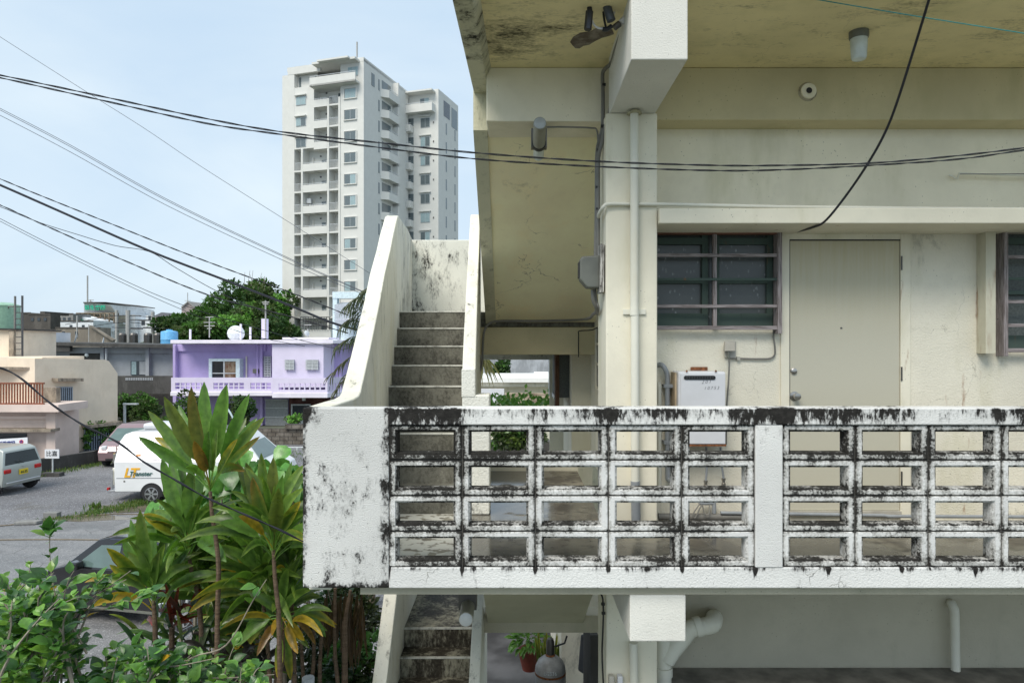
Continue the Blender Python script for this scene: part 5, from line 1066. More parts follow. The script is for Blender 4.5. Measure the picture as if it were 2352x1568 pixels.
# ---------------- cream house ----------------
M['chouse'] = weathered('cream_house_paint', (.78, .67, .54), .70, ms=1.8, streak=(1.3, 1.3, .5), width=.08, mcol=(.10, .075, .06), stucco=.1, ss=8, ochre=(.68, .57, .44), tone=(.95, 1.05), zones=(('z', 4.0, 4.5, .07),)); M['cpink'] = weathered('pinkish_house_paint', (.70, .58, .52), .76, ms=1.6, streak=(1, 1, .4), width=.1, mcol=(.14, .1, .08), stucco=.1, ss=8); M['ledge'] = weathered('rotten_ledge', (.40, .34, .27), .46, ms=5, width=.15, mcol=(.05, .04, .035), stucco=0)
M['rustrail'] = simple('rusty_railing', (.22, .075, .04), .8, vs=20, var=.4); M['bluebar'] = simple('blue_grey_bars', (.30, .36, .44), .5)
ch = thing('cream_house', 'cream stained house with rusty balcony railing behind the silver car', 'house', (PX(130, 30), 30, 0))
A = P(131, 1044, 30.9); A.z = 0; Bp = Vector((PX(270, 33.5), 33.5, 0)); dv = (Bp-A); Lw = dv.length; uv = dv.normalized(); nv = Vector((uv.y, -uv.x, 0))
def wallxy(px):   # pixel x -> distance along wall
    k = (px-CX)/F; return (k*A.y-A.x)/(uv.x-k*uv.y)
def wpt(px, py, off=0):
    s = wallxy(px); q = A+uv*s; D = q.y; q = q+nv*off; return Vector((q.x, q.y, H+(CY-py)/F*D))
MB().prism([wpt(80, 1075), wpt(80, 823), wpt(243, 826), wpt(250, 829), wpt(270, 857), wpt(270, 1075)], -nv*6).build('wall', M['chouse'], ch)
def wpanel(x0, x1, y0, y1, off, mat, name, par=None):
    return MB().prism([wpt(x0, y1, 0), wpt(x1, y1, 0), wpt(x1, y0, 0), wpt(x0, y0, 0)], nv*off).build(name, M[mat], par or ch)
def barred(x0, x1, y0, y1, n):
    o = wpanel(x0, x1, y0, y1, .03, 'winfar', 'window'); b = MB()
    for k in range(n+1):
        x = x0+(x1-x0)*k/n; b.prism([wpt(x-.9, y1, .06), wpt(x+.9, y1, .06), wpt(x+.9, y0, .06), wpt(x-.9, y0, .06)], nv*.04)
    for y in (y0, y1): b.prism([wpt(x0-2, y+1, .05), wpt(x1+2, y+1, .05), wpt(x1+2, y-1, .05), wpt(x0-2, y-1, .05)], nv*.03)
    tag(b.build('window_bars', M['bluebar'], o), kind='stuff'); return o
barred(128, 163, 889, 932, 8); bwn = barred(192, 252, 985, 1036, 11)
wpanel(119, 178, 868, 875, .45, 'ledge', 'window_canopy'); 
MB().prism([wpt(186, 976), wpt(266, 966), wpt(266, 973), wpt(188, 982)], nv*.5).build('window_canopy', M['ledge'], ch)
MB().tube([wpt(138, 930, .1), wpt(133, 980, .1), wpt(127, 1045, .1)], .05, 6).build('drain_pipe', M['rail2'], ch)
# near left volume with balcony
fD = 29.5
def cb(name, x0, x1, y0, y1, D, dep, mat, par=None): return MB().box(PX(x0, D), PX(x1, D), D, D+dep, PZ(y1, D), PZ(y0, D)).build(name, M[mat], par or ch)
cb('wall', -60, 97, 820, 1060, 30.9, 3, 'chouse'); cb('ground_floor_wall', -60, 127, 945, 1062, fD, 1.6, 'cpink')
cb('balcony_slab', -60, 134, 929, 946, fD-.7, 2.0, 'cpink'); cb('beam', -60, 127, 955, 962, fD-.15, .2, 'cpink'); cb('corner_post', 99, 129, 890, 928, fD+.3, .3, 'ledge'); cb('column', 106, 127, 946, 1060, fD-.2, .2, 'cpink')
cb('canopy', -60, 116, 986, 992, fD-.6, .6, 'ledge'); cb('canopy', -60, 88, 843, 849, 30.2, .7, 'ledge'); cb('entrance', -60, 61, 995, 1062, fD-.03, .1, 'winfar')
rl = MB()
for k in range(20): rl.box(PX(-24+6.4*k, fD-.6)-.025, PX(-24+6.4*k, fD-.6)+.025, fD-.62, fD-.58, PZ(930, fD-.6), PZ(880, fD-.6))
for y in (880, 927): rl.box(PX(-60, fD-.6), PX(102, fD-.6), fD-.64, fD-.57, PZ(y, fD-.6)-.035, PZ(y, fD-.6)+.035)
tag(rl.build('balcony_railing', M['rustrail'], ch), kind='stuff')
# climbing plant on the barred window
rnd = random.Random(9); b = LB()
for x, y, r, n in ((192, 1005, 5, 130), (200, 985, 9, 150), (225, 981, 12, 120), (255, 985, 10, 180), (262, 992, 7, 120), (240, 1018, 14, 220), (192, 1025, 4, 60)):
    for _ in range(n):
        q = wpt(x+rnd.gauss(0, r*.5), y+rnd.gauss(0, r*.6), .15+rnd.uniform(0, .2)); card(b, q, rv(rnd), -nv+rv(rnd)*.6, .13, .1, jit(rnd.choice([MG, DG, LG]), rnd, .2))
tag(b.build('climbing_plant', M['treeleaf']), 'green creeper climbing over the barred lower window of the cream house', 'plant')
# parking sign
sg_ = thing('parking_sign', 'white parking sign with blue characters and red no parking circle', 'sign', P(30, 1032, fD-.5))
sD = fD-.5; M['signw'] = simple('sign_white', (.78, .8, .84), .4, var=.02); M['ink2'] = simple('sign_blue', (.03, .05, .22), .4); M['red'] = simple('sign_red', (.65, .02, .03), .4)
MB().prism([P(-60, 1012, sD), P(63, 1004, sD), P(63, 1031, sD), P(-60, 1034, sD)], (0, .04, 0)).build('board', M['signw'], sg_)
MB().prism([P(-60, 1031.5, sD-.01), P(63, 1028.8, sD-.01), P(63, 1031, sD-.01), P(-60, 1034, sD-.01)], (0, .008, 0)).build('yellow_strip', simple('yellow', (.7, .5, .05), .5), sg_)
text_mb('浜駐車場', 9.3/F*sD, P(16, 1018, sD-.006), (1, 0, .05), (0, 0, 1), .006, bold=.008).build('lettering', M['ink2'], sg_)
text_mb('契約者以外駐車禁止', 3/F*sD, P(18, 1027.5, sD-.006), (1, 0, .04), (0, 0, 1), .004).build('small_lettering', M['ink2'], sg_)
c = P(49, 1014, sD-.008); MB().lathe(c, [(.085, 0), (.085, .006)], 24, (0, -1, 0)).build('red_disc', M['red'], sg_); MB().lathe(c+Vector((0, -.007, 0)), [(.062, 0), (.062, .004)], 24, (0, -1, 0)).build('blue_disc', M['ink2'], sg_)
MB().prism([c+Vector(v) for v in ((-.055, -.013, .045), (-.045, -.013, .055), (.055, -.013, -.045), (.045, -.013, -.055))], (0, .003, 0)).build('red_bar', M['red'], sg_)
text_mb('駐車禁止', 3.6/F*sD, P(49, 1025, sD-.006), (1, 0, 0), (0, 0, 1), .004).build('lettering', M['ink'], sg_)
# low dark kerb wall
la = PG(60, 1093); lb_ = PG(216, 1067); lc = PG(272, 1040)
tag(MB().prism([(la.x, la.y, 0), (lb_.x, lb_.y, 0), (lc.x, lc.y, 0), (lc.x+.2, lc.y+.4, 0), (lb_.x-.1, lb_.y+.3, 0), (la.x-.1, la.y+.3, 0)], (0, 0, .56)).build('low_wall', M['gdark']), 'low blackened wall along the foot of the cream house', 'wall')
ns_ = thing('name_sign', 'small white name board on a short post with concrete foot', 'sign', PG(121, 1093)); q = PG(121, 1093)
MB().box(q.x-.35, q.x+.35, q.y-.15, q.y+.15, 0, .14).build('foot', M['gdark'], ns_); MB().tube([q, q+Vector((0, 0, .75))], .03, 6).build('post', M['rail2'], ns_); MB().box(q.x-.27, q.x+.27, q.y-.05, q.y-.02, .68, 1.02).build('board', M['signw'], ns_)
text_mb('比嘉', .22, q+Vector((0, -.055, .85)), (1, 0, 0), (0, 0, 1), .006).build('lettering', M['ink'], ns_)
# green tank and ladder
tkb = thing('tank_stand', 'cream stained rooftop stand under the green tank', 'building', P(10, 822, 33)); MB().box(PX(-70, 33), PX(33, 33), 33, 36, PZ(822, 33)-2, PZ(757, 33)).build('wall', M['chouse'], tkb); MB().box(PX(-75, 32.9), PX(37, 32.9), 32.8, 36.2, PZ(758, 33), PZ(755, 33)).build('slab', M['gdark'], tkb); MB().box(PX(22, 32.9), PX(33, 32.9), 32.85, 33, PZ(822, 33), PZ(759, 33)).build('pilaster', M['ledge'], tkb)
gtk = thing('green_tank', 'pale green cylindrical water tank at the left edge', 'water tank', P(-2, 757, 34)); c = P(-4, 754.5, 34.3); M['ptank'] = simple('pale_green_plastic', (.28, .46, .33), .4)
MB().lathe(c, [(.92, 0), (.92, 1.1), (.95, 1.12), (.93, 1.18), (.6, 1.3), (.1, 1.33)], 28).build('tank', M['ptank'], gtk, smooth=True)
MB().tube(cr_spline([P(20, 708, 33.5), P(20, 704, 33.3), P(30, 704, 33.3), P(33, 706, 33.3), P(33, 757, 33.3)], 3), .03, 6).build('pipe', M['conduit'], gtk)
lad = thing('roof_ladder', 'rusty ladder with tall rails beside the green tank', 'ladder', P(48, 825, 33))
for x, y0, y1 in ((36.5, 680, 757), (53, 679, 826)): MB().box(PX(x-1, 33), PX(x+1, 33), 32.9, 33, PZ(y1, 33), PZ(y0, 33)).build('rail', M['darkmetal' if x > 50 else 'conduit'], lad)
lr = MB()
for k in range(9): lr.box(PX(39, 33), PX(53, 33), 32.92, 32.97, PZ(816-14*k, 33)-.02, PZ(816-14*k, 33)+.02)
lr.build('rungs', M['darkmetal'], lad)
tag(MB().box(PX(42, 44), PX(69, 44), 44, 48, 0, PZ(762, 44)).build('white_shed', M['heater']), 'bright white wall behind the ladder', 'building')
# ---------------- passage background ----------------
rw = thing('rear_white_house', 'white house with tan brick wall seen through the passage under the stairs', 'house', P(1180, 940, 24))
def rb(name, x0, x1, y0, y1, D, dep, mat): return MB().box(PX(x0, D), PX(x1, D), D, D+dep, PZ(y1, D), PZ(y0, D)).build(name, M[mat], rw)
M['brt'] = simple('bright_white_paint', (.8, .8, .78), .7, var=.04)
rb('wall', 1060, 1300, 880, 1300, 24, 3, 'upper'); rb('roof_edge', 1050, 1300, 868, 878, 23.4, 4, 'brt'); rb('roof_beam', 1050, 1300, 878, 888, 23.6, 3, 'cream'); rb('brick_wall', 1160, 1300, 903, 935, 22.8, .2, 'tanbrick'); rb('shutter', 1060, 1158, 893, 925, 23.2, .3, 'heater'); rb('parapet_block', 1228, 1262, 856, 870, 23.8, 1, 'brt')
tag(MB().box(PX(1050, 40), PX(1330, 40), 40, 42, 0, PZ(806, 40)).build('rear_grey_building', weathered('blotchy_grey', (.40, .42, .45), .5, ms=1.2, width=.3, mcol=(.22, .24, .26), stucco=0)), 'blotchy grey wall far behind the passage', 'building')
shrub(1151, 852, 30, 22, 26, 700, .2, [DG, MG], 'small round tree behind the white roof in the passage', 21, 875, name='rear_tree', cat='tree')
shrub(1175, 985, 12.5, 65, 55, 2600, .10, [MG, LG, (.09, .14, .03)], 'green leafy hedge beyond the passage floor', 22, 1250, 'leaf', 9, 'hedge', 'hedge')
shrub(1160, 1110, 11.5, 62, 75, 3200, .085, [MG, DG, (.12, .17, .03)], 'dense small leaved bush below the passage', 23, 1300, 'leaf', 9, 'bush', 'bush')
rnd = random.Random(31); b = LB()
for k in range(170):
    q = P(rnd.uniform(1115, 1262), 934-abs(rnd.gauss(0, 11)), 9.5+rnd.uniform(-.2, .2)); card(b, q, rv(rnd)+Vector((0, 0, .3)), Vector((0, -1, .8))+rv(rnd)*.4, .085, .05, jit(LG, rnd))
tag(b.build('leafy_shoots', M['leaf']), 'bright green shoots above the parapet in the passage opening', 'plant')
tag(MB().box(PX(1262, 9), PX(1330, 9), 8.95, 9.0, PZ(1300, 9), PZ(800, 9)).build('rear_wall_face', M['creamsmooth']), 'cream wall edge at the right of the passage opening', 'wall')
b = LB()
for k in range(26):
    q = P(1098+rnd.uniform(-3, 3), 820, 16); e = P(1108+rnd.uniform(-5, 45)*(k/26+.3), 838+rnd.uniform(0, 55), 15.8); strap(b, q, (q+e)/2+Vector((0, 0, .35)), e, .05, rnd, (.08, .12, .03), (.18, .17, .06), petiole=.02, n=5)
tag(b.build('palm_frond', M['leaf']), 'drooping palm frond at the left of the passage opening', 'palm')
# lower passage things
gc = thing('gas_cylinder', 'grey gas cylinder with rusty band and stencilled number under the lower stairs', 'gas cylinder', (PX(1264, 8.2), 8.2, 0)); c = Vector((PX(1264, 8.2), 8.2, 0)); rC = .185
MB().lathe(c, [(.17, 0), (rC, .06), (rC, 1.08), (.178, 1.14), (.15, 1.2), (.09, 1.25), (.05, 1.27)], 28).build('tank', simple('grey_cylinder_paint', (.30, .30, .30), .5, vs=12, var=.2), gc, smooth=True)
MB().lathe(c, [(rC+.002, 1.055), (rC+.003, 1.07), (rC+.002, 1.08)], 28).build('rust_band', M['rust'], gc); MB().lathe(c, [(.055, 1.262), (.06, 1.272), (.045, 1.285)], 16).build('rust_ring', M['rust'], gc)
MB().lathe(c, [(.045, 1.27), (.05, 1.3), (.05, 1.43), (.035, 1.47), (.01, 1.48)], 16).build('valve_guard', M['darkmetal'], gc, smooth=True)
MB().tube([c+Vector((.05, -.02, 1.38)), c+Vector((.17, -.02, 1.42)), c+Vector((.2, 0, 1.5))], .012, 6).build('hose', M['black'], gc)
text_mb('L-2536', .055, c+Vector((-.01, -rC-.001, 1.13)), (1, 0, 0), (0, 0, 1), .012).build('stencil', M['rail2'], gc)
pt = thing('potted_plant', 'green leafy plant in a red brown pot behind the gas cylinder', 'plant', P(1216, 1530, 9.8)); q = P(1216, 1528, 9.8)
MB().lathe(q, [(.10, -.05), (.15, .15), (.165, .24), (.15, .25)], 20).build('pot', simple('terracotta', (.22, .05, .03), .6), pt, smooth=True); b = LB(); rnd = random.Random(3)
for k in range(140):
    v = rv(rnd); ovate(b, q+Vector((v.x*.24-.02, v.y*.2, .38+v.z*.16)), v+Vector((0, -.3, .2)), Vector((0, -.5, 1))+v*.4, .12, .06, jit(LG, rnd), droop=.4)
b.build('foliage', M['leafgloss'], pt)
sp_ = thing('snake_plant', 'snake plant with yellow edged upright leaves behind the gas cylinder', 'plant', P(1250, 1560, 9.3)); b = LB()
for k in range(16):
    a = P(1238+k*2.4+rnd.uniform(-2, 2), 1560, 9.3+rnd.uniform(-.2, .2)); e = a+Vector((rnd.uniform(-.06, .12), 0, rnd.uniform(.45, .75))); strap(b, a, (a+e)/2+Vector((rnd.uniform(-.05, .05), 0, 0)), e, .05, rnd, (.03, .08, .02), (.05, .12, .02), (.45, .42, .08), .0, 7, side=Vector((1, .2, 0)))
b.build('foliage', M['leafgloss'], sp_)
st_ = MB(); 
for k in range(5): st_.prism([P(1290+k*3.4, 1453, 10), P(1293+k*3.4, 1453, 10), P(1299+k*3.0, 1575, 10), P(1297+k*3.0, 1575, 10)], (0, .03, 0))
lad2 = thing('striped_sheet', 'blue and white striped sheet leaning at the back of the lower passage', 'sheet', P(1300, 1575, 10)); MB().prism([P(1288, 1452, 10.04), P(1306, 1452, 10.04), P(1314, 1576, 10.04), P(1296, 1576, 10.04)], (0, .03, 0)).build('sheet', simple('blue_sheet', (.03, .2, .5), .5), lad2); tag(st_.build('white_stripes', M['signw'], lad2), kind='stuff')
tag(MB().box(PX(1308, 9.6), PX(1372, 9.6), 9.6, 14, 0, PZ(1440, 9.6)).build('rear_store_wall', M['chouse']), 'stained cream wall at the back right of the lower passage', 'wall')
ck = LB(); rnd = random.Random(6); 
cl_ = MB().prism([P(1335, 1458, 8.6), P(1352, 1459, 8.6), P(1362, 1530, 8.6), P(1340, 1548, 8.6), P(1328, 1540, 8.6)], (0, .05, 0)); tag(cl_.build('hanging_cloth', simple('dark_cloth', (.06, .065, .075), .9), bevel=.02), 'dark grey cloth hanging at the right of the lower passage', 'cloth')
tag(MB().box(PX(1356, 7.6), PX(1374, 7.6), 7.6, 8.4, 0, PZ(1458, 7.6)).build('dark_tiled_wall', M['gdark']), 'dark tiled wall strip beside the hanging cloth', 'wall')
tag(MB().box(-1.25, 1.0, 14, 14.3, 0, 3.0).build('back_fence', M['gdark']), 'dark wall closing the far end of the lower passage', 'wall')
# ---------------- vehicles ----------------
def carpaint(name, col, rough=.25, metal=.3):
    b = NB(name); n = b.noise(b.pos(), 6, 4); c = b.mix(n, tuple(x*.92 for x in col), tuple(min(1, x*1.05) for x in col)); b.fin(c, rough, metal, .5); b.b.inputs['Coat Weight'].default_value = .5; b.b.inputs['Coat Roughness'].default_value = .08; return b.m
M['tyre'] = simple('tyre_rubber', (.02, .02, .021), .8); M['rim'] = simple('alloy_rim', (.45, .46, .48), .3, .7); M['carglass'] = glassy('car_glass', (.015, .022, .022), .05, .5); M['windglass'] = glassy('windscreen', (.10, .15, .14), .05, .9)
M['lampred'] = simple('red_lamp', (.45, .01, .01), .2); M['lampclear'] = simple('clear_lamp', (.6, .62, .64), .15); M['amber'] = simple('amber_lamp', (.6, .2, .02), .3); M['plate'] = simple('yellow_plate', (.75, .55, .02), .4, var=.03); M['trimgrey'] = simple('bumper_grey', (.10, .115, .14), .5)
class Car:
    def __init__(s, name, label, cat, loc, rotz, prof, belt, W, top, tumble, paint, bevel=.05):
        s.t = thing(name, label, cat, loc, R(rotz)); s.W = W; s.belt = belt; s.top = top; s.tm = tumble; s.paint = paint
        pr = []; n = len(prof)
        for i, a in enumerate(prof):
            c = prof[(i+1) % n]; pr.append((a, a[1] >= belt-1e-6))
            if (a[1]-belt)*(c[1]-belt) < -1e-9: k = (belt-a[1])/(c[1]-a[1]); pr.append(((a[0]+(c[0]-a[0])*k, belt), None))
        s.prof = prof; b = MB(); N = len(pr)
        for sgn in (1, -1):
            for (p, _) in pr: b.v.append((p[0], sgn*s.half(p[1]), p[1]))
        up = [i for i, (p, _) in enumerate(pr) if p[1] >= belt-1e-6]; lo = [i for i, (p, _) in enumerate(pr) if p[1] <= belt+1e-6]
        for g in (up, lo):
            b.f.append(tuple(g)); b.f.append(tuple(N+i for i in reversed(g)))
        for i in range(N): j = (i+1) % N; b.f.append((i, N+i, N+j, j))
        s.body = b.build('body', paint, s.t, bevel=bevel, seg=4, smooth=False)
        for p in s.body.data.polygons: p.use_smooth = True
        s.body.data.set_sharp_from_angle(angle=R(20))
    def half(s, z): return s.W/2-max(0, (z-s.belt))/(s.top-s.belt)*s.tm
    def side(s, name, pts, mat, off=.006, par=None, sides=(1, -1), th=.008):
        for sg in sides:
            q = [(x, sg*(s.half(z)+off-th), z) for x, z in pts]
            if sg < 0: q = q[::-1]
            o = MB().prism(q, (0, sg*th, 0)).build(name, mat, par or s.t)
        return o
    def band(s, name, i, t0, t1, mat, inset=.1, off=.008, par=None):
        a, c = Vector((s.prof[i][0], 0, s.prof[i][1])), Vector((s.prof[i+1][0], 0, s.prof[i+1][1])); d = (c-a); n = Vector((-d.z, 0, d.x)).normalized()
        ctr = Vector((s.prof[0][0]*.5+s.prof[-1][0]*.5, 0, .8))
        if n.dot((a+c)/2-ctr) < 0: n = -n
        p, q = a+d*t0, a+d*t1
        hp, hq = s.half(p.z)-inset, s.half(q.z)-inset
        return MB().prism([(p.x, -hp, p.z), (p.x, hp, p.z), (q.x, hq, q.z), (q.x, -hq, q.z)], n*off).build(name, mat, par or s.t)
    def wheels(s, xs, r, spokes=7):
        for x in xs:
            for sg in (1, -1):
                y = sg*(s.W/2)
                arch = MB().prism([(x+(r+.05)*math.cos(a), y-sg*.10, r+(r+.05)*math.sin(a)) for a in [R(180*k/16) for k in range(17)]]+[(x-(r+.05), y-sg*.10, .22), (x+(r+.05), y-sg*.10, .22)], (0, sg*.104, 0)).build('wheel_arch', M['black'], s.t)
                w = MB().lathe((x, y-sg*.16, r), [(r*.6, 0), (r*.97, .01), (r, .04), (r, .13), (r*.95, .165), (r*.70, .172)], 28, (0, sg, 0)).build('wheel', M['tyre'], s.t, smooth=True)
                rm = MB().lathe((x, y-sg*.16, r), [(r*.69, .12), (r*.69, .176), (r*.64, .178), (r*.62, .14), (r*.1, .135)], 24, (0, sg, 0))
                rm.build('rim', M['rim'], w, smooth=True); sp = MB()
                for k in range(spokes):
                    a = 6.2832*k/spokes; u = Vector((math.cos(a), 0, math.sin(a))); v = Vector((-math.sin(a), 0, math.cos(a))); c = Vector((x, y+sg*.002, r))
                    sp.prism([c+u*.02-v*.022, c+u*.02+v*.022, c+u*r*.63+v*.03, c+u*r*.63-v*.03], (0, sg*.012, 0))
                tag(sp.build('hub_spokes', M['rim'], w), kind='stuff')
    def box(s, name, x0, x1, y0, y1, z0, z1, mat, bevel=.01, par=None): return MB().box(x0, x1, y0, y1, z0, z1).build(name, mat, par or s.t, bevel=bevel)
# black kei wagon
bk = Car('parked_car', 'black small hatchback parked behind the strap leaved plants', 'car', (-5.16, 12.46, 0), 167.5, [(.05, .25), (0, .72), (.06, .98), (.24, 1.38), (.42, 1.5), (2.0, 1.53), (2.35, 1.45), (2.95, .98), (3.3, .88), (3.42, .6), (3.38, .25)], .96, 1.48, 1.5, .17, carpaint('black_paint', (.012, .012, .014), .15, 0))
bk.side('side_window', [(.95, 1.0), (.95, 1.36), (.42, 1.36), (.28, 1.02)], M['carglass']); bk.side('side_window', [(1.02, 1.0), (1.02, 1.38), (1.75, 1.39), (1.75, 1.0)], M['carglass']); bk.side('side_window', [(1.83, 1.0), (1.83, 1.39), (2.25, 1.37), (2.72, 1.0)], M['windglass'])
bk.side('roof_reflection_line', [(.4, 1.47), (2.1, 1.49), (2.1, 1.475), (.4, 1.455)], simple('painted_blue_reflection', (.05, .055, .09), .2), off=.008)  # bluish strip paints a reflection along the roof edge
bk.band('windscreen', 6, .08, .95, M['carglass']); bk.band('rear_window', 2, .15, .95, M['carglass']); bk.wheels((.5, 2.85), .29)
for sg in (1, -1): bk.box('tail_lamp', -.02, .16, sg*.74-.06, sg*.74+.012, .86, 1.28, M['lampred'], .02); bk.box('headlight', 3.1, 3.36, sg*.72-.1, sg*.72+.02, .66, .84, M['lampclear'], .03); 
bk.side('door_handle', [(1.2, .86), (1.4, .86), (1.4, .89), (1.2, .89)], bk.paint, off=.03, th=.03); bk.side('door_handle', [(2.0, .86), (2.2, .86), (2.2, .89), (2.0, .89)], bk.paint, off=.03, th=.03); bk.side('sill_trim', [(.95, .27), (2.4, .27), (2.4, .31), (.95, .31)], M['greybox'], off=.02, th=.02)
for xx in (1.0, 1.79): bk.side('door_gap', [(xx, .32), (xx+.012, .32), (xx+.012, .95), (xx, .95)], M['tyre'], off=.002)
bk.box('wing_mirror', 2.5, 2.68, .74, .92, .98, 1.12, bk.paint, .03)
# silver kei
sv = Car('parked_car', 'pale silver small car seen from behind at the left edge', 'car', (-16.69, 23.13, 0), 172, [(.06, .28), (0, .62), (.02, .93), (.13, 1.45), (.32, 1.54), (2.1, 1.56), (2.5, 1.46), (3.0, .98), (3.3, .9), (3.4, .6), (3.36, .28)], .95, 1.55, 1.47, .14, carpaint('silver_paint', (.42, .45, .42), .3, .35))
sv.band('rear_window', 2, .12, .88, M['carglass'], .09); sv.band('windscreen', 6, .08, .95, M['windglass']); sv.wheels((.42, 2.85), .28, 8); sv.side('side_window', [(.95, 1.0), (.95, 1.42), (.35, 1.42), (.22, 1.0)], M['carglass']); sv.side('side_window', [(1.05, 1.0), (1.05, 1.43), (2.3, 1.42), (2.7, 1.0)], M['carglass'])
for sg in (1, -1): sv.box('tail_lamp', -.02, .1, sg*.60-.13, sg*.60+.14, .72, .86, M['lampred'], .03)
sv.box('number_plate', -.03, -.005, -.17, .17, .62, .79, M['plate'], .004)
text_mb('44-55', .12, (-.032, 0, .69), (0, -1, 0), (0, 0, 1), .004, bold=.004).build('plate_number', simple('plate_ink', (.02, .05, .02), .5), sv.t)
sv.box('bumper_line', -.03, .0, -.66, .66, .40, .43, M['heater'], .004); MB().tube([(-.03, .03, 1.0), (-.035, .22, 1.1)], .012, 6).build('wiper', M['black'], sv.t); sv.box('emblem', -.02, -.004, -.04, .04, .86, .9, M['rim'])
# mauve kei facing the camera
mv = Car('parked_car', 'mauve small car facing forward between the cream house and the camper', 'car', (PX(258, 27.6)+.0, 31.0, 0), -86, [(.06, .28), (0, .62), (.02, .93), (.2, 1.45), (.42, 1.58), (1.9, 1.62), (2.25, 1.5), (2.92, 1.0), (3.28, .86), (3.42, .6), (3.36, .28)], .98, 1.6, 1.47, .15, carpaint('mauve_paint', (.30, .20, .21), .3, .3))
mv.band('windscreen', 6, .06, .96, M['windglass'], .08); mv.wheels((.5, 2.85), .28); mv.side('side_window', [(1.0, 1.02), (1.0, 1.45), (2.15, 1.44), (2.65, 1.02)], M['carglass'])
for sg in (1, -1): mv.box('headlight', 3.12, 3.38, sg*.6-.1, sg*.6+.12, .70, .88, M['lampclear'], .04)
mv.box('number_plate', 3.41, 3.44, -.17, .17, .42, .59, M['plate'], .004); text_mb('13-75', .12, (3.445, 0, .49), (0, 1, 0), (0, 0, 1), .004, bold=.004).build('plate_number', M['ink'], mv.t)
mv.box('grille', 3.40, 3.43, -.42, .42, .62, .66, M['black'], .01); mv.box('grille', 3.40, 3.425, -.5, .5, .30, .38, M['black'], .01); mv.box('emblem', 3.38, 3.42, -.05, .05, .74, .8, M['rim'], .01)
# camper van
cp = Car('camper_van', 'white high roofed camper van with roof air conditioner and yellow logo', 'van', (PX(270, 21.6), 22.5, 0), 1.5, [(0, .36), (-.02, .8), (-.03, 1.35), (-.02, 1.70), (.0, 1.92), (.10, 2.12), (.32, 2.2), (3.62, 2.23), (3.84, 2.04), (4.0, 1.86), (4.5, 1.30), (4.95, 1.04), (5.06, .75), (5.04, .36)], 1.30, 2.22, 1.72, .20, carpaint('camper_white', (.76, .77, .78), .3, 0), .04)
cp.wheels((1.14, 4.2), .30, 6); cp.band('windscreen', 9, .06, .95, M['windglass'], .12)
NS = (-1,)
def cs(name, x0, x1, y0, y1, mat, off=.006, th=.008):   # pixel rectangle on the near side
    k = 21.6/F; return cp.side(name, [((a-270)*k, H-(b_-790)*k) for a, b_ in ((x0, y1), (x1, y1), (x1, y0), (x0, y0))], mat, off, None, NS, th)
cs('side_window', 408, 428, 1037, 1061, M['carglass']); cs('side_window', 505, 520, 1040, 1062, M['carglass']); k = 21.6/F
cp.side('door_window', [(3.55, 1.08), (3.55, 1.62), (3.75, 1.62), (4.12, 1.15), (4.08, 1.04), (3.7, 1.02)], M['carglass'])
cs('gutter', 283, 560, 1026, 1027.5, M['rim'], .02, .02); cs('panel_seam', 274, 600, 1094.5, 1096, M['trimgrey'], .001); cs('panel_seam', 396, 396.8, 1040, 1125, M['trimgrey'], .001); cs('panel_seam', 283, 400, 1040, 1041.2, M['pvc'], .004)
cs('stripe', 350, 390, 1054, 1055.2, simple('purple_stripe', (.18, .13, .2), .4), .003); cs('stripe', 470, 530, 1096, 1098, simple('purple_stripe_two', (.18, .13, .2), .4), .004)
cs('side_marker', 315, 325, 1042, 1046, M['amber'], .01, .012); cs('vent', 315, 327, 1007, 1013, M['black'], .01); cs('filler_flap', 290, 294, 1100, 1104, M['conduit'], .004)
cp.box('rear_bumper', -.05, .32, -.89, -.70, .32, .66, M['trimgrey'], .04)
ac = cp.box('air_conditioner', .55, 1.75, -.5, .35, 2.26, 2.44, M['heater'], .07); cp.box('air_conditioner_base', .6, 1.7, -.45, .3, 2.19, 2.27, M['rim'], .01); cp.box('roof_rack', 1.9, 3.3, -.5, .5, 2.22, 2.27, M['darkmetal'], .01)
def ctext(t, px, py, size, mat, name, bold=0, shear=.25, sx_=1.0, off=.012):
    x = (px-270)*k; z = H-(py-790)*k; return text_mb(t, size, (x, -(cp.half(z)+off), z), (1, 0, 0), (0, 0, 1), .004, shear=shear, bold=bold, sx=sx_).build(name, mat, cp.t)
yel = simple('logo_yellow', (.80, .42, .02), .4); ink = simple('logo_green', (.02, .10, .09), .4)
ctext('L', 298, 1083.5, .40, yel, 'logo_letter', .012, .25, 1.0); ctext('T', 313, 1083.5, .40, yel, 'logo_letter', .012, .2, 1.1); ctext('Transter', 328, 1085, .20, ink, 'logo_lettering', .004, .3, 1.0, .018)
cp.box('wing_mirror', 4.05, 4.2, -1.02, -.86, 1.05, 1.3, M['black'], .03); cp.box('wiper', 4.4, 4.46, -.6, .5, 1.33, 1.36, M['black'], 0)
rk = cp.box('rear_rack', -.38, -.06, -.8, .8, .30, .36, M['rim'], .01); cp.box('rack_post', -.28, -.24, -.78, -.74, .36, 1.0, M['rim'], .005); cp.box('rack_box', -.3, -.08, -.7, .6, .5, 1.05, M['pvc'], .02); cp.box('tail_lamp', -.42, -.36, -.8, -.68, .36, .44, M['lampred'], .01); MB().tube([(-.12, -.78, 1.0), (-.12, -.78, 1.75), (.0, -.78, 1.8)], .015, 6).build('ladder_rail', M['darkmetal'], cp.t); cp.box('rear_mirror_panel', -.2, -.1, -.86, -.55, 1.22, 1.52, M['conduit'], .02)
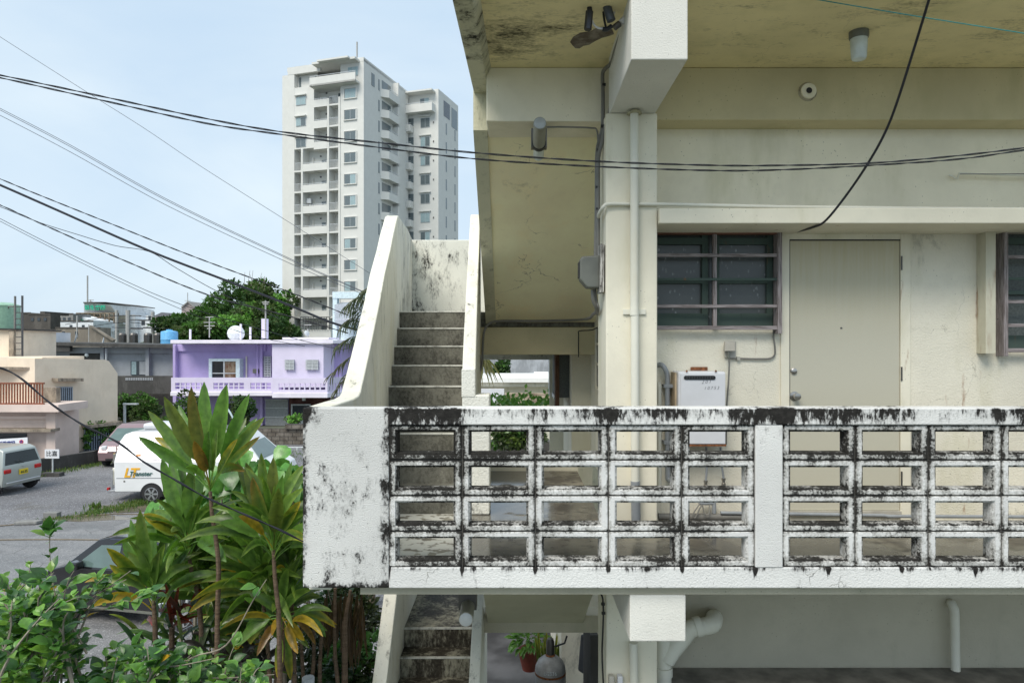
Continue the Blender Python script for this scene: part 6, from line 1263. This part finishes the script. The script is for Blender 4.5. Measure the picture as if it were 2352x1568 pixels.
# ---------------- parking lot details ----------------
rnd = random.Random(12); b = LB()
def weeds(b, x0, y0, x1, y1, n, spread, h, cols):
    A_, B_ = PG(x0, y0), PG(x1, y1)
    for _ in range(n):
        t = rnd.random(); p = A_+(B_-A_)*t+Vector((rnd.gauss(0, spread), rnd.gauss(0, spread), 0)); d = rv(rnd)*.6+Vector((0, 0, 1)); card(b, p, d, rv(rnd), h*rnd.uniform(.4, 1.3), h*.22, jit(rnd.choice(cols), rnd, .2))
gcol = [(.10, .17, .04), (.08, .15, .04), (.16, .2, .06)]
weeds(b, 190, 1186, 320, 1158, 900, .22, .12, gcol); weeds(b, 300, 1160, 360, 1152, 300, .2, .15, gcol); weeds(b, 212, 1172, 218, 1172, 34, .12, .26, gcol); weeds(b, 100, 1196, 160, 1190, 160, .15, .1, gcol); weeds(b, 60, 1098, 260, 1062, 800, .25, .13, gcol); weeds(b, 560, 1048, 700, 1046, 700, .8, .12, gcol); weeds(b, 330, 1158, 440, 1140, 250, .4, .1, gcol)
tag(b.build('grass', M['leaf']), kind='stuff')
q = PG(120, 1189); tag(MB().box(q.x-.2, q.x+.2, q.y-.1, q.y+.1, 0.01, .17).build('concrete_block', M['fargrey'], bevel=.01), 'grey hollow concrete block lying in the weeds', 'block'); q = PG(62, 1204)
tag(MB().prism([(q.x-.3, q.y-.1, .01), (q.x+.3, q.y-.05, .01), (q.x+.35, q.y+.15, .01), (q.x-.2, q.y+.15, .01)], (0, 0, .09)).build('broken_slab', M['fargrey'], bevel=.02), 'broken flat concrete slab at the edge of the asphalt', 'slab')
M['rope'] = simple('brown_rope', (.17, .14, .10), .9)
for k_, (pa, lab) in enumerate((([(-60, 1214), (60, 1203), (150, 1188), (260, 1181), (470, 1184)], 'thin brown rope lying between gravel and asphalt'), ([(-60, 1242), (60, 1240), (160, 1240), (230, 1241)], 'thin rope parking line nearest the black car'), ([(150, 1190), (250, 1170), (370, 1163)], 'yellowish rope line through the weeds'))): tag(MB().tube([PG(x, y)+Vector((0, 0, .02)) for x, y in pa], .016, 5).build('rope', M['rope']), lab, 'rope')
# ---------------- wire mesh fence ----------------
M['fwire'] = simple('fence_wire', (.34, .37, .40), .4, .5)
def mesh_fence(A_, B_, ztop, zbot, label, n, m, r=.004):
    t = thing('mesh_fence', label, 'fence', A_); A_ = Vector(A_); B_ = Vector(B_); b = MB()
    for k in range(n+1): p = A_+(B_-A_)*k/n; b.tube([(p.x, p.y, zbot), (p.x, p.y, ztop)], r, 4)
    for k in range(m+1): z = zbot+(ztop-zbot)*k/m; b.tube([(A_.x, A_.y, z), (B_.x, B_.y, z)], r, 4)
    tag(b.build('wire_mesh', M['fwire'], t), kind='stuff'); MB().tube([(A_.x, A_.y, ztop), (B_.x, B_.y, ztop)], .02, 8).build('top_rail', M['rail2'], t)
    for k in range(3): p = A_+(B_-A_)*k/2; MB().tube([(p.x, p.y, 0), (p.x, p.y, ztop+.03)], .025, 8).build('post', M['rail2'], t)
    return t
mesh_fence((PX(365, 9.0), 9.0, 0), (PX(720, 12.4), 12.4, 0), 1.55, .35, 'wire mesh fence with pale top rail in front of the black car', 36, 10)
mesh_fence((PX(-60, 6.7), 6.7, 0), (PX(560, 6.4), 6.4, 0), 1.72, .5, 'wire mesh fence along the bottom edge under the hibiscus', 40, 10)
tag(MB().tube([P(443, 1288, 8.6), P(436, 1340, 8.6), P(430, 1382, 8.6)], .02, 7).build('pale_stick', M['rail2']), 'pale stick leaning on the mesh fence', 'stick')
tag(MB().box(PX(560, 9.0), PX(760, 9.0), 8.9, 9.1, 0, .5).build('garden_kerb', M['fargrey']), 'grey concrete kerb at the back of the garden', 'kerb')
bt2 = thing('capped_pipe', 'grey capped vent pipe top at the bottom edge', 'pipe', P(708, 1600, 5.2)); MB().tube([P(708, 1620, 5.2), P(708, 1566, 5.2)], .04, 14).build('pipe', M['pvcgrey'], bt2, smooth=True); MB().lathe(P(708, 1567, 5.2), [(.046, 0), (.048, .03), (.044, .042), (.03, .044)], 18).build('cap', simple('cap_grey', (.5, .54, .6), .4), bt2, smooth=True)
# ---------------- strap leaved plants (ti) ----------------
TG = (.10, .22, .038); TD = (.06, .13, .025); TL = (.15, .29, .06); TR = (.13, .17, .035); TY = (.46, .32, .03); TB = (.26, .14, .035)
def ti(label, stem, leaves, D, seed, rnd_leaves=0, L=200, elr=(25, 80), azr=(0, 360), Wd=.064, cols=(TG, TD, TL), stemr=.0145, yellow=.15, droop=.5, rngD=.0):
    """stem: pixel polyline crown first; leaves: explicit pixel tips (x,y,dD,width,colour,tipcolour,ctrl lift)"""
    rnd = random.Random(seed); base = P(stem[0][0], stem[0][1], D); foot = P(stem[-1][0], stem[-1][1], D); foot = Vector((foot.x, foot.y, 0))
    t = thing('ti_plant', label, 'plant', foot, 0, 'strap leaved plants'); b = LB()
    for (x, y, dD, wd, c, ct, lift) in leaves:
        tip = P(x, y, D+dD); mid = (base+tip)/2; d = tip-base; ctrl = base+d*.5+Vector((0, 0, lift*d.length))
        strap(b, base+Vector((0, 0, rnd.uniform(0, .05))), ctrl, tip, wd*.60, rnd, jit(c, rnd, .1), jit(c, rnd, .15), ct, .30, 14)
    Lm = L/F*D
    for k in range(rnd_leaves):
        f = k/max(1, rnd_leaves-1); el = R(elr[1]+(elr[0]-elr[1])*f+rnd.uniform(-8, 8)); az_ = R(azr[0]+(azr[1]-azr[0])*((k*.618+rnd.uniform(-.05, .05)) % 1)); l = Lm*rnd.uniform(.78, 1.1)
        h = Vector((math.cos(az_), math.sin(az_), 0)); tip = base+(h*math.cos(el)+Vector((0, 0, math.sin(el))))*l; e2 = min(R(88), el+R(38*droop+18))
        ctrl = base+(h*math.cos(e2)+Vector((0, 0, math.sin(e2))))*l*.62
        c = rnd.choice(cols); old = f > .75 and rnd.random() < yellow*2; ct = TY if old else (TR if rnd.random() < .25 else (.19, .27, .05))
        if old and rnd.random() < .35: c = TY
        strap(b, base-Vector((0, 0, f*.08)), ctrl, tip, Wd*rnd.uniform(.75, 1.1), rnd, jit(c, rnd, .15), jit(c, rnd, .2), ct, .26, 12, twist=rnd.uniform(-.4, .4))
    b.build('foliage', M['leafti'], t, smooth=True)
    pts = [P(x, y, D) for x, y in stem]; pts = cr_spline(pts, 5); low = pts[-1]
    pts.append(Vector((low.x+rnd.uniform(-.05, .05), low.y+.03, min(low.z-.3, 1.0)))); pts.append(foot)
    MB().tube(pts, stemr*.8, 9, stemr*1.2).build('stem', M['stem'], t, smooth=True); return t
ti('tallest strap leaved plant with broad bronze green leaves in front of the camper', [(483, 1128), (487, 1180), (495, 1230), (502, 1300), (500, 1400)],
   [(469, 877, .05, .175, TL, TG, .0), (440, 888, -.22, .20, TR, (.16, .10, .03), .0), (521, 883, -.1, .19, TL, TL, .03), (573, 904, .0, .14, TL, TG, .02), (607, 958, .05, .13, TL, (.2, .24, .05), .10), (597, 1002, -.1, .09, TG, TB, .08),
    (377, 911, -.15, .16, TR, TR, .02), (340, 943, .0, .13, TL, TR, .05), (319, 1003, -.1, .13, TG, TG, .08), (341, 1022, .1, .13, TL, TG, .13), (562, 1082, -.2, .10, TG, TB, .38), (566, 958, .3, .12, TL, TR, .02),
    (446, 1012, -.35, .12, TB, TB, .10), (355, 1004, .2, .11, TG, TY, .16), (426, 1074, -.3, .10, TL, TL, .26), (546, 1008, -.3, .11, TG, TY, .05), (362, 1045, .15, .06, TY, TB, .30), (500, 985, -.45, .10, (.3, .36, .12), TL, .0), (590, 960, .3, .11, TL, TG, .1), (410, 930, .35, .13, TL, TG, .0), (480, 990, -.4, .14, TG, TG, .05)],
   4.6, 1)
ti('strap leaved plant with upright leaves left of the tallest stem', [(432, 1262), (440, 1310), (452, 1360), (462, 1440)], [(372, 1052, .0, .16, TL, TG, .0), (390, 1030, .2, .12, TL, TG, .02), (445, 1065, -.1, .2, TG, TR, .0), (470, 1060, .1, .19, TG, TD, -.02), (415, 1045, .3, .12, TD, TG, .0), (505, 1150, .1, .16, TL, TG, .06), (330, 1180, -.1, .15, TG, TY, .14), (345, 1195, -.3, .12, TR, TY, .2), (300, 1205, .1, .12, TG, TR, .12), (520, 1290, -.3, .17, TG, TG, .35), (376, 1290, -.35, .14, TG, TG, .35)], 4.9, 2, 20, 170, (0, 70))
ti('low strap leaved plant with drooping yellow leaves over the black car', [(352, 1378), (354, 1400), (356, 1440)], [(300, 1192, .1, .13, TL, TG, .0), (322, 1170, -.1, .17, TG, TR, .0), (352, 1165, .2, .17, TG, TG, .0), (282, 1238, .0, .12, TL, TG, .02), (252, 1296, -.1, .12, TL, TY, .12), (262, 1325, .1, .1, TY, TY, .2), (205, 1330, .0, .10, TG, TY, .25), (295, 1225, .3, .12, TR, TG, .1), (405, 1235, .1, .13, TL, TG, .03), (440, 1255, .0, .10, TD, TG, .05), (395, 1185, .25, .14, TD, TR, .0), (245, 1258, -.3, .12, TG, TY, .12), (256, 1282, -.2, .09, TY, TB, .18), (335, 1345, -.3, .06, TD, TD, .3)], 4.7, 3, 16, 150, (10, 75))
ti('strap leaved plant with broad bronze leaves beside the parapet, tallest on the right', [(628, 1262), (632, 1330), (640, 1400)], [(565, 1062, .1, .17, TR, TR, .0), (580, 1095, -.1, .15, TG, TB, .0), (545, 1060, .2, .12, TD, TR, .0), (600, 1040, .1, .15, TG, TR, .0), (628, 1050, .0, .15, TR, TR, .0), (650, 1090, -.2, .13, TL, TG, .0), (670, 1060, .1, .11, TL, TG, .0), (690, 1150, -.1, .12, TL, TY, .1), (520, 1160, -.1, .16, TL, TG, .14), (505, 1200, -.2, .13, TL, TG, .2), (548, 1185, -.3, .09, TY, TB, .2), (640, 1120, -.4, .15, TR, TR, .0), (688, 1200, .2, .12, TG, TY, .15)], 4.5, 4, 28, 190, (0, 80), (100, 440))
ti('strap leaved plant with drooping leaves behind the parapet edge', [(600, 1360), (612, 1440), (620, 1568)], [(545, 1270, .0, .12, TG, TY, .2), (520, 1272, .1, .10, TL, TY, .3), (498, 1296, -.1, .10, TY, TY, .32), (505, 1310, .2, .08, TY, TY, .36), (540, 1330, -.2, .13, TG, TY, .3)], 4.9, 5, 34, 185, (-10, 75), (60, 330), yellow=.2)
ti('strap leaved plant with hanging green and yellow leaves low on the right', [(648, 1425), (650, 1500), (640, 1568)], [(565, 1440, .0, .12, TG, TG, .28), (545, 1485, -.1, .13, TL, TL, .4), (552, 1510, .1, .12, TL, TY, .42), (640, 1560, -.1, .11, TG, TY, .0), (668, 1560, .1, .1, TL, TY, .05), (655, 1545, .2, .10, TG, TY, .0), (684, 1500, -.15, .10, TY, (.55, .3, .02), .12), (699, 1470, -.05, .13, TY, TY, .25), (625, 1460, -.3, .08, TY, TB, .3), (748, 1462, .1, .13, TL, TG, .5), (770, 1440, .1, .10, TG, TY, .45), (725, 1480, .3, .08, TB, TB, .4), (590, 1505, -.2, .09, TB, TB, .35), (690, 1350, .2, .12, TG, TG, .1), (600, 1400, .2, .12, TD, TG, .2)], 4.8, 6, 18, 150, (0, 75))
ti('strap leaved plant with long pointed leaves above the mesh fence', [(492, 1385), (500, 1450), (505, 1520)], [(420, 1290, .0, .12, TG, TG, .25), (480, 1200, .1, .15, TD, TG, .0), (520, 1190, .2, .16, TG, TD, .0), (560, 1250, -.1, .12, TG, TG, .05), (455, 1370, -.1, .12, TL, TG, .35)], 5.3, 7, 32, 180, (0, 80), yellow=.1)
ti('shaded strap leaved plant in the middle of the clump', [(570, 1440), (575, 1500), (580, 1568)], [], 5.6, 8, 36, 180, (-5, 80), cols=(TD, TG, TG))
ti('yellow green strap leaved plant behind the parapet corner', [(560, 1310), (565, 1400), (570, 1500)], [], 5.5, 9, 38, 185, (0, 80), cols=(TL, TG, TG), yellow=.12)
ti('strap leaved plant filling the clump beside the tall stem', [(455, 1335), (462, 1420), (470, 1500)], [], 5.2, 10, 34, 170, (0, 82), cols=(TG, TL, TD), yellow=.1)
ti('strap leaved plant low between the clump and the hanging yellow leaves', [(615, 1455), (618, 1520), (620, 1568)], [], 5.4, 11, 34, 150, (-20, 70), cols=(TG, TD, TG), yellow=.2)
ti('strap leaved plant with green upright leaves close to the parapet end', [(668, 1330), (672, 1420), (675, 1500)], [], 5.0, 12, 28, 150, (0, 82), (90, 400), cols=(TG, TL, TD), yellow=.1)
# bare brown stems
rnd = random.Random(44)
for i, (x0, y0, x1, y1) in enumerate(((645, 1480, 625, 1640), (690, 1440, 700, 1640), (720, 1400, 712, 1640), (668, 1500, 560, 1640), (742, 1400, 735, 1640), (805, 1355, 792, 1500), (770, 1350, 778, 1640))):
    tag(MB().tube(cr_spline([P(x0, y0, 5.6), P((x0+x1)/2+rnd.uniform(-6, 6), (y0+y1)/2, 5.6), P(x1, y1, 5.6), Vector((PX(x1, 5.7), 5.7, 0))]), .013, 7, .02 if i != 5 else .03).build('dead_tree', M['stem'], smooth=True), 'bare brown plant stem rising from the garden soil', 'dead plant', 'bare stems in the garden')
# dead hanging straps
b = LB()
for k in range(46):
    x = rnd.uniform(745, 835); y = rnd.uniform(1360, 1420); a = P(x, y, 6.0+rnd.uniform(-.3, .3)); e = P(x+rnd.uniform(-18, 12), y+rnd.uniform(60, 150), 6.0); strap(b, a, (a+e)/2+Vector((rnd.uniform(-.05, .05), 0, 0)), e, .03, rnd, (.07, .045, .03), (.12, .075, .045), petiole=.02, n=6)
tag(b.build('dead_leaves', M['leaf']), 'hanging brown dead strap leaves under the parapet corner', 'leaves')
# ---------------- broad round leaves ----------------
def broad(label, spots, D, seed, L=.2, cols=((.09, .25, .045), (.12, .30, .06), (.06, .17, .035))):
    rnd = random.Random(seed); q0 = P(spots[0][0], spots[0][1], D); t = thing('broad_leaf_bush', label, 'bush', (q0.x, q0.y, 0), 0, 'broad leaved bushes'); b = LB(); s = MB()
    for (x, y, w_, h_, n) in spots:
        for _ in range(n):
            p = P(x+rnd.gauss(0, w_*.5), y+rnd.gauss(0, h_*.5), D+rnd.uniform(-.5, .5)); a = rnd.uniform(0, 6.283)
            d = Vector((math.cos(a)*.7, math.sin(a)*.4-.3, -.55+rnd.uniform(-.3, .5))); ovate(b, p, d, Vector((rnd.uniform(-.5, .5), -.75, .75)), L*rnd.uniform(.6, 1.15), L*rnd.uniform(.65, .95), jit(rnd.choice(cols), rnd, .2), 4, .14, .35, 1)
            if rnd.random() < .3: s.tube([p, p+Vector((rnd.uniform(-.15, .15), rnd.uniform(.0, .2), -rnd.uniform(.3, .6)))], .007, 4)
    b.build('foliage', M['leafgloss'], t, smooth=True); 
    for (x, y, w_, h_, n) in spots: c = P(x, y, D); s.tube(bez(Vector((q0.x, q0.y+.2, 0)), Vector((c.x, c.y+.2, c.z*.6)), c, 6), .03, 6, .012)
    s.build('branches', M['twig'], t, smooth=True); return t
broad('bright green broad leaved bush between the camper nose and the parapet', [(640, 1110, 60, 50, 150), (560, 1110, 70, 42, 110), (670, 1180, 45, 70, 90)], 6.3, 51)
broad('broad leaved bush left of the tall strap leaved plant', [(400, 1165, 40, 30, 60), (440, 1200, 50, 40, 40), (500, 1150, 50, 50, 60)], 6.6, 52)
broad('shaded broad leaved bush in the middle of the garden', [(560, 1250, 90, 60, 110), (480, 1260, 60, 60, 30), (640, 1300, 70, 80, 100)], 6.2, 53, cols=((.05, .15, .03), (.09, .22, .05), (.04, .11, .03)))
broad('large leaved bush with yellowing leaves behind the mesh fence', [(560, 1400, 50, 60, 60), (545, 1340, 50, 40, 50)], 6.4, 54, .24, ((.13, .24, .06), (.3, .34, .08), (.08, .2, .05)))
# ---------------- hibiscus hedge, lower left ----------------
HG = [(.075, .20, .04), (.055, .15, .035), (.12, .28, .05), (.045, .12, .035), (.17, .33, .05)]
env = [(-80, 1345), (0, 1345), (60, 1325), (120, 1330), (165, 1385), (200, 1460), (260, 1500), (345, 1500), (400, 1490), (480, 1505), (560, 1520), (630, 1530), (700, 1560)]
def envy(x):
    for (a, ya), (c, yc) in zip(env, env[1:]):
        if a <= x <= c: return ya+(yc-ya)*(x-a)/(c-a)
    return 1560
def hib(label, x0, x1, seed, nb, D0, D1, extra=(), leafn=1.0):
    rnd = random.Random(seed); xc = (x0+x1)/2; foot = Vector((PX(xc, (D0+D1)/2), (D0+D1)/2, 0)); t = thing('hibiscus_bush', label, 'shrub', foot, 0, 'hibiscus hedge'); b = LB(); s = MB()
    paths = []
    for k in range(nb):
        xt = rnd.uniform(x0, x1); yt = envy(xt)+abs(rnd.gauss(0, 1))*70+8; D = rnd.uniform(D0, D1); xs = xt+rnd.uniform(-140, 60); ys = max(yt+rnd.uniform(120, 260), 1600)
        a, e = P(xs, ys, D+rnd.uniform(-.2, .2)), P(xt, yt, D); m = (a+e)/2+Vector((rnd.uniform(-.15, .15), rnd.uniform(-.1, .1), rnd.uniform(-.1, .12))); paths.append((bez(a, m, e, 12), .009, 1))
    for pp in extra: paths.append((cr_spline([P(x, y, D_) for x, y, D_ in pp], 5), .006, 3))
    subs = []
    for pts, r, lv0 in paths:
        n = len(pts)
        for j in range(2, n-1):
            if rnd.random() < (.36 if lv0 != 3 else .12):
                p = pts[j]; d = (pts[j+1]-pts[j]).normalized(); q = (d*.6+Vector((rnd.uniform(-1, 1), rnd.uniform(-.8, .8), rnd.uniform(-.2, .9)))).normalized(); l = rnd.uniform(.06, .2)
                subs.append((bez(p, p+q*l*.5+Vector((0, 0, .03)), p+q*l, 6), .004, 2))
    for pts, r, lv in paths+subs:
        s.tube(pts, r, 5, r*.35); n = len(pts); per = 1.7*leafn if lv == 2 else (1.1 if lv == 1 else .75)*leafn
        for j in range(1, n):
            for _ in range(int(per+rnd.random())):
                t_ = rnd.random(); p = pts[j-1]+(pts[j]-pts[j-1])*t_; d = (pts[j]-pts[j-1]).normalized(); out_ = Vector((rnd.uniform(-1, 1), rnd.uniform(-1, .6), rnd.uniform(-.2, .7))); q = (d*.5+out_).normalized(); st = .012+.02*rnd.random()
                l = rnd.choice([.035, .05, .06, .07, .085])*rnd.uniform(.85, 1.15); c = jit(rnd.choice(HG), rnd, .2)
                if l < .05: c = jit((.16, .33, .06), rnd, .2)
                if rnd.random() < .006: c = (.6, .36, .03)
                ovate(b, p+q*st, q+Vector((0, 0, -.12)), Vector((rnd.uniform(-.5, .5), rnd.uniform(-.8, .1), 1)), l, l*.66, c, 4, .16, .25)
    s.build('branches', M['twig'], t, smooth=True); b.build('foliage', M['leafgloss'], t, smooth=True); return t
hib('hibiscus shrub with tall thin shoots at the lower left corner', -70, 175, 61, 32, 3.2, 4.2, [[(180, 1640, 3.5), (158, 1500, 3.5), (120, 1330, 3.5), (113, 1218, 3.5)], [(40, 1600, 3.6), (66, 1450, 3.6), (66, 1340, 3.6), (70, 1295, 3.6)], [(90, 1500, 3.4), (20, 1400, 3.4), (-20, 1330, 3.4)], [(200, 1500, 3.5), (150, 1400, 3.5), (155, 1340, 3.5), (170, 1310, 3.5)], [(70, 1450, 3.5), (30, 1370, 3.5), (12, 1325, 3.5)]])
hib('hibiscus shrub spreading in front of the black car', 130, 400, 62, 26, 3.3, 4.4, [[(150, 1450, 3.6), (200, 1380, 3.6), (290, 1330, 3.6)], [(190, 1400, 3.6), (260, 1395, 3.6), (330, 1372, 3.6)], [(160, 1480, 3.6), (190, 1400, 3.6), (215, 1350, 3.6), (240, 1325, 3.6)], [(180, 1460, 3.6), (215, 1380, 3.6), (262, 1340, 3.6)], [(200, 1400, 3.7), (255, 1345, 3.7), (300, 1310, 3.7)]])
hib('hibiscus shrub with long bare twigs below the red leaved plant', 360, 640, 63, 22, 3.4, 4.6, [[(340, 1568, 3.7), (440, 1510, 3.7), (520, 1480, 3.7), (580, 1380, 3.7), (612, 1330, 3.7)], [(330, 1570, 3.7), (420, 1556, 3.7), (520, 1556, 3.7), (630, 1548, 3.7)], [(300, 1500, 3.6), (380, 1530, 3.6), (500, 1510, 3.6)]], .8)
# ---------------- croton ----------------
ct = thing('red_croton', 'dark croton with red and yellow spotted leaves beside the mesh fence', 'plant', (PX(400, 5.0), 5.0, 0)); b = LB(); rnd = random.Random(71); cb_ = P(395, 1440, 5.0)
for k in range(44):
    a = rnd.uniform(0, 6.28); el = rnd.uniform(-.3, 1.2); l = rnd.uniform(.22, .38); o = cb_+Vector((rnd.uniform(-.16, .3), rnd.uniform(-.15, .15), rnd.uniform(-.25, .15))); h = Vector((math.cos(a)*math.cos(el), math.sin(a)*math.cos(el)*.7, math.sin(el))); red = o.z > cb_.z-.05 and rnd.random() < .35
    c0, c1 = ((.05, .02, .02), (.36, .05, .03)) if red else ((.02, .05, .025), rnd.choice([(.03, .09, .03), (.10, .22, .03), (.25, .32, .04)]))
    strap(b, o, o+h*l*.5+Vector((0, 0, .08)), o+h*l, .034, rnd, c0, c1, None, .05, 9, twist=rnd.uniform(-1.5, 1.5))
for (x, y) in ((480, 1410), (455, 1405), (412, 1330), (386, 1385), (445, 1430), (380, 1340)):
    strap(b, cb_, (cb_+P(x, y, 4.9))/2+Vector((0, 0, .06)), P(x, y, 4.9), .032, rnd, (.05, .02, .02), (.42, .07, .05), None, .1, 10, twist=1.5)
b.build('foliage', M['leafgloss'], ct, smooth=True); MB().tube([cb_, Vector((cb_.x, cb_.y, 0))], .02, 7).build('stem', M['stem'], ct)
ct = thing('dark_croton', 'blackish drooping croton behind the hibiscus twigs', 'plant', (PX(560, 4.9), 4.9, 0)); b = LB(); cb_ = P(560, 1520, 4.9)
for k in range(46):
    a = rnd.uniform(0, 6.28); el = rnd.uniform(-.2, 1.1); l = rnd.uniform(.2, .36); o = cb_+Vector((rnd.uniform(-.35, .2), rnd.uniform(-.15, .15), rnd.uniform(-.2, .1))); h = Vector((math.cos(a)*math.cos(el), math.sin(a)*.7*math.cos(el), math.sin(el)-.2))
    strap(b, o, o+h*l*.5+Vector((0, 0, .1)), o+h*l, .05, rnd, (.02, .02, .02), (.035, .03, .028) if rnd.random() < .7 else (.12, .22, .04), None, .05, 9, twist=rnd.uniform(-1, 1))
b.build('foliage', M['leafgloss'], ct, smooth=True); MB().tube([cb_, Vector((cb_.x, cb_.y, 0))], .02, 7).build('stem', M['stem'], ct)
# ---------------- dark creeper hedge under the parapet ----------------
shrub(800, 1420, 7.6, 95, 90, 5200, .065, [(.02, .055, .018), (.03, .08, .025), (.015, .035, .012)], 'dark small leaved hedge below the parapet corner', 81, 1700, 'leafgloss', 12, 'dark_hedge', 'hedge', .5)
shrub(820, 1545, 6.6, 70, 60, 2400, .075, [(.035, .10, .03), (.06, .16, .04), (.02, .06, .02)], 'leafy bush at the foot of the lower stairs', 82, 1750, 'leafgloss', 8, 'garden_bush', 'bush', .3)
shrub(700, 1560, 6.9, 90, 60, 1800, .07, [(.02, .05, .018), (.03, .08, .025)], 'dark undergrowth bush beneath the strap leaved plants', 83, 1750, 'leafgloss', 8, 'garden_bush', 'bush', .3)
shrub(470, 1560, 5.6, 110, 50, 1500, .07, [(.02, .05, .018), (.04, .10, .03)], 'shaded low bush behind the hibiscus twigs', 84, 1750, 'leafgloss', 8, 'garden_bush', 'bush', .3)
# palm seen behind the curved parapet
pm_ = thing('palm_tree', 'palm with thin drooping fronds behind the curved stair parapet', 'palm', (PX(850, 13), 13, 0)); b = LB(); rnd = random.Random(88)
for (x0, y0, x1, y1) in ((850, 760, 800, 700), (850, 760, 790, 745), (850, 790, 775, 800), (850, 820, 765, 860), (850, 830, 770, 905), (860, 700, 835, 672), (860, 720, 812, 690)):
    a, e = P(x0, y0, 13), P(x1, y1, 12.6); sp = bez(a, (a+e)/2+Vector((0, 0, .35)), e, 14)
    for j in range(2, 15):
        for sg in (1, -1):
            p = sp[j]; q = p+Vector((-.12+rnd.uniform(-.05, .05), sg*.12, -.28*rnd.uniform(.7, 1.2))); strap(b, p, (p+q)/2+Vector((-.05, 0, .06)), q, .022, rnd, (.05, .08, .03), (.13, .12, .07) if y1 > 850 else (.08, .11, .04), None, .02, 4)
    for u, v in zip(sp, sp[1:]): b.c += [(.1, .1, .05)]*8; i = len(b.v); MB.tube(b, [u, v], .008, 4)
b.build('fronds', M['leaf'], pm_); MB().tube([Vector((PX(850, 13), 13, 0)), P(853, 790, 13)], .1, 8).build('trunk', M['bark'], pm_)
# ---------------- overhead wires ----------------
M['wireblk'] = simple('black_cable', (.008, .008, .014), .4); M['wiregrey'] = simple('grey_wire', (.10, .11, .13), .5)
def wire(label, pts, D, r, mat='wireblk', tw_=0, pitch=.15, sub=6):
    P3 = [P(q[0], q[1], q[2] if len(q) > 2 else D) for q in pts]
    s = cr_spline(P3, sub); b = MB()
    if tw_:
        L_ = 0; dense = []
        for a, c in zip(s, s[1:]):
            n = max(1, int((c-a).length/(pitch/8)))
            for k in range(n): dense.append(a+(c-a)*k/n)
        dense.append(s[-1]); acc = 0
        for ph in (0, math.pi):
            pp = []; acc = 0
            for i, p in enumerate(dense):
                if i: acc += (p-dense[i-1]).length
                a = 2*math.pi*acc/pitch/2+ph; pp.append(p+Vector((0, math.cos(a), math.sin(a)))*tw_)
            b.tube(pp, r, 5)
    else: b.tube(s, r, 6)
    return tag(b.build('overhead_cable', M[mat], smooth=True), label, 'cable')
U = [(-60, 165), (0, 173), (235, 222), (470, 272), (645, 303), (870, 328), (1100, 352), (1375, 371), (1640, 380), (1800, 380), (2000, 375), (2200, 358), (2352, 340), (2440, 328)]
V = [(-60, 170), (0, 179), (235, 231), (470, 283), (645, 309), (870, 339), (1100, 366), (1375, 383), (1640, 392), (1800, 390), (2000, 380), (2200, 366), (2352, 345), (2440, 334)]
wire('upper of two twisted black cables crossing the whole picture', U, 3.0, .0022, tw_=.0024, pitch=.15); wire('lower of two twisted black cables crossing the whole picture', V, 3.05, .0022, tw_=.0024, pitch=.14)
wire('black cable hanging from above to the corner of the door canopy', [(2140, -30, 3.6), (2132, 5, 3.65), (2100, 110, 3.8), (2062, 230, 3.95), (2035, 300, 4.05), (2000, 365, 4.15), (1950, 440, 4.3), (1898, 505, 4.42), (1868, 522, 4.6), (1828, 533, 4.9)], 4, .0075)
wire('thin teal washing line across the upper right corner', [(1850, -5), (2100, 37), (2352, 77), (2450, 93)], 3.8, .003, 'teal')
wire('thick black cable slanting down to the lavender house', [(-60, 400), (0, 425), (132, 483), (343, 576), (519, 644), (660, 699), (760, 740), (830, 760)], 16, .027)
wire('thin twisted wire above the thick black cable', [(-60, 388), (0, 411), (75, 442), (250, 512), (439, 587), (660, 669), (800, 724)], 16, .008, tw_=.009, pitch=.35)
wire('twisted pair below the thick black cable', [(-60, 450), (0, 471), (75, 505), (189, 556), (299, 604), (483, 679), (660, 725), (800, 765)], 17, .009, tw_=.011, pitch=.4)
wire('thin wire sagging to the thick black cable', [(-60, 455), (0, 475), (88, 510), (176, 538), (264, 564), (343, 578), (404, 615), (505, 672), (640, 730)], 17.5, .008)
for dy, lab in ((0, 'uppermost thin grey power line slanting to the tower foot'), (4, 'middle thin grey power line slanting to the tower foot'), (16, 'lowest thin grey power line slanting to the tower foot')):
    wire(lab, [(-60, 218+dy), (0, 249+dy), (163, 334+dy), (382, 457+dy*.9), (660, 591+dy*.7), (840, 672+dy*.4)], 24, .010, 'wiregrey')
wire('faint single wire from the upper left to the tower', [(-60, 45), (0, 85), (198, 211), (330, 294), (461, 382), (660, 508), (850, 628)], 26, .009, 'wiregrey')
wire('upper of the two low wires at left', [(-60, 468), (0, 502), (176, 591), (374, 683), (560, 745), (760, 798), (800, 800)], 22, .009); wire('lower of the two low wires at left', [(-60, 476), (0, 508), (176, 598), (374, 692), (560, 765), (700, 795)], 22, .008)
wire('black cable drooping from the left edge past the camper to the parapet', [(-40, 842), (5, 846), (50, 870), (115, 925), (190, 975), (270, 1015), (330, 1060), (400, 1100), (470, 1140), (560, 1180), (640, 1215), (696, 1243)], 3.68, .0035, tw_=.003, pitch=.2)
for i, (y, x0, x1) in enumerate(((725, 150, 351), (741, 150, 351), (752, 268, 420))): wire(('top', 'middle', 'lowest')[i]+' distribution wire between the utility poles', [(x0, y+20 if i < 2 else y), (268, y), (x1, y+3)], 72, .03)
